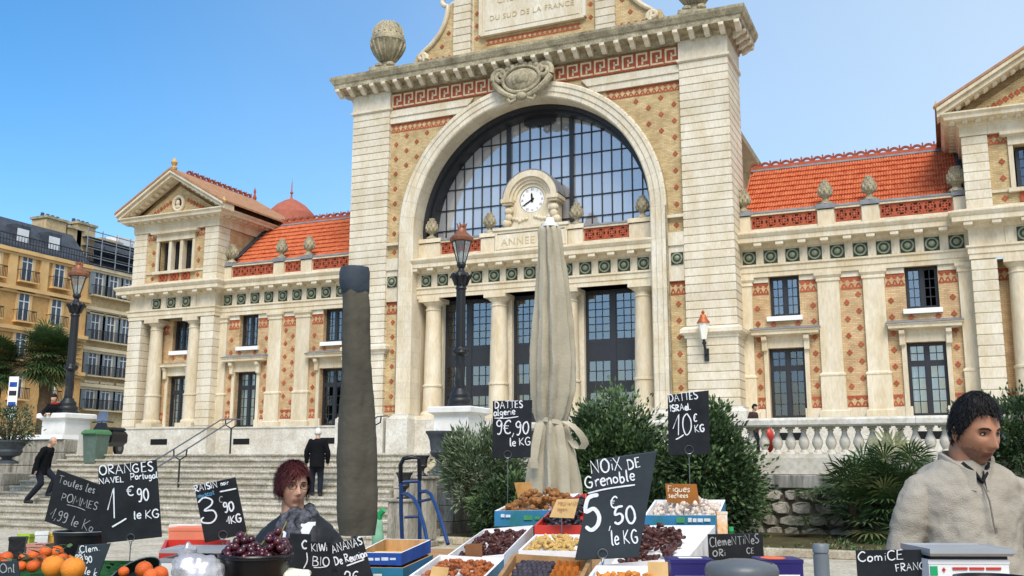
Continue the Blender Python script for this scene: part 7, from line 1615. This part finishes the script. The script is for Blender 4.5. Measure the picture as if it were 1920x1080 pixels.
# open front: shirt and apron panels standing proud of the jacket
def front_panel(parent, nm, m, xl, xr, z0, z1, y, dome=.02, cx=0, wl=None):
    b = MB(); n = 12; K = 10; pts = []
    for j in range(K+1):
        f_ = j/K; z = z0+(z1-z0)*f_; a, e = xl(f_), xr(f_)
        for i in range(n+1): u = i/n; x = a+(e-a)*u; pts.append((x, y(x,z)-dome*math.sin(math.pi*u)*.5, z))
    for p in list(pts): pts.append((p[0],p[1]+.02,p[2]))
    o_ = (n+1)*(K+1); fs = [(j*(n+1)+i, j*(n+1)+i+1, (j+1)*(n+1)+i+1, (j+1)*(n+1)+i) for j in range(K) for i in range(n)]; fs += [tuple(o_+q for q in f_[::-1]) for f_ in fs]
    edge = [i for i in range(n+1)]+[(j+1)*(n+1)-1 for j in range(1,K+1)]+[K*(n+1)+n-i for i in range(1,n+1)]+[j*(n+1) for j in range(K-1,0,-1)]
    fs += [(edge[i], edge[(i+1) % len(edge)], o_+edge[(i+1) % len(edge)], o_+edge[i]) for i in range(len(edge))]
    b.add(pts, fs, True); return b.build(nm, m, parent)
fy = lambda x, z: .02-.142*math.sqrt(max(.05, 1-(x/.215)**2))-.006
front_panel(rw_, 'shirt', TSH, lambda f: -.06-.02*f, lambda f: .09+.01*f, hs_-.49, hs_-.24, lambda x,z: fy(x,z)+(.05*max(0,(z-(hs_-.36))/.12)), .01)
front_panel(rw_, 'apron', APRN, lambda f: -.085+.03*f, lambda f: .105-.02*f, hs_-.85, hs_-.455, lambda x,z: fy(x,z)-.004, .012)
for s_ in (-1,1): front_panel(rw_, 'lapel', JACK, (lambda f: -.12+.035*f) if s_ < 0 else (lambda f: .08-.005*f), (lambda f: -.06+.015*f) if s_ < 0 else (lambda f: .135-.03*f), hs_-.5, hs_-.225, lambda x,z: fy(x,z)-.010+(.07*max(0,(z-(hs_-.36))/.13)), .006)
SCRF = mat('patterned_scarf', '#6a6c74', .9, .2, 40, .3, 60, .15, col2='#131419'); sb = MB()
for (z, rx, ry, rt, ph) in ((-.212,.064,.06,.030,0),(-.245,.076,.074,.033,.5),(-.278,.07,.088,.030,1.1)):
    sb.tube([(-.012+rx*math.cos(a), .005+ry*math.sin(a), hs_+z+.022*math.sin(a*1+1.57+ph*.3)+.012*math.sin(3*a+ph)) for a in [2*math.pi*i/30 for i in range(31)]], [rt*(1+.2*math.sin(i*1.7+ph)) for i in range(31)], 10, cap=False)
sb.ball((.005,-.1,hs_-.315), .045,.03,.05, 14, 10); remesh(sb.build('scarf', SCRF, rw_), .006, 3, .014, .03)
# ---------------------------------------------------------------- the man in fleece
MS = skin('man', '#ad7a5c', '#7f4b3d'); dM = 3.62
c = P(1818, 900, dM); zt_ = P(1822, 742, dM).z; hz_ = zt_-.13
rm_ = root('person', (c.x,c.y,0), 'dark-haired man in a beige zip-neck fleece standing behind the right scale', 'person', rz=YAW)
HM = Matrix.Translation((.01,-.05,hz_)) @ Matrix.Rotation(R(14),4,'Z') @ Matrix.Rotation(R(16),4,'X') @ Matrix.Diagonal((.93,.98,1.04,1))
b = MB(); make_head(b, HM, beard=True); limb(b, [(.0,-.005,hz_-.07),(-.005,.02,hz_-.21)], [.066,.072])
rings(b, [(0,.03,hz_-.17,.09,.08),(0,.03,hz_-.26,.16,.1),(0,.03,hz_-.55,.19,.12),(0,.03,hz_-.8,.17,.115),(0,.03,.85,.17,.11)])
for s_ in (-1,1):
    limb(b, [(s_*.1,.03,.9),(s_*.1,.02,.5),(s_*.1,.04,.09)], [.09,.068,.045]); limb(b, [(s_*.18,.03,hz_-.28),(s_*.24,.038,hz_-.435),(s_*.27,.045,hz_-.575),(s_*.268,-.03,hz_-.715),(s_*.25,-.16,hz_-.80)], [.038,.038,.036,.034,.03]); hand(b, (s_*.25,-.17,hz_-.81), (-s_*.15,-1,-.35), (0,-.35,1), 1.0)
    b.tube([(s_*.1,.06,.045),(s_*.1,-.06,.04),(s_*.1,-.16,.03)], [(.045,.04),(.05,.035),(.04,.025)], 10)
b.build('body', MS+[mat('shaved_jaw', '#8f6650', .6, .12, 90, .1, 160)], rm_); eyes(HM, rm_, .3, .0042)
DHAIR = mat('black_hair', '#15110f', .6, .2, 30, .5, 90, .25, stretch=(1,1,.3))
def mmask(u, p):
    a = abs(u)
    if a < .8: return (p.z-.068+.004*math.sin(u*5))*14
    if a < 1.45: return (p.z-.068+(a-.8)*.13)*14
    if a < 1.95: return (p.z+.028)*12
    return (p.z+.055)*12
hair(HM, rm_, DHAIR, mmask, lambda u, p: .008+.015*max(0,p.z/.117), rough=.008, seed=5, strands=2600, slen=(.024,1,.16))
STUB = mat('stubble_shade', '#7d5a45', .7, .1, 60)
hs_ = hz_+.085
FLEE = mat('beige_fleece', '#aaa294', .95, .08, 4, .35, 220, .1, col2='#9a9283')
fb = MB(); rings(fb, [(0,.03,hs_-.19,.1,.1),(0,.03,hs_-.208,.132,.106),(0,.03,hs_-.23,.162,.112),(0,.03,hs_-.265,.182,.12),(0,.03,hs_-.36,.186,.135),(0,.03,hs_-.46,.17,.145),(0,.02,hs_-.7,.168,.155),(0,.02,hs_-.86,.178,.16),(0,.02,hs_-.95,.2,.155)])
for s_ in (-1,1): limb(fb, [(s_*.12,.03,hs_-.275),(s_*.178,.03,hs_-.30),(s_*.208,.032,hs_-.37),(s_*.247,.038,hs_-.52),(s_*.272,.045,hs_-.66),(s_*.27,-.03,hs_-.80),(s_*.25,-.15,hs_-.89)], [.058,.062,.066,.062,.060,.055,.046])
remesh(fb.build('fleece', FLEE, rm_), .008, 4, .032, .085)
cb2 = MB(); n = 36; pts = []
for (z, rx, ry, yo) in ((-.235,.112,.104,.012),(-.205,.102,.096,.008),(-.165,.094,.09,.004),(-.162,.082,.08,.004),(-.2,.085,.083,.008)):
    for i in range(n+1):
        a = -math.pi/2+.16+(2*math.pi-.32)*i/n; dip = .05*ga(min(i, n-i)/n, .14); pts.append((-.004+rx*math.cos(a), yo+ry*math.sin(a)-.012*ga(min(i,n-i)/n,.1), hs_+z-dip+.012*math.sin(a)))
cb2.add(pts, [(j*(n+1)+i, j*(n+1)+i+1, (j+1)*(n+1)+i+1, (j+1)*(n+1)+i) for j in range(4) for i in range(n)], True); cb2.build('collar', FLEE, rm_)
ZIP = mat('zip_tape', '#6d675e', .7, .1, 30); zb_ = MB(); zb_.tube([(.0,-.092,hs_-.262),(.003,-.135,hs_-.33),(.005,-.15,hs_-.42)], .003, 6); zb_.box(.001,.009,-.163,-.157,hs_-.44,hs_-.42); zb_.build('zip', ZIP, rm_)
ub_ = MB(); ub_.tube([(-.05,-.06,hs_-.2),(-.02,-.088,hs_-.235),(.0,-.098,hs_-.265),(.02,-.088,hs_-.235),(.045,-.06,hs_-.2)], .009, 8); ub_.build('dark_undershirt', APRN, rm_)
# ---------------------------------------------------------------- passers-by on the stairs
def walker(label, foot, H, rz, coat, legs_, skinm, hairm, feet, lean=0.0, arms=None, headup=0.0, bald=False, coat_len=.42, sit=False, scarf=None):
    r = root('person', foot, label, 'person', rz=rz); k = H/1.75; Sx = lambda p: Vector((p[0]*k, p[1]*k, p[2]*k))
    def ln(p):                                   # lean forward (-y) about the hips
        x, y, z = p
        if z > .9: a = lean; dz_ = z-.9; return Sx((x, y-math.sin(a)*dz_, .9+math.cos(a)*dz_))
        return Sx(p)
    b = MB(); M = Matrix.Translation(ln((0,-.02,1.60))) @ Matrix.Rotation(lean*.7-headup,4,'X') @ Matrix.Scale(k,4); make_head(b, M, False, 28, 22)
    limb(b, [ln((0,.0,1.52)), ln((0,.02,1.40))], [.055*k,.06*k], 10)
    b.tube([ln((0,.02,1.38)), ln((0,.02,1.1)), ln((0,.02,.92))], [.12*k,.13*k,.13*k], 12)
    for s_, (kn, an) in zip((-1,1), feet): limb(b, [Sx((s_*.09,.02,.92)), Sx(kn), Sx(an)], [.08*k,.058*k,.04*k], 10)
    arms = arms or (((-.27,.03,1.12),(-.27,-.04,.86)),((.27,.03,1.12),(.27,-.04,.86)))
    for s_, (el, wr) in zip((-1,1), arms): limb(b, [ln((s_*.17,.02,1.40)), ln(el), ln(wr)], [.045*k,.04*k,.028*k], 10); hand(b, ln(wr), (ln(wr)-ln(el)), (0,-1,.2), k*.85)
    b.build('body', skinm, r)
    lb_ = MB()
    for s_, (kn, an) in zip((-1,1), feet): limb(lb_, [Sx((s_*.09,.02,.95)), Sx(kn), Sx((an[0],an[1],an[2]+.02))], [.105*k,.082*k,.066*k], 12)
    remesh(lb_.build('trousers', legs_, r), .018, 4)
    cb3 = MB(); pts = [((0,.02,1.46),.075),((0,.02,1.42),.14),((0,.02,1.36),.19),((0,.02,1.15),.185),((0,.02,.95),.2),((0,.03,.95-coat_len*.55),.215)]
    cb3.tube([ln(p) for p, _ in pts], [(q*k*.72,q*k) if False else q*k*.92 for _, q in pts], 16)
    for s_, (el, wr) in zip((-1,1), arms): limb(cb3, [ln((s_*.175,.02,1.385)), ln(el), ln(wr)], [.075*k,.068*k,.055*k], 12)
    remesh(cb3.build('coat', coat, r), .018, 4, .03, .2)
    for s_, (kn, an) in zip((-1,1), feet):
        q = MB(); a = Sx(an); q.tube([a+Vector((0,.06*k,-.03*k)), a+Vector((0,-.05*k,-.03*k)), a+Vector((0,-.16*k,-.05*k))], [(.045*k,.05*k),(.048*k,.045*k),(.036*k,.03*k)], 10); q.build('shoe', CLOTHG, r)
    if hairm: hair(M, r, hairm, (lambda u, p: (p.z-.04)*12 if abs(u) < 1.3 else (p.z+.05)*12) if not bald else (lambda u, p: (-abs(p.z+.0)+.045)*14 if abs(u) > 1.4 else -1), lambda u, p: .012+.01*max(0,p.z/.117), 40, 26, .006, 3)
    if scarf: q = MB(); q.tube([ln((.085*math.cos(a), .01+.085*math.sin(a), 1.45)) for a in [2*math.pi*i/16 for i in range(17)]], .04*k, 8, cap=False); q.build('scarf', scarf, r)
    return r
BCOAT = mat('black_wool', '#111216', .9, .15, 6, .2, 40, .15); NAVY = mat('navy_trousers', '#171b26', .9, .1, 6); WHAIR = mat('white_hair', '#d9d6d0', .7, .1, 30)
PSK = skin('passer', '#c39a80', '#a8685c')
def on_stairs(px, py):                           # foot of a passer-by: where the ray meets the flight
    r_ = ray(px, py); best = None
    for i in range(4000):
        p = CAM+r_*(18+i*.004)
        if p.z <= stair_z(p.y)+.001: return p
    return PZ(px, py, 0)
f = on_stairs(592, 934); f.z = math.ceil(stair_z(f.y)/RI-.01)*RI
zt2 = P(596, 800, (f-CAM).dot(FW)).z
walker('man in a black coat with white hair climbing the stairs, seen from behind', f, zt2-f.z, R(180)+YAW+R(10), BCOAT, NAVY, PSK, WHAIR, (((-.1,-.02,.5),(-.1,.05,.08)),((.11,-.06,.52),(.11,-.02,.1))), .05)
f = on_stairs(40, 954); f.z = math.ceil(stair_z(f.y)/RI-.01)*RI; zt2 = P(85, 812, (f-CAM).dot(FW)).z
walker('elderly man in dark clothes climbing the stairs at the far left', f+Vector((.35,.2,0)), 1.82, R(180)-R(72), BCOAT, NAVY, PSK, mat('grey_hair', '#8d8780', .7, .1, 30), (((-.1,-.1,.5),(-.1,.24,.09)),((.1,-.34,.62),(.1,-.2,.26))), .36, bald=True)
c = PY(82, 800, YS+.75); zt3 = P(84,741,(c-CAM).dot(FW)).z
walker('man in dark jacket and red scarf leaning on the terrace wall', Vector((c.x,c.y+.45,TER)), max(1.45,zt3-TER+.12), R(20), BCOAT, NAVY, PSK, DHAIR, (((-.1,0,.5),(-.1,.05,.08)),((.1,0,.5),(.1,.05,.08))), .25, arms=(((-.25,-.2,1.15),(-.1,-.4,1.12)),((.25,-.2,1.15),(.1,-.4,1.12))), scarf=mat('red_scarf', '#8c2f2c', .9, .1, 9))
c = PY(1412, 790, YB+2.6); zt4 = P(1409,756,(c-CAM).dot(FW)).z
walker('person in a dark jacket walking on the terrace behind the balustrade', Vector((c.x,c.y,TER)), zt4-TER, R(70), mat('brown_jacket', '#3a2a26', .9, .15, 6), NAVY, PSK, DHAIR, (((-.1,-.1,.5),(-.1,.1,.09)),((.1,-.1,.5),(.1,-.1,.09))), .1)
